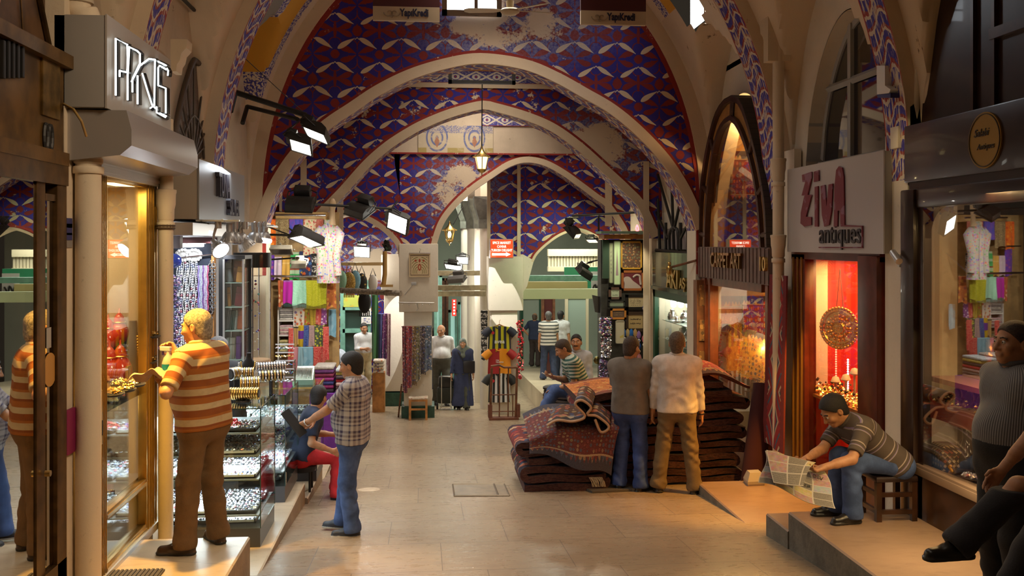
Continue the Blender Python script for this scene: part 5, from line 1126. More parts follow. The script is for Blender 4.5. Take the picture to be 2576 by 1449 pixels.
t=thing('display_cabinet','pale teal shop cabinet with dark glass behind the man in the striped white shirt','cabinet',(tx(890),YT,fz(YT)));m=MB()
for px in(862,926):m.box((tx(px)-.06,YT-.02,-2.1),(tx(px)+.06,YT+.3,tz(706)))
for py in(775,832):m.box((tx(862),YT-.02,tz(py)-.05),(tx(926),YT+.3,tz(py)+.05))
m.box((tx(860),YT-.05,-2.1),(tx(928),YT+.3,tz(960)));m.build('cabinet_frame',TEAL,t)
m=MB();m.box((tx(862),YT+.15,-2.0),(tx(926),YT+.2,tz(775)));m.build('dark_glass',TEALG,t)
m=MB();m.box((tx(864),YT-.03,tz(772)),(tx(924),YT+.02,tz(742)));m.build('lime_panel',mat('lime_panel',fn=c_flor((.42,.48,.08),[(.5,.4,.05),(.3,.4,.1)],6)),t)
t=thing('wooden_rail','wooden rail across the inside of the side arch','rail',onY(900,664,21.0));m=MB();m.box((onY(858,664,21).x,20.97,onY(858,668,21).z),(onY(965,664,21).x,21.03,onY(858,660,21).z));m.build('rail_bar',mat('pale_rail',(.55,.38,.16),.5),t)
t=thing('curtain_pole','fat grey wrapped pole across the side arch with bags hanging from it','pole',onY(900,730,19.4));m=MB();a,b=onY(850,730,19.6),onY(1008,738,18.9);m.cyl(a,b,.055,n=12)
for k in range(7):p=a.lerp(b,(k+.5)/7);m.cyl(p-(b-a)*.012,p+(b-a)*.012,.062,n=12)
m.build('pole_body',mat('wrapped_grey',(.30,.25,.2),.6,noise=.5,nsc=20),t,40)
bags=[(858,705,.14,'mint patterned cloth bag hanging inside the side arch',SC['mint']),(878,712,.16,'gold sequin bag hanging below the wrapped pole',mat('gold_sequin',fn=c_flor((.45,.28,.06),[(.8,.6,.2),(.2,.12,.03)],40),rough=.3)),(893,705,.14,'pale blue and gold bag hanging inside the side arch',SC['skyblue']),(910,712,.14,'black bag with gold braid hanging inside the side arch',mat('black_gold',fn=c_flor((.02,.02,.02),[(.5,.35,.1),(.02,.02,.02)],20))),(917,760,.16,'black fringed bag hanging below the wrapped pole',BLACKV),(938,712,.12,'white pointed bag hanging inside the side arch',WHITE)]
for i,(px,py,w_,lab,mt)in enumerate(bags):
 q=onY(px,py,20.2+.05*i);t=thing('hanging_bag',lab,'bag',q);m=MB();m.sph(q,w_,10,0,(.85,.35,1.5));
 for k in range(6):m.tube([q+Vector((w_*.6*(k-2.5)/2.5,0,-w_*1.1)),q+Vector((w_*.6*(k-2.5)/2.5,0,-w_*1.9))],.012,4)
 m.build('bag_body',mt,t,60);m=MB();m.tube([q+Vector((-w_*.5,0,w_*1.2)),q+Vector((0,0,w_*2.6)),q+Vector((w_*.5,0,w_*1.2))],.01,5);m.build('handle',CABLE,t)
for lab,a,b,y0,y1,k in(('green cloth length hanging beside the dark bag',936,951,742,905,'greencot'),('blue cotton length hanging in the side arch',950,966,790,960,'bluecot'),('purple patterned cloth length next to the blue cotton',962,975,790,905,'plumfl'),('pink checked cloth length at the white pillar',972,982,790,945,'pinkchk')):
 hung(lab,onY(a,800,21.4).x,onY(b,800,21.4).x,onY(a,y0,21.4).z,onY(a,y1,21.4).z,21.4,k,name='hanging_cloth',cat='cloth',fold=.035)
for i,(px,py)in enumerate(((921,785),(921,806))):
 q=onY(px,py,YT-.1);t=thing('framed_print',['small framed blue print above its twin in the side street','lower of the two small framed blue prints in the side street'][i],'picture',q);m=MB();m.box((q.x-.12,q.y,q.z-.09),(q.x+.12,q.y+.03,q.z+.09));m.build('picture_frame',WHITE,t);m=MB();m.box((q.x-.09,q.y-.004,q.z-.065),(q.x+.09,q.y,q.z+.065));m.build('print',mat('blue_print',fn=c_flor((.6,.58,.55),[(.1,.12,.35),(.3,.3,.4)],22)),t)
t=thing('wooden_chest','orange wooden chest with white folded cloth beside the white pillar','chest',onY(950,950,20.6));q=onY(953,960,20.6);m=MB();m.box((q.x-.13,20.45,fz(20.6)),(q.x+.13,20.8,q.z+.2));m.build('chest_body',ORANGEWOOD,t);m=MB()
for k in range(4):m.box((q.x-.12,20.44,q.z+.2+k*.07),(q.x+.12,20.8,q.z+.265+k*.07),bev=.03)
m.build('folded_cloth',SC['whitefl'],t,60)
mb=MB();q0,q1=onY(966,900,21.9),onY(1012,900,21.9);mb.box((q0.x,21.9,onY(970,985,21.9).z),(q1.x+.3,22.5,onY(970,735,21.9).z),0,bev=.02);mb.box((q0.x-.06,21.86,onY(970,735,21.9).z),(q1.x+.3,22.5,onY(970,640,21.9).z),0,bev=.03);mb.box((q0.x-.05,21.86,fz(22)-.2),(q1.x+.3,22.5,onY(970,988,21.9).z),1);struct(mb.build('wall_pier_side_street',[PLW,GREENP],smooth=30))
t=thing('wooden_post','varnished wooden post at the right side of the side arch','post',onY(969,690,19.0));m=MB();q=onY(968,650,18.9);m.tube([(q.x,18.95,onY(968,632,18.95).z),(q.x,18.95,onY(968,690,18.95).z),(q.x-.03,18.95,onY(968,718,18.95).z)],[.045,.045,.05],10);m.box((q.x-.1,18.9,onY(968,722,18.95).z),(q.x+.16,19.0,onY(968,716,18.95).z));m.build('post_body',mat('honey_wood',(.48,.28,.08),.35),t,40)
YF=19.08
t=thing('embroidered_panel','small cream embroidered hanging with red tulip clipped on a hanger on the white pier','hanging',onY(1056,665,YF));a,b=onY(1029,697,YF),onY(1082,638,YF)
def f_emb(g):
 x,y,_=g.xyz(g.coord('UV'));X=x-.5;Y=y-.5;ax=X.abs()
 bord=ax.mx(Y.abs());dots=((x*14.0).frac()-.5).abs().mn(((y*16.0).frac()-.5).abs()).lt(.22)
 tul=g.vm('LENGTH',g.vec(X/.085,(Y+.08)/.15,0)).lt(1.0);tin=g.vm('LENGTH',g.vec(X/.035,(Y+.08)/.08,0)).lt(1.0);bud=g.vm('LENGTH',g.vec(X/.05,(Y-.2)/.08,0)).lt(1.0)
 le=((g.vm('LENGTH',g.vec((ax-.05)/.9,(Y+.28)/1.1,0))*11.0).frac().lt(.32))*ax.gt(.09)*bord.lt(.36)
 fl=g.vm('LENGTH',g.vec((ax-.19)/.05,(Y-.2)/.05,0)).lt(1.0)
 col=g.mix(bord.gt(.40)*bord.lt(.45)*dots,(.60,.47,.29),(.12,.07,.04));col=g.mix(le,col,(.19,.17,.05));col=g.mix(tul.mx(bud).mx(fl),col,(.36,.07,.03));col=g.mix(tin,col,(.62,.45,.25));return{'col':col,'rough':.9}
m=MB();m.box((a.x,YF,a.z),(b.x,YF+.012,b.z));k=len(m.v);m.v+=[Vector((a.x,YF-.002,a.z)),Vector((b.x,YF-.002,a.z)),Vector((b.x,YF-.002,b.z)),Vector((a.x,YF-.002,b.z))];m.face([k,k+1,k+2,k+3],0,[(0,0),(1,0),(1,1),(0,1)]);m.build('embroidery',mat('embroidery',fn=f_emb),t)
m=MB();m.cyl((a.x,YF-.01,b.z+.01),(b.x,YF-.01,b.z+.01),.008,n=6);m.tube([((a.x+b.x)/2,YF-.01,b.z+.01),((a.x+b.x)/2,YF-.01,b.z+.05),((a.x+b.x)/2+.025,YF-.01,b.z+.075),((a.x+b.x)/2,YF-.01,b.z+.1)],.005,6);m.build('clip_hanger',CHROME,t)
t=thing('wall_lamp','small grey clip lamp on a thin arm on the white pier','lamp',onY(1040,715,YF));q=onY(1041,714,YF-.12);m=MB();m.box((q.x-.05,q.y-.04,q.z-.03),(q.x+.05,q.y+.04,q.z+.035),bev=.01);m.tube([q,onY(1018,742,YF)],.006,6);m.build('lamp_body',GREYPL,t,30)
t=thing('hook_rail','metal hook rail across the white pier','rail',onY(1045,762,YF));m=MB();m.cyl(onY(1003,761,YF-.06),onY(1092,762,YF-.06),.010,n=8)
for k in range(5):p=onY(1012+k*17,762,YF-.06);m.tube([p,p+Vector((0,-.02,-.05)),p+Vector((0,-.05,-.03))],.005,5)
p=onY(1050,764,YF-.06);m.tube([p,p+Vector((0,0,-.06)),p+Vector((.02,0,-.10)),p+Vector((-.015,0,-.13)),p+Vector((0,0,-.15))],.006,5);m.build('rail_body',ALU,t,50)
rod(onY(1010,822,YF-.1),onY(1086,820,YF-.1),.010,'thin rod on the white pier holding the printed scarves',CABLE)
cl=[('maroon','maroon printed scarf at the near edge of the pier',(.20,.05,.06),1013,1026,985),('redstr','red and white printed scarf on the pier',(.30,.05,.06),1022,1036,972),('brownmix','brown and blue printed scarf on the pier',(.22,.14,.07),1034,1048,968),('greenmix','grey green printed scarf on the pier',(.20,.18,.10),1046,1058,955),('blackmix','dark printed scarf on the pier',(.09,.07,.07),1056,1070,940),('teal','slate blue printed scarf at the far edge of the pier',(.10,.13,.18),1068,1086,930)]
for i,(k,lab,c,a_,b_,yb)in enumerate(cl):
 SC[k]=cloth(k,c_flor(c,[tuple(min(1,q*2.5+.05)for q in c),(.5,.4,.35),tuple(q*.4 for q in c),(.08,.1,.3)],26));hung(lab,onY(a_,850,YF).x,onY(b_,850,YF).x,onY(a_,820,YF).z,onY(a_,yb,YF).z,YF-.14-.02*(i%2),k,fold=.03)
t=thing('stool','small orange wooden stool with a woven seat in front of the white pier','stool',onF(1053,1056));q=onF(1052,1056);z0=q.z;h=.44;m=MB();m.box((q.x-.19,q.y-.1,z0+h-.03),(q.x+.19,q.y+.22,z0+h),bev=.01);m.build('seat',mat('woven_seat',fn=c_flor((.5,.42,.32),[(.35,.1,.06),(.55,.5,.42)],40)),t,30)
for sx_ in(-1,1):
 for yy in(-.08,.2):m=MB();m.box((q.x+sx_*.16-.022,q.y+yy-.02,z0),(q.x+sx_*.16+.022,q.y+yy+.02,z0+h-.03));m.build('leg',ORANGEWOOD,t)
m=MB();m.box((q.x-.16,q.y-.09,z0+.20),(q.x+.16,q.y-.07,z0+.235));m.box((q.x-.16,q.y-.09,z0+h-.07),(q.x+.16,q.y-.07,z0+h-.03));m.build('stretcher',ORANGEWOOD,t)
t=thing('leaning_trestle','dark wooden frame leaning against the near side of the white pier','frame',onF(1003,1050));m=MB();p,q=onF(1002,1050),onY(1010,970,19.2);m.tube([p,q],.018,6);m.tube([p+Vector((.0,.25,0)),q+Vector((0,.2,0))],.018,6);m.tube([p.lerp(q,.5),p.lerp(q,.5)+Vector((0,.22,0))],.012,6);m.build('frame_bars',BROWNWOOD,t)
def jersey(lab,px,py,w,H,Y,mt_body,mt_sl,hanger=True,txt=None,tcol=None,tz_=.55,tw=.6,badge=None,sl_mt2=None):
 q=onY(px,py,Y);t=thing('football_shirt',lab,'shirt',q);zt=q.z
 def prof(s):
  return w*(.50+.04*s)
 m=MB();n=14;th=.05
 def fn(u,v):
  x=(u-.5)*2;hw=w*.5*(1.0 if v<.12 else.94+.10*v);z=zt-H*v-(.05*w*(abs(x)**2.0)if v<.3 else 0)*1.2*(1-v/.3)
  return(q.x+x*hw,Y-.03-.03*math.cos(x*PI/2)*(1)-.012*math.sin(x*6+v*3),z)
 m.sheet(fn,n,12,.012,uvs=(1,1));m.sheet(lambda u,v:(lambda p:(p[0],Y+.0,p[2]))(fn(u,v)),n,6,.01,uvs=(1,1));m.build('shirt_body',mt_body,t,60)
 for s in(-1,1):
  m=MB();m.tube([(q.x+s*w*.40,Y-.03,zt-.06),(q.x+s*w*.56,Y-.04,zt-.12),(q.x+s*w*.70,Y-.05,zt-H*.36)],[.07,.085,.085],12);m.build('sleeve',mt_sl if s<0 or sl_mt2 is None else sl_mt2,t,60)
 m=MB();m.tube([(q.x+.075*math.cos(a),Y-.05-.015*math.sin(a),zt-.015-.03*max(0,math.sin(a)))for a in np.linspace(0,2*PI,14)[:-1]],.012,6,closed=True);m.build('collar',mt_sl,t,60)
 if hanger:m=MB();m.tube([(q.x-w*.36,Y-.02,zt-.04),(q.x,Y-.02,zt+.03),(q.x+w*.36,Y-.02,zt-.04)],.014,8);m.tube([(q.x,Y-.02,zt+.03),(q.x,Y-.02,zt+.10),(q.x+.02,Y-.02,zt+.13)],.005,5);m.build('hanger',ORANGEWOOD,t)
 if txt:letters('lettering',txt,(q.x,Y-.078,zt-H*tz_),(1,0,0),(0,0,1),w*tw,None,tcol,t,.003,.01)
 if badge:m=MB();m.lathe([(0,0),(.032,0),(.032,.006),(0,.006)],(q.x-w*.30,Y-.065,zt-H*.26),16,M=Matrix.Rotation(PI/2,3,'X'));m.build('badge',badge,t)
 return t
def f_vstripe(a,b,n,off=0.0):
 def fn(g):x=g.xyz(g.coord('UV'))[0];return{'col':g.mix(((x*n+off).frac()).gt(.5),a,b),'rough':.6}
 return fn
RB=mat('red_badge',(.5,.02,.03),.5);LW=mat('letter_white',(.8,.8,.78),.5)
JY=YP-.06
jersey('navy and yellow striped football shirt with white lettering on the jersey pier',1256,820,.46,.52,JY,mat('yellow_navy',fn=f_vstripe((.012,.014,.035),(.50,.46,.01),4,.25)),mat('navy_sleeve',(.012,.014,.035),.6),txt='avea',tcol=LW,tz_=.62,tw=.45,badge=RB)
jersey('half red half orange football shirt below the striped navy one',1256,876,.46,.52,JY-.02,mat('red_orange',fn=f_vstripe((.33,.012,.015),(.78,.28,.01),1,0)),mat('orange_sleeve',(.75,.27,.01),.6),hanger=False,txt='TTK\nTELEKOM',tcol=LW,tz_=.50,tw=.34,sl_mt2=mat('red_sleeve',(.33,.012,.015),.6))
jersey('black and white striped football shirt behind the trolley',1256,938,.44,.60,JY-.01,mat('black_white',fn=f_vstripe((.012,.012,.012),(.62,.60,.60),4.5,.2)),mat('black_sleeve',(.012,.012,.012),.6),hanger=False,badge=RB)
t=thing('luggage_trolley','brown wooden hand trolley standing upright before the jersey pier','trolley',onF(1266,1056));m=MB();Yt=onF(1266,1056).y;z0=fz(Yt);X=lambda px:onY(px,950,Yt).x;Z=lambda py:onY(1266,py,Yt).z
for px in(1237,1301):m.tube([(X(px-4),Yt,z0+.05),(X(px),Yt,Z(925))],.024,8)
m.build('side_rail',BROWNWOOD,t)
m=MB()
for px in(1257,1279):m.tube([(X(px-1),Yt,z0+.06),(X(px),Yt,Z(926))],.014,6)
m.tube([(X(1290),Yt,z0+.06),(X(1290),Yt,Z(992))],.012,6);m.build('slats',BROWNWOOD,t)
m=MB();m.tube([(X(1235),Yt,Z(921)),(X(1255),Yt-.01,Z(918)),(X(1268),Yt-.02,Z(924)),(X(1303),Yt,Z(925))],.020,8);m.tube([(X(1237),Yt,Z(993)),(X(1301),Yt,Z(993))],.013,6);m.tube([(X(1237),Yt,Z(1035)),(X(1300),Yt,Z(1035))],.013,6);m.build('cross_bars',BROWNWOOD,t)
m=MB();m.box((X(1230),Yt-.10,z0+.01),(X(1304),Yt+.10,z0+.05));m.box((X(1228),Yt-.05,z0+.05),(X(1238),Yt+.10,z0+.30));m.box((X(1299),Yt-.05,z0+.05),(X(1308),Yt+.10,z0+.30));m.build('foot_frame',mat('reddish_wood',(.14,.045,.025),.5,noise=.3),t)
def lantern(c,s,lab,chain_to,glow,brk=None):
 t=thing('lantern',lab,'lantern',c);n=6
 m=MB();z=lambda k:c[2]+k*s
 m.lathe([(.0,.62*s),(.03*s,.60*s),(.05*s,.5*s),(.10*s,.38*s),(.22*s,.25*s),(.34*s,.17*s),(.40*s,.14*s),(.38*s,.11*s),(.30*s,.12*s)],c,18);m.build('roof',BRASS,t,30)
 m=MB()
 for k in range(18):a=2*PI*k/18;m.sph((c[0]+.385*s*math.cos(a),c[1]+.385*s*math.sin(a),c[2]+.125*s),.028*s,5)
 m.build('scalloped_rim',BRASS,t,60)
 m=MB()
 for k in range(n):
  a=2*PI*(k+.5)/n;m.tube([(c[0]+.31*s*math.cos(a),c[1]+.31*s*math.sin(a),c[2]+.12*s),(c[0]+.19*s*math.cos(a),c[1]+.19*s*math.sin(a),c[2]-.42*s)],.020*s,6)
 m.lathe([(.19*s,-.40*s),(.215*s,-.42*s),(.20*s,-.45*s),(.12*s,-.54*s),(.06*s,-.56*s),(.02*s,-.60*s),(.015*s,-.70*s),(0,-.72*s)],c,6);m.build('cage',BRASS,t,30)
 m=MB();m.lathe([(.185*s,-.40*s),(.295*s,.11*s)],c,6,ang=2*PI);m.build('glass_panes',glow,t)
 m=MB();m.lathe([(0,-.25*s),(.07*s,-.2*s),(.09*s,-.08*s),(.05*s,.05*s),(0,.08*s)],c,14);m.build('bulb',emis('lantern_bulb',(1,.85,.5),40),t,60)
 m=MB();m.tube([(c[0],c[1],c[2]+.6*s)]+[chain_to]if brk is None else[(c[0],c[1],c[2]+.6*s),brk,chain_to],.010,6);m.build('hanging_chain' if brk is None else 'bracket_arm',BLACKM,t)
 return t
LG=mat('lantern_frosted',(.9,.75,.4),.4,emit=(1.0,.80,.36),es=2.6)
d=15.6;c=onD(1212,402,d);lantern(c,.375,'big brass lantern glowing on a long chain in the middle of the hall',onD(1213,212,d),LG)
point_l=[(c,14)]
t=thing('ceiling_lamp_bar','black rectangular lamp frame fixed under the crown of the near arch','frame',onD(1212,195,d));m=MB();a,b=onD(1128,175,15.6),onD(1298,210,15.6)
m.box((a.x,a.y-.04,b.z),(b.x,a.y+.04,b.z+.055));m.box((a.x,a.y-.04,b.z),(a.x+.055,a.y+.04,a.z+.03));m.box((b.x-.055,a.y-.04,b.z),(b.x,a.y+.04,a.z+.03));m.build('frame_bars',BLACKM,t)
LC=glass('lantern_glass',(.95,.9,.75),.08)
c=onD(1131,585,20.5);lantern(c,.40,'small brass lantern with a bare bulb beyond the far arch',onD(1165,520,20.7),LC,onD(1140,565,20.5));point_l.append((c,8))
ts=thing('illuminated_sign','red illuminated box sign reading SPICE MARKET CAVIAR TURKISH DELIGHT with an arrow','sign',onY(1262,625,19.3));Yq=19.35;a,b=onY(1231,650,Yq),onY(1291,601,Yq)
m=MB();m.box((a.x,Yq-.1,a.z),(b.x,Yq+.1,b.z),bev=.02);m.build('sign_frame',mat('sign_frame_pink',(.35,.27,.24),.4),ts,30)
m=MB();m.box((a.x+.02,Yq-.108,a.z+.02),(b.x-.02,Yq-.10,b.z-.02));m.build('red_face',mat('red_sign_face',(.7,.06,.02),.4,emit=(1.0,.07,.015),es=1.0),ts)
LE=mat('sign_letters',(.9,.9,.85),.4,emit=(1,.9,.75),es=1.7);W=b.x-a.x;H=b.z-a.z
for k,(tx_,fw)in enumerate((('SPICE MARKET',.76),('CAVIAR',.38),('TURKISH DELIGHT',.88))):letters('lettering',tx_,((a.x+b.x)/2,Yq-.11,b.z-H*(.20+.19*k)),(1,0,0),(0,0,1),W*fw,H*.13,LE,ts,.003,.012)
zz=a.z+H*.21;m=MB();m.poly([(a.x+W*.1,Yq-.112,zz-H*.06),(a.x+W*.68,Yq-.112,zz-H*.06),(a.x+W*.68,Yq-.112,zz-H*.11),(a.x+W*.88,Yq-.112,zz),(a.x+W*.68,Yq-.112,zz+H*.11),(a.x+W*.68,Yq-.112,zz+H*.06),(a.x+W*.1,Yq-.112,zz+H*.06)],(0,.004,0));m.build('arrow',LE,ts)
letters('lettering','No: 26',(a.x+W*.42,Yq-.117,zz),(1,0,0),(0,0,1),W*.36,H*.07,mat('sign_dark_letter',(.2,.05,.04),.5),ts,.002,.005)
mb=MB();mb.box((-.6,31,-3),(6,31.1,6));struct(mb.build('wall_end',mat('dim_green_wall',fn=f_plaster((.36,.42,.33),.3))))
for i,(px,Y,w_)in enumerate(((1170,27,.12),(1188,24.5,.13),(1205,22.5,.11),(1221,21.0,.12))):
 q=onY(px,700,Y);t=thing('street_column',['thin white column farthest along the street beyond the far arch','second white column of the street beyond the far arch','third white column of the street beyond the far arch','white pipe column beside the jersey pier'][i],'column',(q.x,Y,fz(Y)));m=MB();m.cyl((q.x,Y,fz(Y)-.1),(q.x,Y,onY(px,560,Y).z),w_,n=14);m.build('shaft',PLW,t,40)
 m=MB();zc=onY(px,575,Y).z;m.box((q.x-w_*1.2,Y-w_*1.2,zc),(q.x+w_*1.2,Y+w_*1.2,zc+.2));m.poly([(q.x-w_*1.2,Y-w_*1.2,zc+.2),(q.x+w_*1.2,Y-w_*1.2,zc+.2),(q.x+w_*2.2,Y-w_*2,zc+.55),(q.x+w_*2.2,Y-w_*2,zc+.7),(q.x-w_*2.2,Y-w_*2,zc+.7),(q.x-w_*2.2,Y-w_*2,zc+.55)],(0,w_*4,0));m.build('capital',mat('grey_green_capital',(.13,.13,.10),.6,noise=.3),t)
 m=MB();m.box((q.x-w_*.9,Y,zc+.7),(q.x+w_*.9,Y+.1,5.2));m.build('wall_strip',PLASTER,t)
def front(lab,px0,px1,py0,py1,Y,col,nm='storefront',emitc=None,es=0,fr=TEAL):
 a,b=onY(px0,py1,Y),onY(px1,py0,Y);t=thing(nm,lab,'shop',((a.x+b.x)/2,Y,fz(Y)));m=MB();w_=.07
 m.box((a.x,Y-.05,fz(Y)-.1),(a.x+w_,Y+.1,b.z));m.box((b.x-w_,Y-.05,fz(Y)-.1),(b.x,Y+.1,b.z));m.box((a.x,Y-.05,b.z-w_),(b.x,Y+.1,b.z));m.box((a.x,Y-.05,fz(Y)-.1),(b.x,Y+.1,fz(Y)+.4));m.build('front_frame',fr,t)
 m=MB();m.box((a.x+w_,Y+.02,fz(Y)+.4),(b.x-w_,Y+.05,b.z-w_));m.build('shop_glass',mat('glass_'+lab[:14],col,.15,emit=emitc,es=es)if emitc else mat('glass_'+lab[:14],col,.12),t);return t
front('narrow pale teal shop front beyond the first white pier',1092,1112,690,985,24.0,(.25,.42,.36),emitc=(.35,.6,.5),es=.5)
front('pale green shop window beside the vertical red sign',1128,1150,780,960,29.5,(.3,.5,.45),emitc=(.4,.7,.6),es=.5)
front('dark brown shop door beyond the far arch',1112,1128,700,980,30.0,(.10,.05,.03),fr=BROWNWOOD)
front('pale green shop door behind the walking woman',1152,1172,760,970,30.2,(.35,.42,.36),fr=TEAL)
t=thing('vertical_sign','narrow vertical red sign with white marks beyond the far arch','sign',onY(1142,775,29.0));a,b=onY(1137,795,29),onY(1148,753,29);m=MB();m.box((a.x,29,a.z),(b.x,29.08,b.z));m.build('sign_face',mat('red_vertical',(.6,.03,.02),.4,emit=(1,.05,.03),es=.7),t);m=MB()
for k in range(5):m.box((a.x+.04,28.985,a.z+.05+k*.095),(b.x-.04,28.999,a.z+.10+k*.095))
m.build('marks',LE,t)
flood(onD(1163,655,22.5),(-.15,-.85,-.35),(0,-.3,1),.28,.18,'blazing white floodlight beyond the far arch')
flood(onD(1140,672,22.0),(-.3,-.5,-.8),(0,-.4,1),.40,.20,'floodlight with a glowing underside beside the blazing one')
flood(onD(1150,705,20.5),(.2,.3,-.9),(0,.2,1),.36,.26,'dark grey floodlight below the two glowing ones',lit=False,body=mat('flood_grey',(.10,.095,.09),.5))
for i,(p0,p1,Y)in enumerate((((1088,688),(1225,694),21.5),((1088,725),(1225,731),20.8),((1088,740),(1222,738),20.4))):
 a,b=onY(*p0,Y),onY(*p1,Y);m=MB();m.box((a.x,Y,a.z-.05),(b.x,Y+.15,a.z+.06));tag(m.build('awning_rail',mat('old_rail',(.42,.37,.24),.6,noise=.3)),['upper pale rail across the street beyond the far arch','middle pale rail across the street beyond the far arch','lowest pale rail across the street beyond the far arch'][i],'rail')
hung('grey white patterned cloth on the jersey pier edge',onY(1210,850,20.3).x,onY(1226,850,20.3).x,onY(1210,782,20.3).z,onY(1210,905,20.3).z,20.3,'bwprint')
t=thing('leather_strap_string','string of red and yellow trinkets hanging at the far edge of the jersey pier','ornament',onY(1309,850,19.6));m=MB();q=onY(1307,800,19.55)
for k in range(90):gem(m,(q.x+rnd.uniform(-.05,.07),19.55+rnd.uniform(-.05,.05),q.z-k*.0135-.05),.03)
stuff(m.build('trinkets',JRED,t));m=MB();m.cyl((q.x,19.55,q.z-1.2),(q.x,19.55,q.z+.15),.006,n=5);m.build('cord',CABLE,t)
t=thing('balcony','pale balcony with balusters seen through the low arch','balcony',onY(1470,640,23));m=MB();a,b=onY(1378,632,23.5),onY(1560,640,22)
m.box((a.x,23.4,a.z-.12),(b.x,23.6,a.z+.05));m.box((a.x,23.4,a.z-.5),(b.x,23.6,a.z-.38))
for k in range(20):x=a.x+(b.x-a.x)*(k+.5)/20;m.box((x-.03,23.45,a.z-.4),(x+.03,23.55,a.z-.1))
m.build('balustrade',mat('cream_balcony',(.50,.43,.30),.6),t)
mb=MB();mb.box((1.9,32,-3.2),(8,32.1,5));struct(mb.build('wall_side_street_right',mat('cream_green_wall',fn=f_plaster((.45,.44,.34),.25))))
GF2=mat('dark_green_frame',(.012,.07,.035),.35)
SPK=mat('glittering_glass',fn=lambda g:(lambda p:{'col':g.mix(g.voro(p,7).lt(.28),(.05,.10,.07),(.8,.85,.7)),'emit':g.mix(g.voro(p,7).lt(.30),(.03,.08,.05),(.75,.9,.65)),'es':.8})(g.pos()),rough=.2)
t=thing('glassware_storefront','dark green framed shop front full of glittering glassware','shop',onY(1345,800,31));m=MB();a,b=onY(1308,985,31),onY(1362,745,31)
for x in(a.x,b.x-.08):m.box((x,30.95,fz(31)-.1),(x+.1,31.05,b.z))
m.box((a.x,30.95,b.z-.1),(b.x,31.05,b.z));m.build('front_frame',GF2,t);m=MB();m.box((a.x,31.05,-2.3),(b.x,31.1,b.z));m.build('glassware_display',SPK,t)
front('dark maroon doorway behind the man in the black and white striped shirt',1362,1396,740,985,26.5,(.08,.02,.02),fr=BROWNWOOD)
front('pale cream doorway with glass behind the man with the moustache',1422,1480,742,985,25.4,(.30,.38,.33),fr=mat('cream_frame',(.55,.48,.33),.5))
for i,(y,hh,Y)in enumerate(((700,.12,21.3),(718,.16,21.0),(740,.22,20.7))):
 a,b=onY(1312,y,Y),onY(1520 if i!=1 else 1478,y,Y);m=MB();m.box((a.x,Y,a.z-hh/2),(b.x,Y+.2,a.z+hh/2));tag(m.build('awning_beam',[TEAL,mat('ochre_beam',(.45,.38,.18),.5),mat('green_cream_beam',(.50,.55,.36),.5)][i]),['teal beam across the side street, topmost of three','ochre beam across the side street, middle of three','wide green white beam across the side street, lowest of three'][i],'beam')
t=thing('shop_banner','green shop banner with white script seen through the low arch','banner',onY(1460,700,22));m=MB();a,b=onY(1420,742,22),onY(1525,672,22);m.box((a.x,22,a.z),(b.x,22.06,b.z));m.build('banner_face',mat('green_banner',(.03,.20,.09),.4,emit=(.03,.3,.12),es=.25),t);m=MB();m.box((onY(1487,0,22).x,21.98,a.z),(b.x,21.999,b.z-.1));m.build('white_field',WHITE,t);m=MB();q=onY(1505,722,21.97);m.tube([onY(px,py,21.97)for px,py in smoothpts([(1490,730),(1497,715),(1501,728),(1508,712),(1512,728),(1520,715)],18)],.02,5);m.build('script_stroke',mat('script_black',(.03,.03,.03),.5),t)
mb=MB();mb.poly([(2.22,15.1,0),(6,15.1,0),(6,31,0),(2.9,31,0)],(0,0,.02));
for i,v in enumerate(mb.v):mb.v[i]=Vector((v.x,v.y,fz(v.y)+(.43 if v.z>.01 else-.1)))
struct(mb.build('floor_side_pavement',[SLAB_W]))
flood(onD(1490,606,19.3),(-.2,-.3,-.9),(0,0,1),.22,.16,'small warm glowing lamp under the canopy of the picture stall',face=FWARM)
flood(onD(1437,585,18.5),(-.6,.35,-.65),(-.5,.2,.8),.34,.30,'black floodlight seen from the side above the low arch',lit=False,mount=onD(1462,548,18.5))
flood(onD(1466,690,18.5),(-.55,.2,-.75),(.5,0,.8),.28,.30,'black floodlight hanging in front of the green banner',lit=False,mount=onD(1490,660,18.6))
t=thing('lamp_bracket','black pipe frame above the picture stall','bracket',onD(1560,540,17.5));m=MB();m.tube([onD(1440,543,18.3),onD(1622,533,17.2),onD(1624,570,17.2)],.022,8);m.tube([onD(1506,540,18.0),onD(1506,590,18.0)],.018,8);m.tube([onD(1480,660,18.4),onD(1515,652,18)],.015,6);m.build('bars',BLACKM,t)
def f_rug(field,border,cols,sc=9.0,bw=.16):
 def fn(g):
  uv=g.coord('UV');x,y,_=g.xyz(uv);p=g.vec(x*sc,y*sc,0)
  v=g.voro(p,1.0,rand=.35);c=g.voro(p,1.0,out='Color',rand=.35);r,_a,_b=g.xyz(c);v2=g.voro(p,2.6,rand=.5)
  pal=g.ramp(r,[(i/len(cols),q)for i,q in enumerate(cols)],True)
  pet=((v*16.0).sin()*.10+v).lt(.34);core=v.lt(.10)
  col=g.mix(v2.lt(.22),field,tuple(min(1,q*2.2+.02)for q in field));col=g.mix(pet,col,pal);col=g.mix(core,col,border)
  e=(y-.0).mn(1.0-y);inb=e.lt(bw);zig=((x*sc*.8).frac()-.5).abs()*.12
  col=g.mix(inb,col,g.mix((e-zig).lt(bw*.45),pal,border));col=g.mix((e-bw).abs().lt(.008),col,(.45,.32,.2))
  fz_=g.noise(uv,90,2);return{'col':g.mix(fz_.sstep(.3,.7)*.4,col,(.02,.012,.01)),'rough':.95,'nrm':g.bump(fz_,.5,.01)}
 return fn
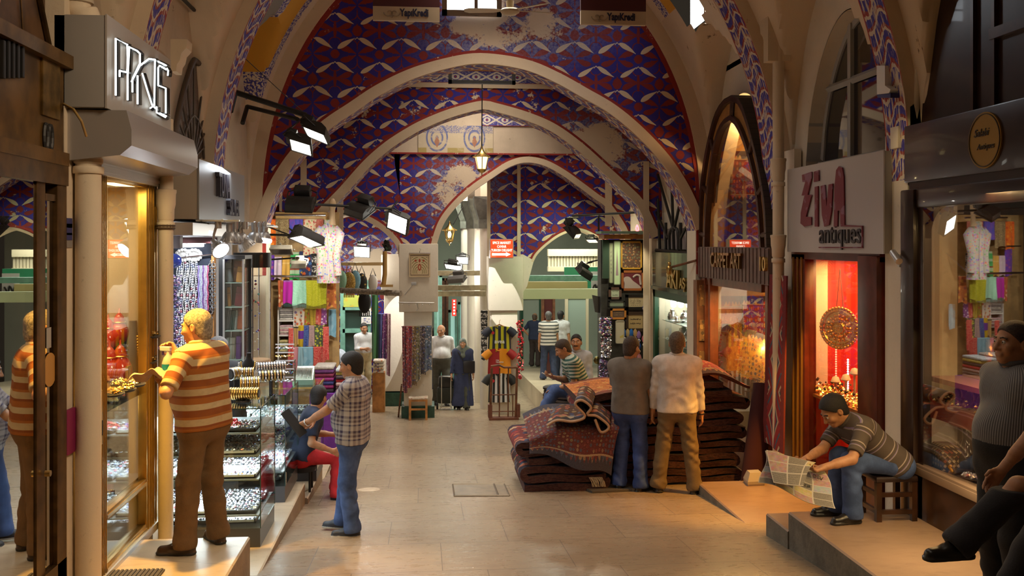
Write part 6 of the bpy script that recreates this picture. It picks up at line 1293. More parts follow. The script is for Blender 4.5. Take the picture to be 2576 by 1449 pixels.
RUGC=[(.35,.03,.03),(.05,.06,.14),(.5,.35,.2),(.45,.12,.06),(.14,.15,.20),(.35,.22,.08)]
RUGS=[mat('rug_red',rough=.95,fn=f_rug((.16,.015,.015),(.03,.015,.03),RUGC)),mat('rug_dark',rough=.95,fn=f_rug((.045,.012,.012),(.02,.015,.03),RUGC,11)),mat('rug_floral',rough=.95,fn=f_rug((.14,.035,.032),(.06,.055,.075),[(.25,.07,.06),(.09,.10,.15),(.30,.19,.11),(.17,.04,.04),(.12,.12,.16),(.26,.21,.12)],20,.12)),mat('rug_brown',rough=.95,fn=f_rug((.10,.04,.02),(.03,.02,.02),RUGC,12)),mat('rug_gold',rough=.95,fn=f_rug((.55,.28,.05),(.10,.07,.06),[(.65,.38,.10),(.2,.1,.05),(.5,.15,.04),(.12,.1,.12)],12)),mat('rug_orange',rough=.95,fn=f_rug((.48,.15,.03),(.18,.05,.03),[(.6,.3,.08),(.3,.06,.03),(.55,.2,.05)],9)),mat('rug_maroon',rough=.95,fn=f_rug((.12,.008,.012),(.05,.005,.01),[(.15,.012,.02),(.08,.02,.03)],8))]
FRI=mat('cream_fringe',(.55,.46,.32),.9);BACKR=mat('rug_edge',rough=.95,fn=lambda g:(lambda p:{'col':g.ramp(g.noise(g.vm('MULTIPLY',p,(9,9,40)),2.2,4),[(.3,(.018,.008,.008)),(.48,(.05,.012,.010)),(.56,(.09,.035,.02)),(.62,(.035,.012,.012)),(.75,(.10,.06,.035))]),'nrm':g.bump(g.noise(p,90,3),.5,.01)})(g.pos()))
def folded_rug(lab,x0,x1,y0,y1,z0,h,layers,mi,sag=0.0,grp=None,fr=None,lean=0.0,seed=0):
 """a rug folded to and fro: rounded loops at the ends, seen edge-on from the street"""
 rr=random.Random(seed);t_=h/layers;r=t_/2;path=[]
 for k in range(layers):
  z=z0+(k+.5)*t_;a,b=(x0+r*1.2,x1-r*1.2)
  a+=rr.uniform(-.02,.05);b-=rr.uniform(-.02,.05)
  xs=np.linspace(a,b,12)if k%2==0 else np.linspace(b,a,12)
  for x in xs:path.append((x,z+sag*math.sin((x-x0)/(x1-x0)*PI)+.010*math.sin(x*9+k)))
  if k<layers-1:
   xe,ze=path[-1];s=1 if k%2==0 else-1
   for q in range(1,7):an=-PI/2+PI*q/7;path.append((xe+s*r*1.15*math.cos(an),z+t_/2+r*math.sin(an)*.999+sag*math.sin((xe-x0)/(x1-x0)*PI)))
 pts=[Vector((x,0,z))for x,z in path];n=len(pts);m=MB();b=len(m.v);L=0;ac=[0]
 for a_,c_ in zip(pts,pts[1:]):L+=(c_-a_).length;ac.append(L)
 th=t_*.47;D=y1-y0
 nrm=[]
 for i in range(n):
  d=(pts[min(i+1,n-1)]-pts[max(i-1,0)]).normalized();nrm.append(Vector((-d.z,0,d.x)))
 ny=5
 for side in(1,-1):
  b=len(m.v)
  for i in range(n):
   for j in range(ny+1):
    p=pts[i]+nrm[i]*th*side*(.86 if j in(0,ny)else 1);yy=y0+D*j/ny+(.012*math.sin(p.x*7+p.z*31)if j==0 else 0);m.v.append(Vector((p.x,yy,p.z+lean*(p.x-x0))))
  for i in range(n-1):
   for j in range(ny):
    q=[b+i*(ny+1)+j,b+i*(ny+1)+j+1,b+(i+1)*(ny+1)+j+1,b+(i+1)*(ny+1)+j];uv=[(ac[i],j/ny),(ac[i],(j+1)/ny),(ac[i+1],(j+1)/ny),(ac[i+1],j/ny)]
    m.face(q if side<0 else q[::-1],0,uv if side<0 else uv[::-1])
 b0=0;b1=n*(ny+1)
 for i in range(n-1):
  for j in(0,ny):m.face([b0+i*(ny+1)+j,b0+(i+1)*(ny+1)+j,b1+(i+1)*(ny+1)+j,b1+i*(ny+1)+j],1,[(ac[i],0)]*4)
 for i in(0,n-1):
  for j in range(ny):m.face([b0+i*(ny+1)+j,b0+i*(ny+1)+j+1,b1+i*(ny+1)+j+1,b1+i*(ny+1)+j],1,[(0,0)]*4)
 if fr is None:return tag(m.build('folded_rug',[RUGS[mi],BACKR],smooth=60),lab,'rug',grp)
 t=thing('folded_rug',lab,'rug',((x0+x1)/2,y0,z0),grp);m.build('rug_body',[RUGS[mi],BACKR],t,60);m=MB()
 for k in range(26):q=fr[0]+k*.006;m.tube([(q,y0-.005,fr[1]),(q+.03+rr.uniform(-.01,.01),y0-.02,fr[1]-.05),(q+.045+rr.uniform(-.012,.012),y0-.012,fr[1]-.11)],.003,4)
 m.build('fringe',FRI,t);return t
YP0=10.75;zf=fz(10.8)
GX=lambda px,Y=YP0:onY(px,1100,Y).x
GZ=lambda py,Y=YP0:onY(1450,py,Y).z
folded_rug('dark folded rug at the bottom of the rug pile nearest the street middle',GX(1308),GX(1535),10.72,11.9,zf-.0,.30,3,1,fr=(GX(1480),zf+.16),seed=1)
folded_rug('rose red folded rug with cream fringe on the dark one at the pile edge',GX(1308),GX(1490),10.74,11.8,zf+.305,.27,3,0,fr=(GX(1402),zf+.50),seed=2)
folded_rug('brown folded rug in the middle of the pile behind the two standing men',GX(1490),GX(1760),10.95,12.2,zf,.36,4,3,seed=3)
folded_rug('dark rug on the middle stack behind the two standing men',GX(1480),GX(1765),10.97,12.2,zf+.365,.30,3,1,seed=4)
folded_rug('red brown rug near the top of the middle stack behind the grey shirt',GX(1470),GX(1740),10.99,12.2,zf+.67,.22,3,0,sag=.04,seed=5)
folded_rug('brown speckled rug on top of the middle stack behind the grey shirt',GX(1445),GX(1740),11.05,12.25,zf+.90,.10,1,5,sag=.08,seed=6)
stk=[(.16,2,1,'lowest folded rug of the stack beside the white bin',1745,1868),(.16,2,3,'second folded rug of the stack beside the white bin, with pale edge',1742,1862),(.15,2,1,'third dark folded rug of the stack by the carpet window',1738,1872),(.17,2,3,'fourth dark folded rug of the stack by the carpet window',1735,1880),(.16,2,1,'fifth folded rug bulging out of the stack by the carpet window',1735,1872),(.17,2,0,'sixth folded rug reaching farthest towards the carpet window',1735,1890),(.09,1,3,'thin rug near the top of the stack by the carpet window',1740,1850),(.08,1,4,'gold rug sloping on the stack by the carpet window',1742,1835)]
z=zf
for i,(h,n,mi,lab,a,b)in enumerate(stk):
 folded_rug(lab,GX(a,11.0),GX(b,11.0),10.98+.01*(i%3),12.25,z,h,n,mi,sag=.015*(i%2),seed=20+i,lean=-.02*(i>5));z+=h+.006
m=MB();c=onY(1768,985,11.2)
m.sheet(lambda u,v:(GX(1725,11.1)+u*.75,11.0+v*1.0,z+.02+.17*math.sin(PI*min(1,u*1.1))*(.5+.5*math.sin(v*PI))-.10*u*u),16,10,.03,uvs=(1,1));tag(m.build('peaked_rug',mat('rug_scarlet',rough=.95,fn=f_rug((.50,.03,.012),(.12,.03,.02),[(.6,.25,.06),(.35,.02,.02),(.55,.1,.03)],14)),smooth=60),'bright red rug humped up on top of the stack beside the white shirt','rug')
m=MB()
def drape(u,v):
 x0=GX(1330)+u*1.02;zt=zf+.60+.30*math.sin(min(1,v*1.3)*PI/2);xs=1-abs(u-.45)*.4
 ed=zf+.46-.28*u+.03*math.sin(u*9);tp=zf+.60+.14*math.sin(u*2.2)+.03*math.sin(u*7)
 if v<.5:k=v/.5;return(x0+.05*math.sin(u*3)-.10*(1-k)*u,10.62+.06*k+.03*math.sin(u*8+k*3)-.05*k*k+.12*max(0,k-.7),ed+(tp-ed)*math.sin(k*PI/2))
 k=(v-.5)*2;return(x0,10.69+k*.7,tp+.16*k)
m.sheet(drape,36,20,.025,uvs=(1.2,1));tag(m.build('draped_rug',RUGS[2],smooth=70),'large floral red and grey rug draped diagonally over the rug pile','rug')
m=MB();pts=[]
base=[(1375,1075),(1400,1062),(1440,1065),(1470,1052),(1445,1022),(1462,1012),(1485,1030),(1475,1048),(1500,1052),(1530,1078),(1510,1092),(1495,1060)]
cp=smoothpts([(onY(a,b,10.6).x,onY(a,b,10.6).z+.03)for a,b in base],60)
m.sheet(lambda u,v:(cp[int(round(u*60))][0]+.15*v,10.56+v*.6,cp[int(round(u*60))][1]+.06*v),60,6,.022,uvs=(1.5,.6));t=thing('crumpled_rug','brown rug turned back in pale edged loops on top of the draped rug','rug',(cp[0][0],10.7,cp[0][1]));m.build('rug_body',RUGS[3],t,70)
m=MB();m.tube([(x,10.555,z_)for x,z_ in cp],.016,6);m.build('pale_binding',mat('rug_binding',(.42,.27,.17),.9),t,60)
t=thing('flat_mat','thin dark board lying on the street in front of the rug pile','board',onF(1520,1236));m=MB();q=[onF(1470,1232),onF(1580,1229),onF(1590,1236),onF(1490,1241)];m.poly([p+Vector((0,0,.004))for p in q],(0,0,.02));m.build('board_body',mat('mat_grey',(.09,.075,.06),.8),t)
XCF=3.98
H4=lambda cx,cy:(1740+cx/3.0167,220+cy/3.0167)
outer=smoothpts([H4(*p)for p in((45,1230),(50,1000),(62,780),(100,500),(165,230),(230,110),(295,66),(345,80),(385,150),(450,370),(510,640),(550,900),(566,1230))],40)
inner=smoothpts([H4(*p)for p in((95,1230),(103,1000),(120,800),(160,500),(210,330),(272,256),(312,268),(380,400),(450,640),(490,900),(512,1230))],40)
mid=[((a[0]*.52+b[0]*.48),(a[1]*.52+b[1]*.48))for a,b in zip(outer,inner)]
CW=mat('carpet_shop_wood',(.055,.024,.018),.35,noise=.35,nsc=7);CAM=mat('amber_panel',(.42,.20,.05),.5,noise=.2)
t=thing('arched_shop_window','tall pointed wooden window with amber panels over the carpet shop','window',onX(1850,630,XCF))
P=lambda a,X=XCF:onX(a[0],a[1],X)
lerp2=lambda a,b,k:(a[0]*(1-k)+b[0]*k,a[1]*(1-k)+b[1]*k)
m=MB();m.ring([P(a)for a in outer],[P(lerp2(a,b,.2))for a,b in zip(outer,inner)],(.10,0,0));m.ring([P(lerp2(a,b,.78))for a,b in zip(outer,inner)],[P(b)for b in inner],(.08,0,0))
for k in(2,8,14,20,26,32,38):m.tube([P(outer[k])+Vector((.03,0,0)),P(inner[k])+Vector((.03,0,0))],.035,6)
m.build('arch_frame',CW,t,30)
m=MB();m.ring([P(lerp2(a,b,.1))+Vector((.05,0,0))for a,b in zip(outer,inner)],[P(lerp2(a,b,.9))+Vector((.05,0,0))for a,b in zip(outer,inner)],(.02,0,0));m.build('amber_panels',CAM,t)
m=MB();oo=[P(a)for a in outer];m.ring([p+Vector((.0,0,0))for p in oo],[Vector((p.x,p.y+(p.y-12.4)*.01,p.z+.012))for p in oo],(WR-XCF+.05,0,0));m.build('shingled_reveal',mat('dark_shingle',fn=lambda g:(lambda p:{'col':g.mix((g.xyz(p)[2]*14.0).frac().lt(.12),(.035,.022,.016),(.01,.007,.006)),'rough':.6})(g.pos())),t)
m=MB();m.poly([P(a)+Vector((.06,0,0))for a in inner],(.006,0,0));m.build('glass_pane',glass('warm_window_glass',(.95,.9,.82),.09,1.2),t)
m=MB();
for k in range(6):q=onX(1826+k%3*16,318+12*(k//3),4.5);m.lathe([(0,.05),(.05,.04),(.06,-.04),(.05,-.05)],q,12)
m.build('inner_lamps',BRASS,t,40)
mb=MB();mb.box((4.22,10.95,1.42),(5.6,11.0,4.4));mb.box((5.55,11,-1.0),(5.6,13.75,4.4));mb.box((4.22,13.72,-1.0),(5.6,13.77,4.4));mb.box((4.2,11,4.35),(5.6,13.75,4.42));mb.box((4.2,11,1.36),(5.6,13.75,1.42));mb.box((4.22,10.95,-1),(5.6,11.0,1.42));mb.box((4.1,11,-1.0),(5.6,13.75,-.92));struct(mb.build('wall_carpet_shop',mat('amber_wall',(.55,.32,.11),.7,noise=.2)))
hung('bright red and orange carpet hanging behind the pointed window',0,.001,0,-.001,4.9,'orange')if False else None
def wallrug(lab,X,pa,pb,mi,th=.03,wob=.03,tilt=0.0):
 a,b=onY(pa[0],pa[1],X),onY(pb[0],pb[1],X);m=MB();m.sheet(lambda u,v:(a.x+(b.x-a.x)*u,X+wob*math.sin(u*9)*v-tilt*v,a.z+(b.z-a.z)*v),18,10,th,uvs=(1.2,2.0)if mi<10 else(1,1));return tag(m.build('hanging_carpet',RUGS[mi],smooth=60),lab,'carpet')
wallrug('glowing red carpet hung behind the pointed window glass',13.5,(1838,380),(1915,640),0)
wallrug('orange brown carpet hung behind the right part of the pointed window',13.4,(1880,545),(1925,660),5)
hb=onX(1755,690,XCF);ht=onX(1755,628,XCF)
t=thing('shop_header','brown slatted header board with brass letters reading CARPET ART and number 10','sign',onX(1850,660,XCF));ya_,yb2=onX(1936,660,XCF).y,13.62;z0,z1=1.46,1.90
m=MB();m.box((XCF,ya_,z0),(WR+.1,yb2,z1),0)
for k in range(22):y=ya_+(yb2-ya_)*k/22;m.box((XCF-.012,y+.012,z0+.01),(XCF,y+.11,z1-.01))
m.build('slats',mat('violet_brown_wood',(.13,.075,.065),.45,noise=.25),t)
yl=lambda px:onX(px,655,XCF-.03).y;zl=lambda py,px=1828:onX(px,py,XCF-.03).z
letters('letters','CARPET ART',(XCF-.03,(yl(1790)+yl(1866))/2,zl(655)),(0,-1,0),(0,0,1),abs(yl(1790)-yl(1866)),.20,mat('dark_brass_letter',(.30,.17,.05),.3,.9),t,.018,.015)
letters('house_number','10',(XCF-.03,onX(1921,664,XCF-.03).y,onX(1921,664,XCF-.03).z),(0,-1,0),(0,0,1),None,.17,BRASS,t,.018,.015)
t=thing('carpet_shop_window','amber lit carpet shop window below the slatted header','window',onX(1860,900,4.05));m=MB()
for px,w_ in((1777,.09),(1792,.05),(1938,.05)):q=onX(px,900,4.05);m.box((4.0,q.y-w_,-1.0),(4.12,q.y+w_,1.46),bev=.01)
m.box((4.02,11.1,1.36),(4.12,13.6,1.46));m.box((4.02,11.1,-1.0),(4.12,13.6,-.70));m.build('window_posts',mat('red_brown_wood',(.17,.045,.018),.35,noise=.3),t)
m=MB();m.box((4.06,11.15,-.70),(4.066,13.4,1.36));m.build('glass_pane',glass('amber_glass',(.96,.92,.85),.06),t)
wallrug('pale gold carpet hanging flat behind the carpet shop window',13.64,(1797,745),(1868,1080),5,wob=.0)
wallrug('orange carpet hung at the far end behind the carpet shop window',13.5,(1868,745),(1925,1000),0,wob=.01)
def slope_rug(lab,pts,mi,X0,X1,wob=.02):
 """pts: top-left, top-right, bottom-left, bottom-right pixels"""
 A,B,Cc,D=[onX(p[0],p[1],X)for p,X in zip(pts,(X1,X1,X0,X0))];m=MB();m.sheet(lambda u,v:(A*(1-u)+B*u)*(1-v)+(Cc*(1-u)+D*u)*v+Vector((-.06*math.sin(v*PI)+wob*math.sin(u*8),0,.05*math.sin(u*PI)*(1-v))),16,14,.03,uvs=(1.0,2.2));return tag(m.build('propped_carpet',RUGS[mi],smooth=60),lab,'carpet')
slope_rug('gold carpet with dark vine pattern sloping behind the carpet window',[(1868,832),(1932,850),(1822,1120),(1935,1150)],4,4.15,4.42)
slope_rug('second amber carpet fanned out behind the gold vine carpet',[(1820,815),(1862,840),(1800,1080),(1850,1110)],5,4.2,4.36)
t=thing('star_lamp','small brass star lamp hanging inside the carpet shop window','lamp',onX(1842,692,4.4));q=onX(1842,690,4.4);m=MB();m.lathe([(0,.09),(.03,.04),(.11,0),(.03,-.04),(0,-.09)],q,8);m.cyl(q,(q.x,q.y,1.36),.006);m.build('lamp_body',BRASS,t)
def f_kilim(g):
 x,y,_=g.xyz(g.coord('UV'));a=(x-.5).abs();d=((y*3.0).frac()-.5).abs();r=a*1.3+d;st=((r*14.0).floor()/14.0)
 col=g.ramp(st,[(0,(.45,.38,.26)),(.10,(.30,.02,.025)),(.24,(.035,.06,.12)),(.33,(.45,.38,.26)),(.40,(.28,.02,.025)),(.58,(.05,.10,.16)),(.7,(.25,.02,.02)),(.82,(.42,.35,.25)),(.88,(.05,.04,.06))],True)
 jag=(((y*26.0).frac()-.5).abs()*.10+a).gt(.40);col=g.mix(jag,col,(.16,.02,.025));return{'col':g.mix(g.noise(g.coord('UV'),30,3).sstep(.4,.7)*.3,col,(.05,.02,.02)),'rough':.95}
a,b=onX(1936,690,3.96),onX(1966,1135,3.90);m=MB();m.sheet(lambda u,v:(3.97-.09*v+.02*math.sin(u*6),a.y+(b.y-a.y)*u-.22*v*(u)*.6,a.z+(b.z-a.z)*v),12,24,.02,uvs=(1,1));tag(m.build('hanging_kilim',mat('kilim',fn=f_kilim),smooth=60),'jagged red and blue kilim hanging beside the carpet shop door','kilim')
t=thing('rolled_rug','dark maroon rug roll leaning against the carpet shop beside the kilim','rug',onX(1890,1190,3.6));m=MB();p0=onD(1889,1200,10.9);p0.z=-.92;p1=onD(1922,968,11.2);n=28;ax=(p1-p0).normalized();sx_=ax.cross(Vector((0,1,0))).normalized();sy_=ax.cross(sx_)
m.tube([p0,p0.lerp(p1,.5),p1],[.135,.13,.125],22);m.build('roll_body',RUGS[6],t,50);m=MB();m.tube([p1+(sx_*math.cos(k*.5)+sy_*math.sin(k*.5))*(.012+.0034*k)for k in range(34)],.008,5);m.build('spiral_end',BACKR,t)
t=thing('dustbin','small pale dustbin with a sloped lid beside the maroon rug roll','bin',onZ(1895,1215,-.71));q=onD(1897,1200,10.55);m=MB();zb_=-.93;b=len(m.v)
m.lathe([(.105,zb_),(.12,zb_+.22),(.125,zb_+.24)],(q.x,q.y,0),4,M=Matrix.Rotation(PI/4,3,'Z'),sx=1.2);m.build('bin_body',mat('bin_grey',(.42,.38,.33),.5),t);m=MB();m.lathe([(.128,zb_+.24),(.13,zb_+.27),(.085,zb_+.36),(.07,zb_+.36)],(q.x,q.y,0),4,M=Matrix.Rotation(PI/4,3,'Z'),sx=1.2);m.build('bin_lid',MATS['bin_grey'],t)
pipe('drainpipe','white drainpipe between the kilim and the pale sign with maroon letters',1958,3.93,90,0,.062,[430,622])
t=thing('pipe_hopper','white moulded hopper head on the drainpipe beside the pointed window','hopper',onX(1955,100,3.95));q=onX(1957,100,3.93);m=MB();m.poly([(q.x+.12,q.y+a,q.z+b)for a,b in((-.07,-.25),(.07,-.25),(.07,0),(.10,.05),(.17,.10),(.19,.2),(.26,.28),(.28,.42),(-.07,.42))],(-.26,0,0));m.build('hopper_body',PIPE,t,30)
XZ=4.0
t=thing('wall_sign','pale grey metal box sign with maroon letters reading ZiVA antiques','sign',onX(2100,510,XZ));ya,yb_=onX(2222,500,XZ).y,onX(1981,500,XZ).y
zt0,zb0=2.76,1.86
m=MB();m.box((XZ+.012,ya,zb0),(WR-.02,yb_,zt0),bev=.006);m.build('sign_box',mat('sign_grey_side',(.33,.31,.29),.5),t,30)
m=MB();m.box((XZ,ya-.004,zb0-.004),(XZ+.012,yb_+.004,zt0+.004));m.build('front_panel',mat('pale_sign_metal',(.52,.50,.50),.30,.35),t)
zp=lambda py,px=2060:onX(px,py,XZ).z;yp=lambda px:onX(px,520,XZ).y
ZL=mat('ziva_letter',fn=lambda g:(lambda p:{'col':g.mix(g.noise(p,7,3).gt(.58),(.16,.012,.03),(.24,.10,.16)),'rough':.35})(g.pos()))
def lettr(pts,nm='letter'):
 m=MB();m.poly([onX(a,b,XZ-.004)for a,b in pts],(-.012,0,0));return m.build(nm,ZL,t)
lettr([(2020,440),(2044,432),(2044,448),(2034,490),(2044,490),(2030,545),(2043,546),(2043,566),(2026,570),(2016,562),(2017,535),(2026,492),(2019,492),(2028,458),(2021,458)])
lettr([(2052,470),(2060,468),(2060,570),(2052,570)]);lettr([(2050,432),(2062,428),(2062,455),(2050,458)])
lettr([(2067,468),(2077,465),(2082,520),(2087,464),(2097,462),(2094,530),(2088,566),(2076,570),(2070,540)])
lettr([(2100,570),(2102,470),(2106,428),(2113,418),(2121,422),(2125,445),(2127,570),(2117,570),(2116,530),(2110,530),(2109,570)])
lettr([(2127,566),(2172,568),(2172,624),(2062,624),(2062,621),(2170,621),(2170,571),(2127,570)],'outline')
letters('lettering','antiques',(XZ-.008,(yp(2063)+yp(2168))/2,onX(2115,596,XZ).z),(0,-1,0),(0,0,1),abs(yp(2063)-yp(2168)),None,mat('sign_black',(.03,.025,.03),.4),t,.006,.006)
t=thing('lunette_window','tall arched grey framed window above the pale antiques sign','window',onX(2100,390,4.3));XW=4.36;yc,h=9.17,1.02
ys=[yc-h+2*h*i/40 for i in range(41)]
m=MB();m.ring([(XW,y,zlun_r(y,yc,h)+.03)for y in ys],[(XW,yc+(y-yc)*.93,2.85+(zlun_r(y,yc,h)-2.85)*.95)for y in ys],(.05,0,0))
for px in(2062,2140):y=onX(px,250,XW).y;m.box((XW-.02,y-.035,2.80),(XW+.04,y+.035,zlun_r(y,yc,h)))
a,b=onX(2020,215,XW),onX(2215,150,XW);m.tube([(XW,a.y,3.62),(XW,b.y,3.62)],.04,4);m.box((XW-.03,yc-h,2.74),(XW+.06,yc+h,2.84));m.build('window_frame',GREYP,t)
m=MB();m.poly([(XW+.02,y,max(2.8,zlun_r(y,yc,h)))for y in ys]+[(XW+.02,yc+h,2.8),(XW+.02,yc-h,2.8)],(.006,0,0));m.build('glass_pane',mat('dark_mirror_pane',(.01,.011,.02),.03,0,spec=1.0,coat=1.0),t)
m=MB();m.ring([(WR,y,zlun_r(y,yc,h)+.002)for y in ys],[(WR,y,zlun_r(y,yc,h)+.012)for y in ys],(.2,0,0));m.build('grey_reveal',GREYP,t)
t=thing('antique_shop_window','glowing red show window of the antiques shop with gold mouldings','window',onX(2110,900,4.1));Y0,Yd=onX(2232,900,4.12).y,onX(2006,900,4.12).y
yq=lambda px:onX(px,900,4.12).y
m=MB();m.box((4.05,yq(2040),-.71),(4.18,yq(2006),1.84),bev=.01);m.box((4.02,yq(2232),-.71),(4.2,yq(2182),1.84),bev=.015);m.box((4.05,yq(2232),1.78),(4.18,yq(2006),1.86));m.build('door_posts',mat('oxblood_wood',(.10,.018,.01),.3,noise=.3),t,30)
m=MB();
for px in(2013,2024,2034):y=yq(px);m.box((4.035,y-.012,-.70),(4.06,y+.012,1.80))
m.build('gold_mouldings',mat('dull_gold',(.45,.25,.07),.4,.7),t)
m=MB();m.box((4.10,yq(2182),-.5),(4.106,yq(2040),1.78));m.build('glass_pane',glass('red_shop_glass',(.97,.95,.93),.05),t)
m=MB();m.box((4.10,yq(2182),-.71),(4.16,yq(2040),-.5));m.build('kick_panel',DARKWOOD,t)
REDW=mat('scarlet_wall',fn=lambda g:(lambda y:{'col':g.mix((y*11.0).frac().gt(.5),(.50,.012,.006),(.56,.035,.010)),'rough':.55})((lambda q:q[0]*.8+q[1])(g.xyz(g.pos()))))
mb=MB();mb.box((5.1,8.0,-.75),(5.15,10.35,1.9));mb.box((4.2,10.22,-.75),(5.1,10.27,1.9));mb.box((4.2,8.1,-.75),(5.1,8.15,1.9));mb.box((4.2,8.1,1.82),(5.15,10.3,1.88));mb.box((4.18,8.1,-.76),(5.15,10.3,-.71));struct(mb.build('wall_antique_shop',REDW))
t=thing('brass_charger','big round embossed brass charger hanging in the red show window','plate',onX(2113,825,4.35));q=onX(2113,825,4.35);R=.225;M=Matrix.Rotation(.62,3,'Z')@Matrix.Rotation(-PI/2,3,'Y');M2=Matrix.Rotation(.62,3,'Z')
m=MB();m.lathe([(0,.02),(R*.25,.03),(R*.3,.015),(R*.75,.012),(R*.8,.03),(R,.02),(R,.0),(0,0)],q,40,M=M);
for k in range(16):
 a=2*PI*k/16
 for rr in(.42,.58):m.sph(q+M2@Vector((-.02,math.cos(a)*R*rr,math.sin(a)*R*rr)),.018,5)
for k in range(36):a=2*PI*k/36;m.sph(q+M2@Vector((-.02,math.cos(a)*R*.94,math.sin(a)*R*.94)),.016,5)
m.build('embossed_plate',mat('embossed_gold',(.75,.45,.12),.22,1.0,bump=.8,bsc=40),t,40);m=MB();m.tube([q+Vector((0,-.08,R)),q+Vector((0,0,.62)),q+Vector((0,.08,R))],.004,5);m.build('hanging_wire',CABLE,t)
t=thing('jewellery_shelf','orange lit shelf heaped with gold jewellery in the red show window','shelf',onX(2110,1000,4.3));zs=onX(2046,985,4.2).z;m=MB();m.box((4.14,8.22,zs-.03),(4.6,10.2,zs));m.build('shelf_board',ORANGEWOOD,t);m=MB()
for k in range(420):gem(m,(rnd.uniform(4.15,4.5),rnd.uniform(8.35,10.1),zs+.01+rnd.random()**2*.10),.019)
stuff(m.build('jewels',JGOLD,t));m=MB()
for k in range(60):gem(m,(rnd.uniform(4.15,4.5),rnd.uniform(8.35,10.1),zs+.02+rnd.random()*.12),.02)
stuff(m.build('dark_pieces',BLACKV,t))
for i,(px,py)in enumerate(((2102,960),(2128,955),(2150,940))):
 q=onX(px,py,4.32);t=thing('pendant_stand',['small neck stand on the red window shelf, nearest the gold mouldings','middle small neck stand on the red window shelf','small neck stand on the red window shelf with ribbon bow'][i],'stand',(q.x,q.y,zs));m=MB();m.lathe([(.05,zs),(.012,zs+.03),(.012,q.z-.02),(.05,q.z),(.03,q.z+.05),(0,q.z+.06)],(q.x,q.y,0),12);m.build('stand_body',mat('cream_stand',(.6,.5,.4),.5),t,50)
for i,(px,c,es)in enumerate(((2103,(1,.15,.1),3),(2133,(.9,.9,1),5),(2162,(.35,.3,1),5))):
 q0,q1=onX(px,(880,905,740)[i],4.5),onX(px,(975,1000,930)[i],4.5);m=MB();n=16
 for k in range(n):m.sph(q0.lerp(q1,k/n),.011,4)
 tag(m.build('light_string',emis('string_%d'%i,c,es),smooth=60),['string of red beads of light in the red show window','string of white beads of light above the red window shelf','string of violet lights at the far side of the red show window'][i],'light')
t=thing('doorway_strip','amber lit gap of the doorway beside the grey pillar','door',onX(2210,850,4.3));m=MB();m.box((4.5,7.9,-.72),(4.52,8.2,1.7));m.build('lit_wall',mat('amber_gap',(.7,.35,.10),.6),t)
t=thing('security_light','grey cylinder lamp on the white pillar beside the dark antiques shop','lamp',onX(2258,650,4.0));m=MB();m.cyl(onX(2246,635,3.98),onX(2262,658,3.96),.030,n=12);m.cyl(onX(2264,640,4.03),onX(2264,672,4.03),.02,n=10);m.build('lamp_body',ALU,t,40)
t=thing('number_plate','white plate with a red number 8 on the white pillar','sign',onX(2252,618,4.09));q=onX(2252,615,4.095);m=MB();m.box((4.088,q.y-.05,q.z-.10),(4.10,q.y+.05,q.z+.09));m.build('plate',WHITE,t);letters('numeral','8',(4.086,q.y,q.z),(0,-1,0),(0,0,1),None,.12,mat('numeral_red',(.4,.03,.02),.5),t,.003,.01)
t=thing('vent_box','small cream box fixed high on the white pillar','box',onX(2257,340,4.08));q=onX(2257,345,4.07);m=MB();m.box((4.04,q.y-.07,q.z-.10),(4.11,q.y+.07,q.z+.09),bev=.01);m.build('box_body',PLW,t,30)
t=thing('conduit_sign','white and blue curved board sticking out beside the arched grey window','sign',onX(2225,230,3.9));m=MB();q=[onX(*p,3.95)for p in((2205,165),(2226,165),(2226,215),(2240,225),(2236,236),(2206,238))];m.poly(q,(.08,0,0));m.build('board',WHITE,t);m=MB();q=[onX(*p,3.95)for p in((2206,238),(2240,234),(2240,246),(2208,246))];m.poly(q,(.10,0,0));m.build('blue_edge',mat('blue_edge',(.03,.03,.16),.5),t)
for i,pts in enumerate((((2222,0),(2228,60),(2220,100),(2235,130),(2222,170)),((2240,0),(2244,90),(2230,110),(2244,150)))):
 m=MB();m.tube([onX(a,b,4.12)for a,b in smoothpts(pts,18)],.012,6);tag(m.build('cable',CABLE,smooth=60),['black cable looping beside the arched grey window','second black cable hanging over the white curved board'][i],'cable')
XQ=4.05
t=thing('shop_fascia','glossy dark wooden fascia with a round gold plaque reading Salabi Antiques','sign',onX(2420,350,XQ));y1=onX(2274,390,XQ).y
MAH=mat('dark_mahogany',(.022,.009,.005),.30,noise=.4,nsc=4,coat=.15)
m=MB();m.box((XQ,4.6,2.46),(WR+.05,y1,2.94),bev=.012);m.box((XQ+.02,4.6,2.36),(WR+.05,y1-.05,2.46));m.build('fascia_board',MAH,t,30)
q=onX(2480,353,XQ);m=MB();m.lathe([(0,0),(.205,0),(.205,.012),(0,.012)],(q.x,q.y,q.z),40,M=Matrix.Rotation(-PI/2,3,'Y'));m.build('gold_plaque',mat('plaque_gold',(.36,.21,.04),.35,.5),t,40);m=MB();m.tube([(XQ-.015,q.y+.19*math.cos(a),q.z+.19*math.sin(a))for a in np.linspace(0,2*PI,40)[:-1]],.004,5,closed=True);m.build('plaque_ring',mat('plaque_dark',(.05,.03,.01),.5),t)
letters('lettering','Salabi',(XQ-.014,q.y+.03,q.z+.06),(0,-1,0),(0,0,1),.19,None,MATS['plaque_dark'],t,.003,shear=.35);letters('lettering','Antiques',(XQ-.014,q.y-.02,q.z-.05),(0,-1,0),(0,0,1),.22,None,MATS['plaque_dark'],t,.003,shear=.35)
t=thing('arch_panel','dark brown wooden panels filling the arch over the dark antiques shop','panel',onX(2450,200,4.15));m=MB();ys=[5.2+2.45*i/20 for i in range(21)];yc2,h2=6.45,1.22
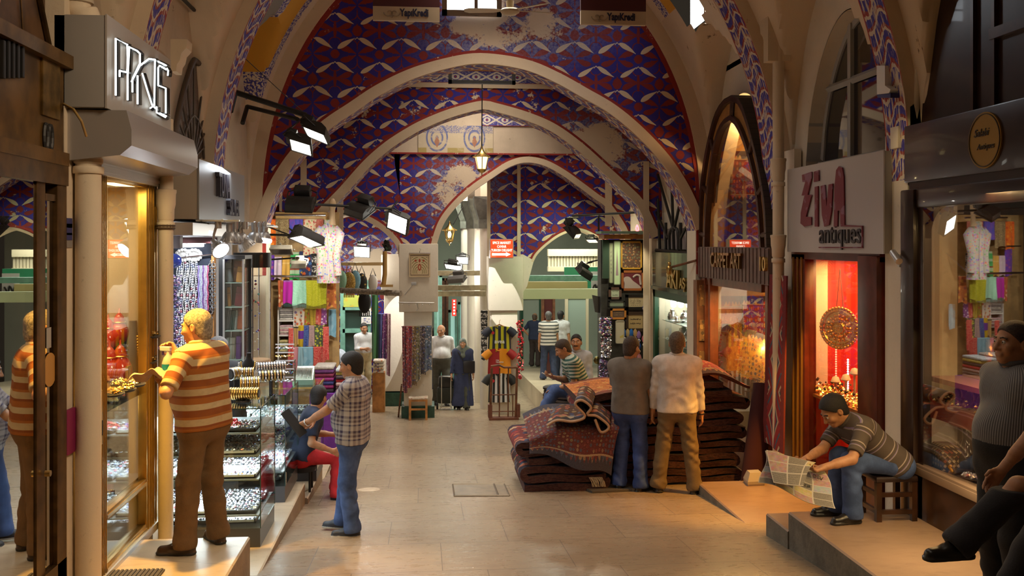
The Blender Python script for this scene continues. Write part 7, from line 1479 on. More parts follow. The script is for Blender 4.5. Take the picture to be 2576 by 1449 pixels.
m.poly([(4.16,yc2-h2+2*h2*i/24,2.94+2.2*(1-abs(-1+2*i/24)**2.2)**.6)for i in range(25)],(.06,0,0));m.build('panel_field',MAH,t);m=MB()
for px in(2447,2500):a,b=onX(px,0,4.14),onX(px,270,4.14);m.box((4.13,a.y-.02,2.94),(4.16,a.y+.02,4.9))
a,b=onX(2490,185,4.13),onX(2600,150,4.13);m.box((4.12,b.y-.5,3.44),(4.16,a.y,3.52));m.build('panel_mouldings',DARKWOOD,t)
m=MB();ar=[(4.14,yc2-h2*1.06+2*h2*1.06*i/24,2.9+2.35*(1-abs(-1+2*i/24)**2.2)**.6)for i in range(25)];m.tube(ar,.03,6);struct(m.build('trim_22',PLW,smooth=60))
mb=MB();n=24
arc=[(yc2-h2+2*h2*i/n,2.94+2.2*(1-abs(-1+2*i/n)**2.2)**.6)for i in range(n+1)]
for(a,b)in zip(arc,arc[1:]):mb.face([len(mb.v)+k for k in range(4)]);mb.v+=[Vector((4.18,a[0],a[1])),Vector((4.18,b[0],b[1])),Vector((4.18,b[0],6.2)),Vector((4.18,a[0],6.2))]
mb.box((4.18,7.66,2.9),(4.25,7.85,6.2));mb.box((4.18,4.9,2.9),(4.25,5.24,6.2));struct(mb.build('wall_right_near',PLW))
t=thing('show_window','dark wooden show window of the near antiques shop','window',onX(2430,850,4.12));y2=onX(2292,900,4.12).y;y3=onX(2326,900,4.12).y
m=MB();m.box((4.02,y3,-.32),(4.16,y2,2.40),bev=.02);m.box((4.06,y3-.08,-.32),(4.14,y3,2.36),bev=.01);m.box((4.04,4.6,2.24),(4.16,y3,2.40),bev=.02)
cx,cz=y3-.33,1.99
q=[];
for k in range(10):a=PI/2*k/9;q.append((cx+.25*math.cos(a),cz+.25*math.sin(a)))
m.poly([(4.08,y,z)for y,z in q]+[(4.08,cx,2.3),(4.08,y3,2.3),(4.08,y3,cz)],(.05,0,0));m.build('frame_posts',MAH,t,30)
m=MB();m.box((4.02,4.6,.05),(4.16,y3+.06,.115),bev=.01);m.box((4.03,4.6,.115),(4.10,y3,.135));m.build('sill',mat('worn_sill',(.28,.19,.13),.35,.3),t,30)
m=MB();m.box((4.06,4.6,-.33),(4.16,y2,.05));m.build('lower_panel',mat('walnut_panel',(.055,.022,.010),.35,noise=.4,nsc=4),t)
m=MB();m.poly([(4.165,4.6,.12),(4.06,y3,.12),(4.06,y3,2.26),(4.165,4.6,2.26)],(.005,0,0));m.build('glass_pane',glass('antique_glass',(.93,.90,.85),.20,1.4),t)
mb=MB();mb.box((4.95,4.4,-.3),(5.0,8.0,2.5));mb.box((4.17,7.66,-.3),(5.0,7.72,2.5));mb.box((4.17,4.4,2.36),(5.0,8.0,2.42));mb.box((4.15,4.4,-.33),(5.0,8.0,.09));mb.box((4.17,4.35,-.3),(5,4.4,2.5));struct(mb.build('wall_dark_shop',mat('brown_panelling',(.075,.034,.013),.5,noise=.4,nsc=5)))
VEL=mat('red_velvet',(.30,.005,.015),.8,sheen=.5)
t=thing('velvet_shelf','red velvet shelf crowded with gold bracelets in the dark show window','shelf',onX(2400,990,4.3));m=MB();zs=.66;m.box((4.14,4.7,zs-.06),(4.62,7.58,zs));m.box((4.14,6.7,zs+.16),(4.55,7.5,zs+.20));m.box((4.5,5.3,zs),(4.8,6.6,zs+.18));m.build('velvet_board',VEL,t)
m=MB();m.grid(lambda u,v:(4.13-.01*math.sin(u*40),4.7+2.88*u,zs-.005-.13*v),60,2);m.build('velvet_valance',VEL,t,60);m=MB()
for k in range(520):y=rnd.uniform(5.2,7.5);gem(m,(rnd.uniform(4.15,4.5),y,zs+.008+rnd.random()**2*.05),.017)
stuff(m.build('gold_trinkets',JGOLD,t));m=MB()
for k in range(90):gem(m,(rnd.uniform(4.15,4.5),rnd.uniform(5.2,7.5),zs+.01+rnd.random()*.05),.018)
stuff(m.build('dark_beads',BLACKV,t))
for i in range(7):
 y=7.35-.17*i;t=thing('bracelet_roll',['black roll with gold bracelets at the window post','second black bracelet roll from the window post','third black bracelet roll from the window post','fourth black bracelet roll from the window post','fifth black bracelet roll from the window post','sixth black bracelet roll from the window post','seventh black bracelet roll from the window post'][i],'stand',(4.4,y,zs),'black bracelet rolls on the velvet shelf');m=MB();m.cyl((4.28,y,zs+.07),(4.52,y,zs+.07),.045,n=12);m.cyl((4.4,y,zs),(4.4,y,zs+.03),.02,n=8);m.build('roll_body',BLACKV,t,50);m=MB()
 for k in range(4):ringlet(m,(4.30+.06*k,y,zs+.07),.052,.006,'x',n=14)
 m.build('gold_bracelets',GOLD,t,60)
for i,(px,py,s,lab)in enumerate(((2335,870,1.0,'gilt copper ewer at the window post of the dark antiques shop'),(2490,880,1.2,'tall gilt candlestick behind the velvet shelf'))):
 q=onX(px,py,4.5);zb2=zs+.2 if i==0 else zs;t=thing('gilt_ewer' if i==0 else 'gilt_candlestick',lab,'antique',(q.x,q.y,zb2));m=MB()
 pr=[(0,0),(.06,0),(.03,.04),(.09,.12),(.10,.18),(.06,.25),(.03,.30),(.04,.36),(.0,.37)]if i==0 else[(0,0),(.08,0),(.03,.03),(.02,.10),(.035,.13),(.02,.17),(.02,.30),(.04,.33),(.02,.36),(.025,.42),(.06,.44),(0,.45)]
 m.lathe([(r*s,z*s)for r,z in pr],(q.x,q.y,zb2),18);m.build('vessel_body',mat('old_copper',(.55,.24,.07),.25,1.0),t,50)
 if i==0:m=MB();m.tube([(q.x,q.y-.09,zb2+.1),(q.x,q.y-.16,zb2+.2),(q.x,q.y-.14,zb2+.33)],.010,6);m.tube([(q.x,q.y+.05,zb2+.3),(q.x,q.y+.12,zb2+.26),(q.x,q.y+.1,zb2+.14)],.009,6);m.build('spout_and_handle',MATS['old_copper'],t,60)
def f_inlay(g):
 p=g.coord('Object');x,y,z=g.xyz(p);a=((y+x)*26.0).frac()-.5;b=(z*26.0).frac()-.5;d=a.abs()+b.abs()
 r,_q,_w=g.xyz(g.white(g.vec(((y+x)*26.0).floor(),(z*26.0).floor(),0)))
 return{'col':g.mix(d.lt(.40),(.05,.02,.012),g.ramp(r,[(0,(.6,.45,.28)),(.5,(.35,.06,.03)),(.72,(.5,.33,.16))],True)),'rough':.3}
INL=mat('inlaid_mosaic',fn=f_inlay)
for i,(px,py,sx_,sy_,h)in enumerate(((2375,1150,.10,.15,.17),(2330,1125,.09,.11,.15))):
 q=onX(px,py,4.3+.12*i);zb2=.095;t=thing('inlaid_box',['mother of pearl inlaid box in the dark show window, nearer the sill','second inlaid box half hidden behind the first'][i],'box',(q.x,q.y,zb2));m=MB();m.box((q.x-sx_,q.y-sy_,zb2+.02),(q.x+sx_,q.y+sy_,zb2+h*.72));
 for a in(-1,1):
  for b in(-1,1):m.box((q.x+a*sx_*.8-.015,q.y+b*sy_*.85-.015,zb2),(q.x+a*sx_*.8+.015,q.y+b*sy_*.85+.015,zb2+.02))
 m.build('box_body',INL,t);m=MB();e=1.08;z0=zb2+h*.72;m.box((q.x-sx_*e,q.y-sy_*e,z0),(q.x+sx_*e,q.y+sy_*e,z0+.03));b=len(m.v)
 m.add([(q.x-sx_*e,q.y-sy_*e,z0+.03),(q.x+sx_*e,q.y-sy_*e,z0+.03),(q.x+sx_*e,q.y+sy_*e,z0+.03),(q.x-sx_*e,q.y+sy_*e,z0+.03),(q.x-sx_*.6,q.y-sy_*.7,z0+.075),(q.x+sx_*.6,q.y-sy_*.7,z0+.075),(q.x+sx_*.6,q.y+sy_*.7,z0+.075),(q.x-sx_*.6,q.y+sy_*.7,z0+.075)],[(0,1,5,4),(1,2,6,5),(2,3,7,6),(3,0,4,7),(4,5,6,7)]);m.build('box_lid',INL,t)
DGL=mat('dark_enamel_glass',(.035,.025,.035),.12,.3,coat=.6)
for i,(px,py,s,lab)in enumerate(((2432,1150,1.0,'tall dark bottle vase in the show window'),(2415,1105,.95,'dark vase with a scrolled top behind the bottle vase'),(2470,1150,.9,'lidded grey jar beside the bottle vase'),(2393,1100,.75,'small lidded green grey jar behind the inlaid box'))):
 q=onX(px,py,4.42+.1*(i%2));zb2=.095;t=thing('vase' if i<2 else 'lidded_jar',lab,'vase',(q.x,q.y,zb2));m=MB()
 pr=[(0,0),(.06,0),(.085,.06),(.08,.13),(.045,.2),(.03,.27),(.035,.33),(.055,.36),(.05,.39),(.02,.41),(0,.41)]if i<2 else[(0,0),(.06,0),(.09,.05),(.095,.14),(.07,.19),(.075,.2),(.06,.22),(.062,.25),(.03,.28),(.035,.31),(0,.33)]
 m.lathe([(r*s,z*s)for r,z in pr],(q.x,q.y,zb2),22);m.build('vessel_body',DGL if i<2 else mat('grey_jar',(.10,.11,.10),.25,.6,noise=.4,nsc=30),t,50)
 if i<2:
  m=MB();
  for k in range(7):a=2*PI*k/7;m.sph((q.x+.05*s*math.cos(a),q.y+.05*s*math.sin(a),zb2+.38*s+.02*(k%2)),.024*s,6)
  m.build('scrolled_rim',DGL,t,60)
t=thing('metal_dish','silver dish with amber beads on the sill of the dark show window','dish',onX(2430,1175,4.22));q=onX(2440,1178,4.22);m=MB();m.lathe([(0,.02),(.05,.015),(.12,.05),(.14,.055),(.12,.035),(.06,0),(0,0)],(q.x,q.y,.10),24,sy=1.4);m.build('dish_body',SILVER,t,50);m=MB()
for k in range(40):a=rnd.random()*6.28;gem(m,(q.x+.07*math.cos(a)*rnd.random(),q.y+.12*math.sin(a)*rnd.random(),.15),.016)
stuff(m.build('jewels',JSIL,t));m=MB()
for k in range(18):m.sph((q.x-.10+.0*k,q.y+.10+.02*math.sin(k*.8),.20-.006*k),.011,5)
m.build('amber_beads',mat('amber_bead',(.75,.35,.02),.2),t,60)
t=thing('landscape_print','green and ochre picture propped below the velvet shelf','picture',onX(2340,1040,4.5));a,b=onX(2325,1095,4.6),onX(2362,990,4.6);m=MB();m.box((4.6,b.y,a.z),(4.62,a.y,.56));m.build('print_board',mat('landscape',fn=c_flor((.30,.28,.16),[(.16,.28,.08),(.45,.3,.12),(.3,.33,.25)],9)),t)
for i in range(3):q=onX((2406,2466,2532)[i],612,4.5);t=thing('downlight',['round downlight in the dark show window, nearest the window post','middle round downlight in the dark show window','third round downlight in the dark show window'][i],'lamp',q);m=MB();m.lathe([(0,2.36),(.05,2.36),(.06,2.34),(.055,2.33),(0,2.33)],(4.4,q.y,0),16);m.build('lamp_rim',CHROME,t,40);m=MB();m.lathe([(0,2.327),(.048,2.327),(.048,2.33),(0,2.33)],(4.4,q.y,0),16);m.build('lamp_face',MATS['warm_lamp_face'],t)
XG2=4.02
yk=lambda px,X=XG2:onX(px,700,X).y
ya,yb_=14.12,yk(1641)
t=thing('green_fascia','dark green fascia with gilt letters over the silverware window','sign',onX(1700,700,XG2));zt=onX(1641,634,XG2).z;zb_=onX(1641,722,XG2).z
m=MB();m.box((XG2,ya,zb_),(WR+.1,yb_,zt));m.box((XG2-.03,ya,zb_-.03),(XG2,yb_,zb_+.03));m.build('fascia_board',mat('green_gloss',(.012,.035,.025),.22,coat=.4),t)
for tx_,pa,pb,py,h in(('AKI',1678,1707,702,.30),('A\u015e',1711,1726,716,.22)):
 q0,q1=onX(pa,py,XG2-.03),onX(pb,py,XG2-.03);letters('letters',tx_,(XG2-.03,(q0.y+q1.y)/2,(q0.z+q1.z)/2),(0,-1,0),(0,0,1),abs(q0.y-q1.y),h,BRASS,t,.02,.02)
t=thing('silverware_window','green framed show window glittering with silver jugs','window',onX(1690,850,XG2));y0,y1=yk(1742),yk(1643);zw=onX(1643,745,XG2).z
m=MB();m.box((XG2,y0-.05,-1.3),(XG2+.08,y0+.05,zb_));m.box((XG2,y1-.12,-1.3),(XG2+.08,y1,zb_));m.box((XG2,y0,-1.3),(XG2+.08,y1,-.6));m.box((XG2,y0,zw),(XG2+.06,y1,zb_));m.build('window_frame',GF2,t)
m=MB();m.box((XG2+.03,y0,-.6),(XG2+.036,y1,zw));m.build('glass_pane',MATS['shop_glass'],t)
mb=MB();mb.box((4.9,14.0,-1.3),(4.95,17.2,2.0));mb.box((4.1,y1,-1.3),(4.95,y1+.05,2.0));mb.box((4.1,14.0,-1.3),(4.95,14.05,2.0));mb.box((4.1,14.0,1.4),(4.95,17.2,1.45));struct(mb.build('wall_silver_window',mat('bright_shop_wall',(.66,.62,.50),.5)))
zsh=[-.45,-.05,.30,.62]
for z in zsh:t=thing('glass_shelf','glass shelf of silver in the green framed window, %s'%{-.45:'lowest',-.05:'second from below',.30:'third from below',.62:'topmost'}[z],'shelf',(4.4,15.5,z));m=MB();m.box((4.15,y0+.1,z-.012),(4.7,y1-.14,z));m.build('shelf_board',MATS['shelf_glass_edge'],t)
sv=[[(0,0),(.05,0),(.02,.03),(.055,.09),(.06,.13),(.02,.2),(.014,.27),(.03,.31),(0,.32)],[(0,0),(.06,0),(.07,.06),(.05,.12),(.03,.13),(.035,.16),(0,.17)],[(0,0),(.04,0),(.015,.03),(.015,.12),(.05,.15),(.055,.2),(.05,.2)],[(0,.0),(.09,.02),(.10,.03),(.03,.035),(.02,.08),(.0,.09)]]
protos={}
k=0
for zi,z in enumerate(zsh):
 for j in range(9):
  s=rnd.randrange(4);y=y0+.22+(y1-y0-.55)*j/8+rnd.uniform(-.05,.05);x=rnd.uniform(4.2,4.55);sc=rnd.uniform(.85,1.15)*(1.3 if zi<3 else 1.0)
  if s not in protos:
   m=MB();m.lathe(sv[s],(0,0,0),14);o=m.build('silver_vessel',SILVER,smooth=50);protos[s]=o;o['used']=0
  o=protos[s]
  if o['used']:o=o.copy();C.objects.link(o)
  o['used']=1;o.location=(x,y,z+.001);sc*=1.3;o.scale=(sc,sc,min(sc,1.15));tag(o,'silver vessel glittering on a glass shelf in the green framed window','silverware','silver vessels in the green framed window')
for i,px in enumerate((1694,1713,1732)):q=onX(px,760,4.3);t=thing('window_lamp',['bright lamp at the top of the silverware window, farthest','bright lamp at the top of the silverware window, middle one','bright lamp at the top of the silverware window, nearest the carpet shop'][i],'lamp',q);m=MB();m.lathe([(0,-.10),(.04,-.08),(.05,0),(.04,.06),(0,.07)],q,12);m.build('bulb',emis('white_bulb',(1,.97,.88),22),t,60);m=MB();m.cyl((q.x,q.y,q.z+.07),(q.x,q.y,1.4),.015,n=8);m.build('holder',CHROME,t)
t=thing('gilt_picture','gilt framed dark picture inside the silverware window','picture',onX(1672,780,4.8));a,b=onX(1662,805,4.8),onX(1690,755,4.8);m=MB();m.box((4.8,b.y,a.z),(4.84,a.y,b.z));m.build('gilt_frame',GOLD,t);m=MB();m.box((4.795,b.y+.08,a.z+.07),(4.80,a.y-.08,b.z-.07));m.build('canvas',mat('dark_canvas',(.12,.07,.03),.5,noise=.4),t)
XF=4.1;t=thing('fan_grille','black iron fan grille over the green fascia','grille',onX(1700,600,XF));m=MB();PX=lambda a,b:onX(a,b,XF)
pts=[(1640,622),(1640,420),(1660,400),(1720,500),(1748,620)]
m.tube([PX(1640,625),PX(1640,400)],.05,6);m.tube([PX(1636,628),PX(1750,640)],.035,6);m.build('outer_frame',BLACKM,t);m=MB()
for p,q in(((1695,628),(1690,470)),((1695,580),(1655,440)),((1695,580),(1720,470)),((1712,628),(1712,560)),((1675,628),(1675,560)),((1660,628),(1655,500)),((1730,630),(1730,560)),((1680,600),(1645,520)),((1712,600),(1742,540))):m.tube([PX(*p),PX(*q)],.026,6)
m.tube([PX(*a)for a in smoothpts([(1684,628),(1684,590),(1692,572),(1702,575),(1706,600),(1706,630)],14)],.026,6);m.build('bars',BLACKM,t);m=MB();m.box((XF+.12,14.1,1.85),(XF+.14,16.6,4.6));m.build('pale_backing',mat('grey_lilac_panel',(.34,.30,.30),.7),t)
t=thing('flag_pole','short wooden pole with brass eagle sticking out over the green fascia','pole',onX(1750,655,3.9));m=MB();m.tube([onX(1752,655,3.95),onX(1690,672,3.7)],.018,8);m.build('pole_shaft',BROWNWOOD,t);m=MB();q=onX(1684,680,3.68);m.sph(q,.05,8,0,(1,1,1.6));m.sph(q+Vector((0,0,.1)),.03,6);m.poly([q+Vector((0,.02,.05)),q+Vector((0,.2,-.06)),q+Vector((0,.14,-.12)),q+Vector((0,.02,-.05))],(.015,0,0));m.poly([q+Vector((0,-.02,.05)),q+Vector((0,-.2,-.06)),q+Vector((0,-.14,-.12)),q+Vector((0,-.02,-.05))],(.015,0,0));m.build('eagle',BRASS,t,60)
t=thing('picture_post','narrow brown post hung with small framed pictures beside the green window','post',onX(1752,800,3.97));m=MB();ym=13.5;m.box((3.90,13.40,-1.2),(4.12,13.58,1.42));m.build('post_body',mat('rust_post',(.20,.075,.03),.5,noise=.3),t);m=MB()
for z in(1.35,.85,.4):m.box((3.93,13.37,z-.3),(4.06,13.40,z))
m.build('small_pictures',mat('icon_picture',fn=c_flor((.25,.13,.05),[(.5,.3,.1),(.1,.06,.03)],16)),t)
YK=17.15;kx=lambda px:onY(px,700,YK).x;kz=lambda py:onY(1580,py,YK).z
t=thing('stall_cabinet','dark stall wall hung with pictures under an orange wooden board','stall',(kx(1580),YK,-1.4));m=MB();m.box((kx(1512),YK,-1.5),(kx(1650),YK+.35,kz(603)));m.build('stall_body',mat('stall_dark',(.035,.035,.03),.6,noise=.4),t);m=MB();m.box((kx(1514),YK-.2,kz(601)),(kx(1650),YK+.35,kz(590)),bev=.01);m.build('top_board',ORANGEWOOD,t)
m=MB();m.box((kx(1506),YK-.25,kz(588)),(kx(1640),YK+.3,kz(582)));m.build('glass_roof',mat('green_glass_top',(.25,.4,.3),.15),t);m=MB();m.box((kx(1514),YK-.10,kz(700)),(kx(1530),YK,kz(603)));m.build('green_curtain',mat('curtain_green',(.02,.05,.03),.8),t)
def pic(lab,a,b,c,d,fc,pm,bw=4,dy=.0):
 x0,x1,z1,z0=kx(a),kx(b),kz(c),kz(d);w_=bw/138.;t=thing('framed_picture',lab,'picture',((x0+x1)/2,YK-.03-dy,z0));m=MB();y=YK-.04-dy
 for p,q in(((x0,z0),(x1,z0+w_)),((x0,z1-w_),(x1,z1)),((x0,z0),(x0+w_,z1)),((x1-w_,z0),(x1,z1))):m.box((p[0],y,p[1]),(q[0],y+.04,q[1]))
 m.build('picture_frame',fc,t);m=MB();k=len(m.v);m.v+=[Vector((x0+w_,y+.012,z0+w_)),Vector((x1-w_,y+.012,z0+w_)),Vector((x1-w_,y+.012,z1-w_)),Vector((x0+w_,y+.012,z1-w_))];m.face([k,k+1,k+2,k+3],0,[(0,0),(1,0),(1,1),(0,1)]);m.build('picture_sheet',pm,t);return t
def f_cal(bg,ink,n=3):
 def fn(g):
  uv=g.coord('UV');x,y,_=g.xyz(uv);w_=g.noise(g.vec(x*9,y*4,0),2.0,3);lines=(((y+w_*.22)*n*1.6).frac()-.5).abs().lt(.13)*((x-.5).abs().lt(.36))*((y-.5).abs().lt(.33))*g.noise(uv,14,2).gt(.44)
  return{'col':g.mix(lines,bg,ink),'rough':.6}
 return fn
YEL=mat('yellow_frame',(.45,.25,.03),.4);
pic('large yellow framed dense ornament picture under the stall board',1561,1614,607,677,YEL,mat('dense_print',fn=c_flor((.10,.05,.03),[(.3,.12,.04),(.12,.14,.08),(.35,.25,.12)],26)))
t=pic('red brown framed picture of a pale sleeping cat',1562,1619,680,731,mat('cat_frame',(.30,.10,.03),.4),mat('maroon_sheet',(.11,.01,.02),.6),6)
m=MB();cat=smoothpts([(1570,726),(1571,712),(1568,702),(1574,696),(1584,697),(1592,706),(1603,714),(1612,722),(1612,727)],20);m.poly([(onY(a,b,YK-.035).x,YK-.035,onY(a,b,YK-.035).z)for a,b in cat],(0,.004,0));m.tube([(onY(a,b,YK-.036).x,YK-.036,onY(a,b,YK-.036).z)for a,b in smoothpts([(1592,698),(1600,692),(1609,694),(1610,702),(1612,716)],12)],.02,5);m.build('cat_figure',mat('cat_grey',(.40,.34,.32),.7),t)
pic('black framed cream calligraphy sheet with a domed script, upper of two',1573,1624,741,779,BLACKM,mat('cal_dome',fn=f_cal((.50,.42,.26),(.06,.05,.04),3)),7)
pic('brown framed cream calligraphy sheet, lower of two',1572,1624,784,834,mat('umber_frame',(.05,.03,.02),.4),mat('cal_wide',fn=f_cal((.48,.37,.18),(.05,.04,.03),2)),8)
pic('tall narrow green white banner with a pointed minaret motif',1542,1559,606,716,mat('banner_edge',(.25,.3,.2),.5),mat('minaret_sheet',fn=lambda g:(lambda x,y:{'col':g.mix(((x-.5).abs()*1.6+(y-.2)*.62).lt(.42)*y.gt(.2)*y.lt(.88),(.50,.68,.42),(.30,.22,.26)),'rough':.7})(*g.xyz(g.coord('UV'))[:2])),2,.04)
pic('second tall narrow banner beside the minaret banner',1531,1541,611,712,mat('banner_edge2',(.2,.22,.15),.5),mat('banner_sheet',fn=f_cal((.38,.44,.28),(.15,.12,.15),6)),2,.02)
pic('dark framed green white calligraphy strip below the banners',1529,1561,722,752,mat('fr_brown',(.09,.05,.035),.4),mat('cal_strip',fn=f_cal((.42,.50,.36),(.08,.08,.06),1)),6,.06)
pic('orange framed small dark script picture at the stall edge',1533,1572,775,802,mat('fr_orange',(.50,.20,.03),.4),mat('cal_dark',fn=f_cal((.10,.06,.04),(.3,.2,.1),2)),5,.08)
pic('small stacked frame lying above the orange framed picture',1528,1568,756,772,mat('fr_black',(.03,.03,.025),.4),mat('pale_green_sheet',(.22,.28,.2),.5),3,.09)
pic('tall cream sheet with a yellow and violet figure beside the metal jewellery',1545,1567,804,862,mat('fr_pale',(.42,.38,.28),.5),mat('figure_sheet',fn=c_flor((.50,.46,.33),[(.5,.4,.1),(.2,.15,.3),(.5,.46,.33)],9)),2,.1)
BLUEG=mat('bead_blue',(.015,.10,.45),.15,coat=.4);EYEW=mat('eye_white',(.75,.75,.75),.2)
amu=[(1570,838,(.02,.14,.55)),(1579,838,(.5,.4,.2)),(1588,838,(.02,.16,.6)),(1598,838,(.5,.33,.15)),(1607,843,(.30,.18,.5)),(1607,870,(.02,.1,.5)),(1620,853,(.5,.12,.18)),(1627,853,(.5,.12,.18)),(1598,898,(.02,.12,.5)),(1608,900,(.55,.22,.25)),(1624,905,(.45,.02,.10)),(1584,905,(.02,.1,.5)),(1600,925,(.03,.03,.2)),(1612,930,(.05,.05,.25))]
for i,(px,py,c)in enumerate(amu):
 q=onY(px,py,YK-.06);t=thing('hand_amulet','coloured hand shaped amulet with white eye bead on the dark stall','amulet',q,'hand amulets hanging on the picture stall');m=MB();m.lathe([(0,-.075),(.03,-.05),(.045,0),(.03,.05),(0,.085)],q,12,sy=.35);m.build('amulet_body',mat('amulet_%d'%i,c,.3),t,60);m=MB();m.sph(q+Vector((0,-.012,-.10)),.03,8,0,(1,.4,1));m.build('eye_bead',EYEW,t,60);m=MB();m.sph(q+Vector((0,-.026,-.10)),.013,6,0,(1,.4,1));m.build('pupil',BLUEG,t,60)
for i,(px,py)in enumerate(((1626,775),(1626,792))):
 q=onY(px,py,YK-.1);t=thing('ceramic_ball',['blue and white ceramic ball with bands, upper one beside the calligraphy','smaller blue glass ball under the banded ceramic ball'][i],'ornament',q);m=MB();m.sph(q,(.075,.05)[i],12);m.build('ball',mat('cer_%d'%i,fn=lambda g:{'col':g.mix((g.xyz(g.pos())[2]*18.0).frac().gt(.5),(.10,.10,.30),(.45,.42,.5)),'rough':.2}),t,60);m=MB();m.cyl(q,q+Vector((0,0,.35)),.012,n=6);m.build('cord',CABLE,t)
t=thing('bead_curtain','long strings of small blue eye beads beside the green window frame','beads',onY(1638,850,YK-.1));m=MB()
for j in range(3):
 q=onY(1632+j*5,770,YK-.08)
 for k in range(60):m.sph((q.x,q.y,q.z-k*.028),.013,4)
stuff(m.build('beads',mat('eye_bead_blue',rough=.2,fn=f_jewel([(.02,.03,.18),(.05,.08,.35),(.5,.5,.55),(.02,.02,.1)])),t))
for i,(a,b,y0,y1,mt,lab)in enumerate(((1508,1538,800,843,JMIX,'dark cluster of metal trinkets hanging at the stall corner'),(1513,1537,848,900,JSIL,'dense curtain of silver chains hanging at the stall corner'),(1508,1530,905,955,JPURP,'blue beads and brass bowls hanging low at the stall corner'))):
 t=thing('hanging_trinkets',lab,'jewellery',onY((a+b)/2,y0,YK-.2));m=MB()
 for k in range(220):q=onY(rnd.uniform(a,b),rnd.uniform(y0,y1),YK-.18-.1*rnd.random());gem(m,q,.02)
 stuff(m.build('trinkets',mt,t));m=MB();q0,q1=onY(a,y0-2,YK-.2),onY(b,y0-2,YK-.2);m.cyl(q0,q1,.012,n=6);m.build('rail',CABLE,t)
t=thing('brass_bowl','round dull brass bowl hanging beside the silver chains','bowl',onY(1503,906,17.6));q=onY(1503,906,17.4);m=MB();m.sph(q,.075,14,0,(1,.8,1));m.build('bowl_body',mat('dull_brass',(.12,.10,.035),.3,.9),t,60)
t=thing('tv_screen','dark flat screen tilted at the corner of the picture stall','screen',onY(1503,770,17.3));m=MB();m.poly([onY(a,b,17.3)for a,b in((1490,742),(1508,746),(1520,790),(1497,785))],(0,.05,0));m.build('screen_body',mat('screen_grey',(.05,.05,.05),.3),t)
t=thing('neon_drop','small red neon loop above the picture stall','sign',onY(1603,577,17.0));m=MB();m.tube([onY(a,b,17.0)for a,b in smoothpts([(1603,585),(1600,575),(1603,566),(1606,575),(1604,585)],16)],.012,6);m.build('neon_tube',emis('red_neon',(1,.08,.10),6),t,60)
for i,(px,r,yt,lab)in enumerate(((1408,.26,968,'round stack of dark leather cushions at the back beside the phone man'),(1432,.27,984,'round stack of striped leather cushions in front, beside the phone man'))):
 q=onF(px,1075-15*i);Yc=14.4-.9*i;q=onY(px,1000,Yc);zt=onY(px,yt,Yc).z;z=fz(Yc);k=0;n=int((zt-z)/.052)
 for k in range(n):
  m=MB();rr=r*(1-.02*(k%3));m.lathe([(0,0),(rr*.9,0),(rr,.012),(rr,.038),(rr*.9,.05),(0,.05)],(q.x+.01*math.sin(k*2.1),Yc+.01*math.cos(k*1.7),z+k*.052),24);tag(m.build('leather_cushion',mat('leather_%d'%(k%4),[(.045,.03,.025),(.02,.015,.014),(.10,.055,.03),(.06,.045,.04)][k%4],.5,noise=.4,nsc=20),smooth=50),lab.replace('stack of','leather disc in the stack of')[:0]+('leather cushion disc in the '+('rear' if i==0 else 'front striped')+' round stack beside the phone man'),'cushion','leather cushions of the '+('rear' if i==0 else 'front')+' stack')
t=thing('patchwork_pouf','small black, white and ochre patchwork pouf at the foot of the rug pile','pouf',onF(1370,1085));q=onY(1368,1050,12.2);m=MB();m.sph((q.x,12.2,fz(12.2)+.17),.17,14,0,(1,1,1));m.build('pouf_body',mat('patchwork',fn=lambda g:{'col':g.ramp(g.xyz(g.voro(g.coord('Object'),9,out='Color'))[0],[(0,(.02,.02,.02)),(.4,(.5,.45,.38)),(.6,(.40,.22,.03)),(.8,(.02,.02,.02))],True)}),t,60)
for i,(x0,x1,yt,yb2)in enumerate(((938,1106,14,50),(1461,1625,25,60))):
 Yq=11.9;a,b=onY(x0,yb2,Yq),onY(x1,yt,Yq);t=thing('hanging_sign',['hanging board lettered YapiKredi with ram horn mark beside the roof window','hanging board lettered YapiKredi with ram horn mark beyond the ceiling fan'][i],'sign',(a.x,Yq,a.z),'bank signs hung across the hall');m=MB();m.box((a.x,Yq,a.z),(b.x,Yq+.06,a.z+.172));m.build('cream_panel',mat('sign_cream',(.52,.42,.29),.5),t);m=MB();m.box((a.x,Yq,a.z+.172),(b.x,Yq+.06,a.z+.85));m.build('maroon_panel',mat('sign_maroon',(.07,.012,.016),.5),t)
 W=b.x-a.x;letters('lettering','Yap\u0131Kredi',(a.x+W*.40,Yq-.004,a.z+.085),(1,0,0),(0,0,1),W*.43,.125,mat('sign_navy',(.012,.015,.06),.5),t,.004,.03,align='L');m=MB()
 for s in(-1,1):
  c=(a.x+W*.285+s*W*.045,a.z+.095);m.tube([(c[0]+s*(.012+.0035*k)*math.cos(k*.42),Yq-.004,c[1]+(.010+.0030*k)*math.sin(k*.42))for k in range(16)],.007,5)
 m.tube([(a.x+W*.25,Yq-.004,a.z+.06),(a.x+W*.285,Yq-.004,a.z+.035),(a.x+W*.32,Yq-.004,a.z+.06)],.007,5);m.build('ram_horn_mark',mat('mark_grey',(.32,.25,.17),.5),t);m=MB()
 for k in(.1,.9):m.cyl((a.x+W*k,Yq+.03,a.z+.84),(a.x+W*k,Yq+.03,zbar(a.x+W*k)),.006,n=5)
 m.build('suspension_wires',CABLE,t)
t=thing('ceiling_fan','cream ceiling fan with three blades under the vault','fan',onY(1283,40,11.6));q=onY(1283,27,11.6);FANM=mat('fan_cream',(.50,.42,.28),.4);m=MB();m.lathe([(0,-.055),(.07,-.05),(.115,-.02),(.12,.0),(.10,.02),(.04,.03),(.045,.05),(.05,.12),(.02,.13),(.013,.14),(.013,6.55-q.z),(0,6.55-q.z)],q,24);m.build('motor_housing',FANM,t,40)
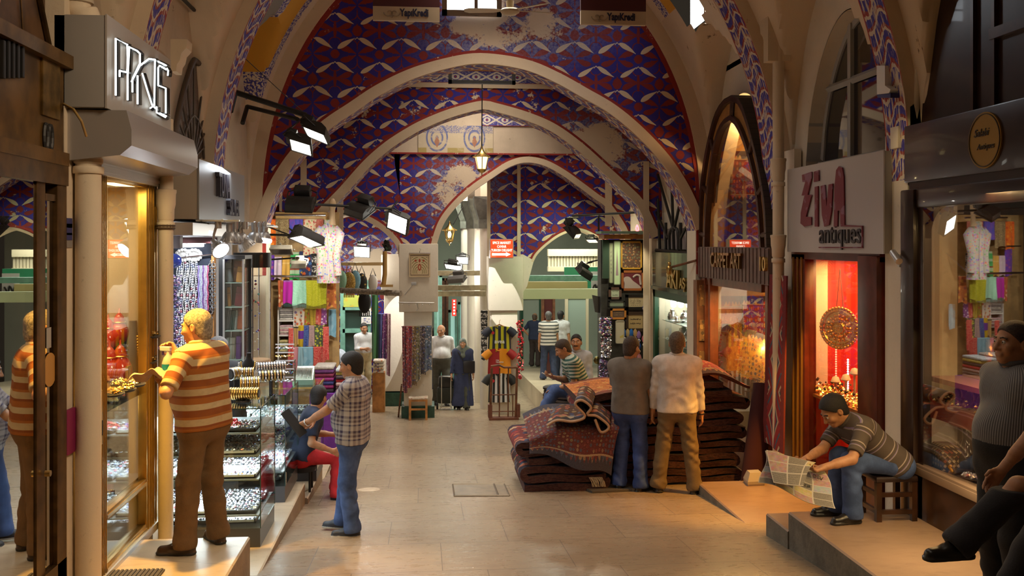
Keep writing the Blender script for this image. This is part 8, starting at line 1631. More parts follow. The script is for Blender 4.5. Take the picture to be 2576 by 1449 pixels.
for k,a in enumerate((.18,-.75,PI-.1)):
 M=Matrix.Translation(q)@Matrix.Rotation(a,4,'Z')@Matrix.Rotation(.2,4,'X');m=MB();m.poly([M@Vector(p)for p in((.10,-.02,0),(.2,-.055,0),(.5,-.065,0),(.56,-.03,0),(.56,.03,0),(.5,.06,0),(.2,.05,0),(.10,.02,0))],M.to_3x3()@Vector((0,0,.008)));m.build('blade',FANM,t)
t=struct(MB().box((onY(1118,0,Y1-.01).x,Y1-.05,onY(1118,30,Y1).z),(onY(1256,0,Y1).x,Y1-.03,6.45)).build('window_1',DAY));t['label']='small bright window under the crown of the near arch wall'
m=MB();a,b=onY(1112,37,Y1-.1),onY(1262,30,Y1-.1);m.box((a.x,Y1-.12,a.z),(b.x,Y1-.03,a.z+.07));m.box((a.x,Y1-.12,a.z),(a.x+.07,Y1-.03,6.5));m.box((b.x-.07,Y1-.12,a.z),(b.x,Y1-.03,6.5));xm=(a.x+b.x)/2+.06;m.box((xm-.025,Y1-.09,a.z),(xm+.025,Y1-.04,6.5));m.box((a.x,Y1-.09,onY(1180,2,Y1).z),(b.x,Y1-.04,onY(1180,-2,Y1).z));m.build('window_frame',mat('old_window_frame',(.22,.16,.11),.6),t)
t=thing('floor_hatch','rectangular metal edged hatch set in the street stones','hatch',onF(1210,1235));m=MB();q=[onF(1139,1220),onF(1268,1219),onF(1281,1248),onF(1143,1249)];pp=[p+Vector((0,0,.003))for p in q];m.poly(pp,(0,0,.003));m.build('hatch_slab',mat('hatch_stone',(.26,.20,.14),.3,noise=.3),t);m=MB()
for i in range(4):m.tube([pp[i]+Vector((0,0,.004)),pp[(i+1)%4]+Vector((0,0,.004))],.009,4)
m.tube([(pp[0].lerp(pp[1],.80))+Vector((0,0,.004)),pp[3].lerp(pp[2],.80)+Vector((0,0,.004))],.012,4);m.build('metal_edging',mat('worn_steel_edge',(.25,.20,.14),.35,.5),t)
t=thing('door_mat','ribbed grey doormat on the pale step below the gold framed window','mat',onZ(345,1445,-.30));a=onZ(285,1449,-.295);m=MB();q=onZ(345,1440,-.30)
m.box((q.x-.17,q.y-.25,-.299),(q.x+.18,q.y+.02,-.288))
for k in range(12):m.box((q.x-.165+k*.029,q.y-.25,-.288),(q.x-.150+k*.029,q.y+.015,-.280))
m.build('ribbed_mat',mat('mat_dark',(.10,.09,.08),.8),t)
t=thing('stool','low dark wooden stool with a padded seat under the boy reading a newspaper','stool',(3.83,7.60,-.316));sx_,sy_,zz=3.83,7.60,-.316;zt=zz+.37;m=MB();m.box((sx_-.18,sy_-.17,zt-.05),(sx_+.18,sy_+.17,zt),bev=.02);m.build('seat',mat('dark_leather_seat',(.03,.015,.012),.4,noise=.4),t,40)
for a in(-1,1):
 for b in(-1,1):m=MB();m.box((sx_+a*.15-.022,sy_+b*.14-.022,zz),(sx_+a*.15+.022,sy_+b*.14+.022,zt-.05));m.build('leg',DARKWOOD,t)
m=MB()
for z in(zz+.06,zz+.20):m.box((sx_-.15,sy_-.155,z),(sx_+.15,sy_-.125,z+.035));m.box((sx_-.165,sy_-.14,z),(sx_-.135,sy_+.14,z+.035))
m.build('stretcher',DARKWOOD,t)
V3=lambda*a:np.array(a,float)
class Fld:
 def __init__(s,lo,hi,h):
  s.lo=np.array(lo,float)-2*h;s.h=h;s.n=np.ceil((np.array(hi)-s.lo)/h).astype(int)+3;s.f=np.full(s.n,.5,np.float32);s.ax=[(s.lo[i]+h*np.arange(s.n[i])).astype(np.float32)for i in range(3)]
 def _put(s,lo,hi,fn,k,sub=False):
  m=k+3*s.h;a=np.clip(((np.array(lo)-m-s.lo)/s.h).astype(int),0,s.n);b=np.clip(((np.array(hi)+m-s.lo)/s.h).astype(int)+2,0,s.n)
  if(b<=a).any():return
  sl=tuple(slice(a[i],b[i])for i in range(3));X,Y,Z=s.ax[0][sl[0]][:,None,None],s.ax[1][sl[1]][None,:,None],s.ax[2][sl[2]][None,None,:]
  d=fn(X,Y,Z);o=s.f[sl]
  if sub:s.f[sl]=np.maximum(o,-d);return
  q=np.clip(.5+.5*(o-d)/k,0,1);s.f[sl]=o*(1-q)+d*q-k*q*(1-q)
 def cap(s,a,b,ra,rb=None,k=.02,cuts=(),sub=False,fold=0.0,ph=0.0):
  rb=ra if rb is None else rb;a=np.array(a,float);b=np.array(b,float);ab=b-a;L2=max(1e-9,ab@ab);R=max(ra,rb)+fold
  def fn(X,Y,Z):
   t=np.clip(((X-a[0])*ab[0]+(Y-a[1])*ab[1]+(Z-a[2])*ab[2])/L2,0,1);d=np.sqrt((X-a[0]-t*ab[0])**2+(Y-a[1]-t*ab[1])**2+(Z-a[2]-t*ab[2])**2)-(ra+(rb-ra)*t)
   if fold:d=d+fold*.6*(np.sin(Z*38+X*15-Y*13+2*np.sin(Z*11+X*17+ph)+ph)+.5*np.sin(Z*71-(X+Y)*37+ph*2))*(.5+.5*np.sin(Z*9+ph*3+X*12))
   for n,p in cuts:d=np.maximum(d,(X-p[0])*n[0]+(Y-p[1])*n[1]+(Z-p[2])*n[2])
   return d
  s._put(np.minimum(a,b)-R,np.maximum(a,b)+R,fn,k,sub)
 def ell(s,c,r,M,k=.02,sub=False,cuts=()):
  R=max(r)
  def fn(X,Y,Z):
   x,y,z=X-c[0],Y-c[1],Z-c[2];q=[x*M[0][i]+y*M[1][i]+z*M[2][i]for i in range(3)]
   k0=np.sqrt((q[0]/r[0])**2+(q[1]/r[1])**2+(q[2]/r[2])**2)+1e-6;k1=np.sqrt((q[0]/r[0]**2)**2+(q[1]/r[1]**2)**2+(q[2]/r[2]**2)**2)+1e-6;d=k0*(k0-1)/k1
   for n,p in cuts:d=np.maximum(d,x*0+(X-p[0])*n[0]+(Y-p[1])*n[1]+(Z-p[2])*n[2])
   return d
  s._put(np.array(c)-R,np.array(c)+R,fn,k,sub)
 def cut(s,n,p):
  X,Y,Z=s.ax[0][:,None,None],s.ax[1][None,:,None],s.ax[2][None,None,:];s.f=np.maximum(s.f,((X-p[0])*n[0]+(Y-p[1])*n[1]+(Z-p[2])*n[2]).astype(np.float32))
 def net(s):
  f=s.f;sg=f<0;c=np.zeros(np.array(f.shape)-1,np.int8);n0,n1,n2=c.shape;offs=[(i,j,k)for i in(0,1)for j in(0,1)for k in(0,1)]
  for i,j,k in offs:c+=sg[i:i+n0,j:j+n1,k:k+n2]
  act=np.argwhere((c>0)&(c<8));
  if len(act)==0:return np.zeros((0,3)),np.zeros((0,4),int)
  idx=np.full(c.shape,-1,int);idx[tuple(act.T)]=np.arange(len(act));P=np.zeros((len(act),3));W=np.zeros(len(act))
  for a in offs:
   for ax in range(3):
    if a[ax]:continue
    b=list(a);b[ax]=1;fa=f[act[:,0]+a[0],act[:,1]+a[1],act[:,2]+a[2]];fb=f[act[:,0]+b[0],act[:,1]+b[1],act[:,2]+b[2]];m=(fa<0)!=(fb<0);t=np.where(m,fa/np.where(m,fa-fb,1),0);q=np.array(a,float)[None].repeat(len(act),0);q[:,ax]+=t;P[m]+=q[m];W[m]+=1
  P=(P/W[:,None]+act)*s.h+s.lo;Q=[]
  for ax in range(3):
   u,v=(ax+1)%3,(ax+2)%3;a=[slice(None)]*3;b=[slice(None)]*3;a[ax]=slice(0,-1);b[ax]=slice(1,None);m=sg[tuple(a)]!=sg[tuple(b)];e=np.argwhere(m);ok=(e[:,u]>0)&(e[:,v]>0)&(e[:,u]<f.shape[u]-1)&(e[:,v]<f.shape[v]-1);e=e[ok]
   def g(du,dv):q=e.copy();q[:,u]-=du;q[:,v]-=dv;return idx[tuple(q.T)]
   q=np.stack([g(1,1),g(0,1),g(0,0),g(1,0)],1);fl=~sg[tuple(e.T)];q[fl]=q[fl][:,::-1];Q.append(q[(q>=0).all(1)])
  return P,np.concatenate(Q)
def mesh_of(name,parts,mats,parent,uvfn=None,matfn=None):
 """parts: list of (verts, quads) kept in one mesh"""
 vs=np.concatenate([p for p,_ in parts]);o=0;qs=[]
 for p,q in parts:qs.append(q+o);o+=len(p)
 qs=np.concatenate(qs);me=bpy.data.meshes.new(name);me.from_pydata(vs.tolist(),[],qs.tolist())
 for m in(mats if isinstance(mats,list)else[mats]):me.materials.append(m)
 if uvfn is not None:uv=uvfn(vs);l=me.uv_layers.new(name='UVMap');l.data.foreach_set('uv',uv[qs.ravel()].astype(np.float32).ravel())
 if matfn is not None:me.polygons.foreach_set('material_index',matfn(vs[qs].mean(1)).astype(np.int32))
 me.shade_smooth();ob=bpy.data.objects.new(name,me);C.objects.link(ob);ob.parent=parent;ob.matrix_parent_inverse=Matrix.Translation(parent.location).inverted();return ob
SKINC={'a':(.55,.27,.14),'b':(.46,.22,.11),'c':(.62,.34,.20)}
def skinm(k):return mat('skin_'+k,SKINC[k],.5,noise=.15,nsc=25)
def hairm(n,c):return mat('hair_'+n,c,.6,noise=.5,nsc=60,bump=.6,bsc=180)
def nrm(v):v=np.array(v,float);return v/(np.linalg.norm(v)+1e-9)
def ik(a,b,l1,l2,hint):
 d=b-a;L=min(np.linalg.norm(d),(l1+l2)*.999);d=nrm(d);b=a+d*L;x=(l1*l1-l2*l2+L*L)/(2*L);y=math.sqrt(max(0,l1*l1-x*x));h=np.array(hint,float);h=nrm(h-d*(h@d));return a+d*x+h*y,b
def person(lab,root,yaw,H=1.72,pelvis=(0,0,.93),lean=0.0,side=0.0,twist=0.0,hand_l=(.24,.06,.80),hand_r=(-.24,.06,.80),foot_l=(.11,.0,0),foot_r=(-.11,.0,0),toe_l=0.1,toe_r=-.1,head=(0,0),belly=0.0,wide=1.0,skin='b',hair=None,bald=False,shirt=None,sleeve=.6,untuck=True,pants=None,shoes=None,sh_mat2=None,vox=.012,curl=(.5,.5),elb=((.5,-1,-.2),(-.5,-1,-.2)),knee=((0,1,0),(0,1,0)),mous=False,belt=None,collar=None,hairlen=0.0,scarf=None,coat=None,pal=((0,0,0),(0,0,0)),fold=.006,handdir=(None,None),watch=None):
 s=H/1.75;F=V3(math.cos(yaw),math.sin(yaw),0);L=V3(-math.sin(yaw),math.cos(yaw),0);U=V3(0,0,1);R0=np.array(root,float)
 W=lambda p:np.array(p,float)if isinstance(p,Vector)else R0+(L*p[0]+F*p[1]+U*p[2])*s
 D=lambda p:L*p[0]+F*p[1]+U*p[2]
 P=W(pelvis);up=nrm(D((side,math.sin(lean),math.cos(lean))));Lc=nrm(D((math.cos(twist),math.sin(twist),0)));Lc=nrm(Lc-up*(Lc@up));fw=np.cross(Lc,up)*1.0;fw=nrm(fw)if fw@F>-.2 else-nrm(fw)
 Ch=P+up*.40*s;N=P+up*.535*s;hy,hp=head;hd=nrm(D((math.sin(hy),math.cos(hy),0))*math.cos(hp)+U*math.sin(hp));hu=nrm(U*math.cos(hp)-D((math.sin(hy),math.cos(hy),0))*math.sin(hp)+up*.25);hd=nrm(hd-hu*(hd@hu));hl=np.cross(hu,hd)
 nk=N+up*.03*s+fw*.01*s;Hc=N+nrm(up+hu*.8)*.155*s+hd*.025*s
 SH=[Ch+Lc*sg*.185*s*wide+up*.085*s for sg in(1,-1)];HP=[P+L*sg*.092*s for sg in(1,-1)]
 EL=[];WR=[];KN=[];AN=[]
 for i,(h_,f_)in enumerate(((hand_l,foot_l),(hand_r,foot_r))):
  e,w_=ik(SH[i],W(h_),.30*s,.26*s,D(elb[i]));EL.append(e);WR.append(w_);k_,a_=ik(HP[i],W(f_)+U*.085*s,.43*s,.42*s,D(knee[i]));KN.append(k_);AN.append(a_)
 pts=np.array([P,Ch,N,Hc]+SH+EL+WR+KN+AN);lo,hi=pts.min(0)-.24*s,pts.max(0)+.24*s
 t=thing('person',lab,'person',tuple(R0));far=vox>.014
 def torso(B,g,low=False):
  for q,w_,r in((0,.085,.108),(.12,.078,.108),(.25,.070,.105),(.38,.082,.110),(.45,.088,.098)):
   c=P+up*q*s;B.cap(c-Lc*w_*s*wide,c+Lc*w_*s*wide,r*s*(.96+.04*wide)+g+belly*.35*(1 if q<.3 else.3),k=.05)
  if belly:B.ell(P+up*.17*s+fw*(.05+belly)*s,((.13+belly*.5)*s+g,(.09+belly)*s+g,.15*s+g),np.stack([Lc,fw,up],1),k=.06)
  B.cap(SH[0]-Lc*.03*s,SH[1]+Lc*.03*s,.058*s+g,k=.05)
  for q in SH:B.cap(N-up*.01*s,q-up*.01*s,.042*s+g,.048*s+g,k=.04)
 B=Fld(lo,hi,vox);torso(B,-.012)
 for i in(0,1):
  B.cap(SH[i],EL[i],.050*s,.040*s,k=.03);B.cap(EL[i],WR[i]+(EL[i]-WR[i])*.45,.041*s,.038*s,k=.02);B.cap(EL[i],WR[i],.038*s,.028*s,k=.015)
  B.cap(HP[i],KN[i],.076*s,.052*s,k=.04);B.cap(KN[i],AN[i],.050*s,.036*s,k=.02)
 B.cap(nk-up*.05*s,Hc-hu*.05*s,.060*s,.054*s,k=.03);parts=[B.net()]
 hs=s*1.06
 M=np.stack([hl,hd,hu],1);hv=.0065*s*(1.6 if far else 1);B=Fld(Hc-.2*hs,Hc+.19*hs,hv);E=lambda a,b,c:Hc+(hl*a+hd*b+hu*c)*hs
 B.ell(E(0,-.012,.035),(.074*hs,.094*hs,.082*hs),M,k=.01);B.ell(E(0,.022,-.035),(.060*hs,.070*hs,.082*hs),M,k=.04);B.ell(E(0,.066,-.088),(.030*hs,.025*hs,.022*hs),M,k=.03)
 B.cap(E(0,.088,.018),E(0,.112,-.028),.008*hs,.014*hs,k=.014);B.cap(E(-.014,.098,-.03),E(.014,.098,-.03),.009*hs,k=.01);B.cap(E(-.035,.082,.028),E(.035,.082,.028),.010*hs,k=.018)
 for a in(-1,1):
  B.ell(E(a*.031,.094,.008),(.016*hs,.012*hs,.010*hs),M,sub=True);B.ell(E(a*.076,-.012,-.004),(.012*hs,.020*hs,.034*hs),M,k=.006);B.ell(E(a*.088,-.006,-.002),(.008*hs,.010*hs,.019*hs),M,sub=True);B.ell(E(a*.045,.07,-.02),(.02*hs,.02*hs,.02*hs),M,k=.03)
 B.cap(E(-.022,.091,-.057),E(.022,.091,-.057),.0065*hs,k=.008);B.cap(E(-.018,.090,-.067),E(.018,.090,-.067),.007*hs,k=.006);B.cap(E(-.024,.102,-.062),E(.024,.102,-.062),.003*hs,sub=True)
 B.cap(E(0,-.03,-.05),nk-up*.03*s,.055*hs,.062*hs,k=.03);parts.append(B.net())
 for i in(0,1):
  fd=nrm(WR[i]-EL[i])if handdir[i]is None else nrm(D(handdir[i]));sg=1 if i==0 else-1
  pn=-Lc*sg if pal[i]==(0,0,0)else D(pal[i]);pn=nrm(pn-fd*(pn@fd));ac=np.cross(fd,pn)*sg;ac=nrm(ac)
  if ac@F<-.3 and pal[i]==(0,0,0):ac=-ac
  B=Fld(WR[i]-.21*s,WR[i]+.21*s,(.0042 if not far else.008)*s);B.cap(WR[i]-fd*.05*s,WR[i]+fd*.01*s,.030*s,.027*s,k=.012)
  for j,(o,l)in enumerate(((.031,.070),(.010,.078),(-.011,.072),(-.031,.056))):
   kn=WR[i]+(fd*.085+ac*o)*s;B.cap(WR[i]+(fd*.01+ac*o*.55)*s,kn,.015*s,.0125*s,k=.014);a_=curl[i]*(.9+.12*j);p=kn;d=fd
   for m,q in enumerate((.44,.31,.25)):
    an=a_*(.55+.45*m)*1.15;d=nrm(fd*math.cos(an)+pn*math.sin(an));n_=p+d*l*q*s;B.cap(p,n_,(.0098-.0011*m)*s,(.0088-.0011*m)*s,k=.004);p=n_
  b0=WR[i]+(fd*.025+ac*.030)*s;b1=b0+nrm(fd*.62+ac*.65+pn*.4)*.042*s;b2=b1+nrm(fd*.85+ac*.2+pn*.45*curl[i])*.034*s;B.cap(WR[i]+(fd*.015+ac*.012)*s,b0,.017*s,.014*s,k=.01);B.cap(b0,b1,.0125*s,.0105*s,k=.006);B.cap(b1,b2,.0105*s,.0085*s,k=.004);parts.append(B.net())
 mesh_of('body',parts,skinm(skin),t)
 m3=MB()
 for a in(-1,1):m=MB();m.sph(E(a*.031,.083,.008),.0115*hs,8);m2=MB();m2.sph(E(a*.031,.0905,.008),.0058*hs,6);m2.build('iris',mat('iris_dark',(.02,.012,.008),.2),m.build('eye',mat('eye_sclera',(.7,.66,.6),.3),t,60),60);m3.tube([E(a*.014,.094,.030),E(a*.033,.092,.035),E(a*.05,.078,.028)],.0045*hs,5)
 HM=hair or hairm('black',(.012,.009,.008));m3.build('eyebrows',HM,t,60)
 if mous:m=MB();m.tube([E(-.032,.088,-.050),E(-.012,.103,-.044),E(.012,.103,-.044),E(.032,.088,-.050)],[.004*hs,.009*hs,.009*hs,.004*hs],6);m.build('moustache',HM,t,60)
 if scarf is None:
  B=Fld(Hc-.2*hs,Hc+.2*hs,hv);g=.010+hairlen;c1=[(nrm(hd*.75-hu*.66),E(0,.062,.062)),(-hu*1.0+hd*.45,E(0,-.02,-.075))]
  if bald:c1=[(nrm(hu+hd*.9),E(0,-.03,.035)),(-hu,E(0,0,-.055))]
  B.ell(E(0,-.014,.036),((.074+g*.8)*hs,(.094+g)*hs,(.083+g)*hs),M,k=.004,cuts=c1[:1]);B.ell(E(0,-.045,-.035),(.064*hs,.062*hs,.075*hs),M,k=.03,cuts=[(-hu,E(0,0,-.095))])
  for a in(-1,1):B.ell(E(a*.078,-.006,-.010),(.03*hs,.021*hs,.034*hs),M,sub=True)
  B.ell(E(0,.085,-.03),(.085*hs,.085*hs,.085*hs),M,sub=True);q=B.net()
  if len(q[0]):mesh_of('hair',[q],HM,t)
 else:
  B=Fld(Hc-.42*s,Hc+.22*s,hv*1.4);B.ell(E(0,-.012,.02),(.092*s,.112*s,.108*s),M,k=.01);B.cap(E(0,-.02,-.06),N+fw*.02*s,.085*s,.10*s,k=.05);B.cap(N+Lc*.10*s,N-Lc*.10*s,.085*s,k=.05);B.cap(N,Ch+fw*.10*s,.10*s,.07*s,k=.05);B.ell(E(0,.11,-.025),(.052*s,.075*s,.072*s),M,sub=True);mesh_of('headscarf',[B.net()],scarf,t)
 def suv(vs):
  al=-(vs-N)@up;ar=np.arctan2((vs-P)@fw,(vs-P)@Lc)*.16;
  for i in(0,1):
   ad=EL[i]-SH[i];l=np.linalg.norm(ad);ad=ad/l;q=vs-SH[i];tt=q@ad;r_=np.linalg.norm(q-tt[:,None]*ad,axis=1);fd=nrm(WR[i]-EL[i]);q2=vs-EL[i];t2=q2@fd;r2=np.linalg.norm(q2-t2[:,None]*fd,axis=1);out=(q@Lc*(1 if i==0 else-1))
   mk=((r_<.085*s)&(tt>.0)&(tt<l+.05)&((out>.0*s)|(tt>.14*s)))|((r2<.07*s)&(t2>-.02));al=np.where(mk,np.where(tt<l,tt,l+t2)+.06,al);ar=np.where(mk,(q@fw)*1.0,ar)
  return np.stack([ar,al],1)
 if shirt is not None:
  B=Fld(lo,hi,vox);torso(B,.020 if untuck else.014)
  if untuck:c=P-up*.10*s;B.cap(c-L*.088*s*wide,c+L*.088*s*wide,.125*s+belly*.3,k=.05);B.cut(-up,P-up*(.045 if pelvis[2]>.7 else.03)*s)
  else:B.cut(-up,P+up*.06*s)
  B.cap(nk,nk+(up+hu)*.1*s,.066*s,.085*s,sub=True)
  for i in(0,1):
   ph=1.3*i+rnd.random()*3
   if sleeve<=1:e=SH[i]+(EL[i]-SH[i])*sleeve;B.cap(SH[i],e+(e-SH[i])*.2,.066*s,.062*s,k=.035,cuts=[(nrm(EL[i]-SH[i]),e)],fold=fold*.5,ph=ph)
   else:e=EL[i]+(WR[i]-EL[i])*(sleeve-1);B.cap(SH[i],EL[i],.064*s,.054*s,k=.03,fold=fold,ph=ph);B.cap(EL[i],e+(e-EL[i])*.15,.054*s,.044*s,k=.02,cuts=[(nrm(WR[i]-EL[i]),e)],fold=fold,ph=ph)
  c=np.array(B.ax[2])[None,None,:];X=B.ax[0][:,None,None];Y=B.ax[1][None,:,None];q=rnd.random()*6;w1=2.2*np.sin(c*9+X*7-Y*5+q)+1.3*np.sin(X*21-c*13+Y*17);B.f=B.f+(fold*.30*(np.sin(c*26+X*11+w1*1.2)+.6*np.sin(c*47-X*31+Y*27+w1*1.7))*(.6+.4*np.sin(X*8+c*6+Y*9+q))).astype(np.float32)
  mesh_of('shirt',[B.net()],shirt,t,uvfn=suv)
  if collar is not None:
   m=MB();cc=nk+up*.005*s;m.tube([Vector(cc+(Lc*math.cos(a)*.068+fw*(math.sin(a)*.064+.004)+up*(-.016*max(0,math.sin(a))+.012))*s)for a in np.linspace(0,2*PI,19)[:-1]],.017*s,6,closed=True);m.build('collar',collar,t,60)
 if pants is not None:
  B=Fld(lo,hi,vox)
  for q,w_,r in((-.03,.088,.112),(.09,.080,.112)):c=P+up*q*s;B.cap(c-L*w_*s*wide,c+L*w_*s*wide,r*s*(.95+.05*wide)+belly*.35+.008,k=.05)
  if not untuck and belly:B.ell(P+up*.10*s+fw*(.04+belly)*s,((.13+belly*.5)*s+.015,(.09+belly)*s+.012,.13*s),np.stack([Lc,fw,up],1),k=.06)
  for i in(0,1):
   ph=rnd.random()*5;e=AN[i]-nrm(AN[i]-KN[i])*.0+nrm(AN[i]-KN[i])*.035*s;B.cap(HP[i],KN[i],.100*s,.084*s,k=.035,fold=fold,ph=ph);B.cap(KN[i],e+nrm(e-KN[i])*.03,.083*s,.076*s,k=.03,cuts=[(nrm(AN[i]-KN[i]),e)],fold=fold*1.3,ph=ph+2);B.cap(AN[i]-(L*.02),AN[i]+L*.02*s,.070*s,k=.03,cuts=[(nrm(AN[i]-KN[i]),e)],fold=fold*1.5,ph=ph)
  cu=up if lean<.3 else U;B.cut(cu,P+cu*(.14 if lean>=.3 else(.012 if untuck and pelvis[2]>.7 else.115))*s);mesh_of('trousers',[B.net()],pants,t)
  if belt is not None:m=MB();c=P+up*.095*s;m.tube([Vector(c+(Lc*math.cos(a)*(.195*wide+belly*.3)+fw*math.sin(a)*(.118+belly*.32))*s)for a in np.linspace(0,2*PI,33)[:-1]],.017*s,6,closed=True);m.build('belt',belt,t,60)
 if coat is not None:
  B=Fld(lo-.05,hi,vox)
  for q in np.linspace(0,1,9):c=P+U*(.05-.86*q)*s;B.cap(c-L*(.07+.05*q)*s,c+L*(.07+.05*q)*s,(.115+.04*q)*s,k=.06)
  B.f=B.f+(.012*np.sin(B.ax[0][:,None,None]*40+B.ax[1][None,:,None]*30)*np.ones_like(B.f)).astype(np.float32);B.cut(-U,R0+U*.10*s);mesh_of('coat_skirt',[B.net()],coat,t)
 for i,ty in((0,toe_l),(1,toe_r)):
  sl=AN[i]-KN[i];td=nrm(D((math.sin(ty),math.cos(ty),0)));z0=AN[i][2]-.085*s;B=Fld(AN[i]-.24*s,AN[i]+.24*s,(.007 if not far else.012));hl_=V3(AN[i][0],AN[i][1],z0+.040*s)-td*.035*s;to=V3(AN[i][0],AN[i][1],z0+.028*s)+td*.165*s;B.cap(hl_,to,.042*s,.036*s,k=.02);B.cap(AN[i]-U*.02*s,V3(AN[i][0],AN[i][1],z0+.045*s)+td*.07*s,.044*s,.040*s,k=.03);B.cap(hl_-U*.02*s,to-U*.012*s,.046*s,.044*s,k=.01,cuts=[(U,V3(0,0,z0+.020*s))]);B.cut(-U,V3(0,0,z0));mesh_of('shoe',[B.net()],[shoes or mat('shoe_black',(.015,.012,.01),.3),sh_mat2 or mat('shoe_sole',(.03,.025,.02),.7)],t,matfn=lambda c,z=z0:(c[:,2]<z+.019*s))
 t['_j']=1
 if watch is not None:i=watch;m=MB();c=WR[i];ax=nrm(WR[i]-EL[i]);x=np.cross(ax,U);x=nrm(x);y=np.cross(ax,x);m.tube([Vector(c+(x*math.cos(a)+y*math.sin(a))*.034*s)for a in np.linspace(0,2*PI,15)[:-1]],.007,6,closed=True);m.build('wristwatch',CHROME if i==0 else BLACK,t,60)
 return dict(t=t,WR=WR,EL=EL,SH=SH,P=P,N=N,Hc=Hc,W=W,D=D,F=F,L=L,KN=KN,up=up)
def f_stripe(stops,period,ax=1):
 def fn(g):q=g.xyz(g.coord('UV'))[ax];n=g.noise(g.coord('UV'),40,3);return{'col':g.mix(n.sstep(.4,.8)*.15,g.ramp((q/period).frac(),stops,True),(.1,.07,.05)),'rough':.85}
 return fn
def f_plaid(g):
 x,y,_=g.xyz(g.coord('UV'));a=(x/.13).frac();b=(y/.13).frac();pa=lambda q:g.ramp(q,[(0,(.48,.44,.43)),(.20,(.05,.04,.09)),(.36,(.36,.33,.34)),(.5,(.11,.08,.10)),(.64,(.50,.46,.45)),(.78,(.06,.06,.13)),(.88,(.45,.42,.41))],True);return{'col':g.mix(.5,pa(a),pa(b)),'rough':.85}
def f_denim(c):
 def fn(g):p=g.coord('Object');n=g.noise(p,5,5,.65);w_=g.noise(p,90,2);return{'col':g.mix(n.sstep(.35,.75),c,tuple(min(1,q*1.9+.02)for q in c)),'rough':.85,'nrm':g.bump(w_,.2,.004)}
 return fn
cm=lambda n,c,**k:mat('wear_'+n,c,.85,noise=.15,nsc=12,bump=.25,bsc=120,**k)
GREYH=hairm('grey',(.30,.26,.20));BLKH=hairm('black',(.012,.009,.008));BRNH=hairm('brown',(.045,.025,.015));WHTH=hairm('white',(.5,.47,.42));SPH=hairm('salt',(.10,.09,.085));CROP=hairm('cropped',(.11,.075,.05))
pi=math.pi
ORS=mat('wear_orange_stripes',fn=f_stripe([(0,(.27,.07,.008)),(.22,(.40,.13,.015)),(.30,(.52,.38,.20)),(.52,(.26,.065,.008)),(.60,(.36,.11,.012)),(.80,(.55,.42,.23))],.215))
q=onD(513,1383,7.05);q.z=-.30
r=person('man in orange and cream striped polo shirt spraying a cloth at the gold framed window',q,pi*.86,1.765,belly=.045,wide=1.10,skin='a',hair=GREYH,shirt=ORS,collar=cm('cream_collar',(.66,.52,.32)),sleeve=.85,pants=cm('olive_brown',(.16,.085,.030)),shoes=mat('shoe_brown',(.05,.025,.012),.3),hand_l=onD(408,962,6.9),hand_r=onD(446,893,7.12),foot_l=(.17,.03,0),foot_r=(-.14,-.02,0),toe_l=.35,toe_r=-.5,head=(.15,-.18),vox=.010,curl=(.7,1.0),elb=((.9,-.5,-.6),(-.7,-.2,-.9)),lean=.04,fold=.008,pal=((0,0,1),(1,.2,0)),handdir=(None,(.1,.5,.6)))
c=onD(424,905,7.0);t=thing('spray_bottle','clear spray bottle half full of blue liquid held by the man in orange stripes','bottle',c)
zb_=onD(424,949,7.0).z;m=MB();m.lathe([(0,0),(.062,0),(.065,.02),(.058,.10)],(c.x,c.y,zb_),18,sx=.8);m.build('blue_liquid',mat('blue_liquid',(.01,.22,.42),.15),t,50);m=MB();m.lathe([(.058,.101),(.042,.145),(.018,.17),(.016,.19),(0,.19)],(c.x,c.y,zb_),18,sx=.8);m.build('bottle_shoulder',mat('frosted_plastic',(.55,.5,.45),.3,trans=.3),t,50);m=MB();d=r['F'];M=frame((c.x,c.y,zb_+.19),d,(0,0,1));m.box((-.02,0,-.014),(.07,.035,.014),bev=.006,M=M);m.build('spray_head',mat('spray_white',(.5,.58,.62),.3),t);m=MB();m.box((.045,-.03,-.006),(.055,.004,.006),M=M);m.box((.07,.012,-.010),(.085,.032,.010),M=M);m.build('trigger',mat('violet_trigger',(.06,.04,.25),.4),t)
c=onD(395,944,6.85);m=MB();fx,lx=Vector(r['F']),Vector(r['L'])
m.sheet(lambda u,v:c+fx*(-.12+.30*u)+lx*(-.10+.20*v)+Vector((0,0,.020*math.sin(u*11+v*5)-.13*max(0,u-.6)+.018*math.sin(v*13+u*4)+.05*abs(v-.5))),16,12,.006);tag(m.build('cleaning_cloth',cm('pink_cloth',(.55,.36,.26)),smooth=60),'crumpled pinkish cleaning cloth in the hand of the man in orange stripes','cloth')
q=onF(888,1340);r=person('man in blue white plaid shirt and jeans holding an open black wallet',q,pi*.93,1.665,belly=.03,wide=1.08,skin='a',hair=BLKH,hairlen=.006,shirt=mat('wear_plaid',fn=f_plaid),collar=mat('wear_plaid',fn=f_plaid),sleeve=.80,pants=mat('denim_blue',fn=f_denim((.035,.065,.17))),shoes=mat('trainer_navy',(.02,.022,.032),.5),sh_mat2=mat('sole_pale',(.5,.47,.42),.6),hand_l=(.12,.42,1.08),hand_r=(-.10,.43,1.07),foot_l=(.12,-.03,0),foot_r=(-.10,.14,0),toe_l=.15,toe_r=-.05,head=(-.1,-.25),vox=.010,curl=(.9,.8),elb=((.8,-.5,-.7),(-.8,-.4,-.7)),lean=-.03,pal=((-1,.3,.3),(1,0,.3)),watch=0,fold=.008)
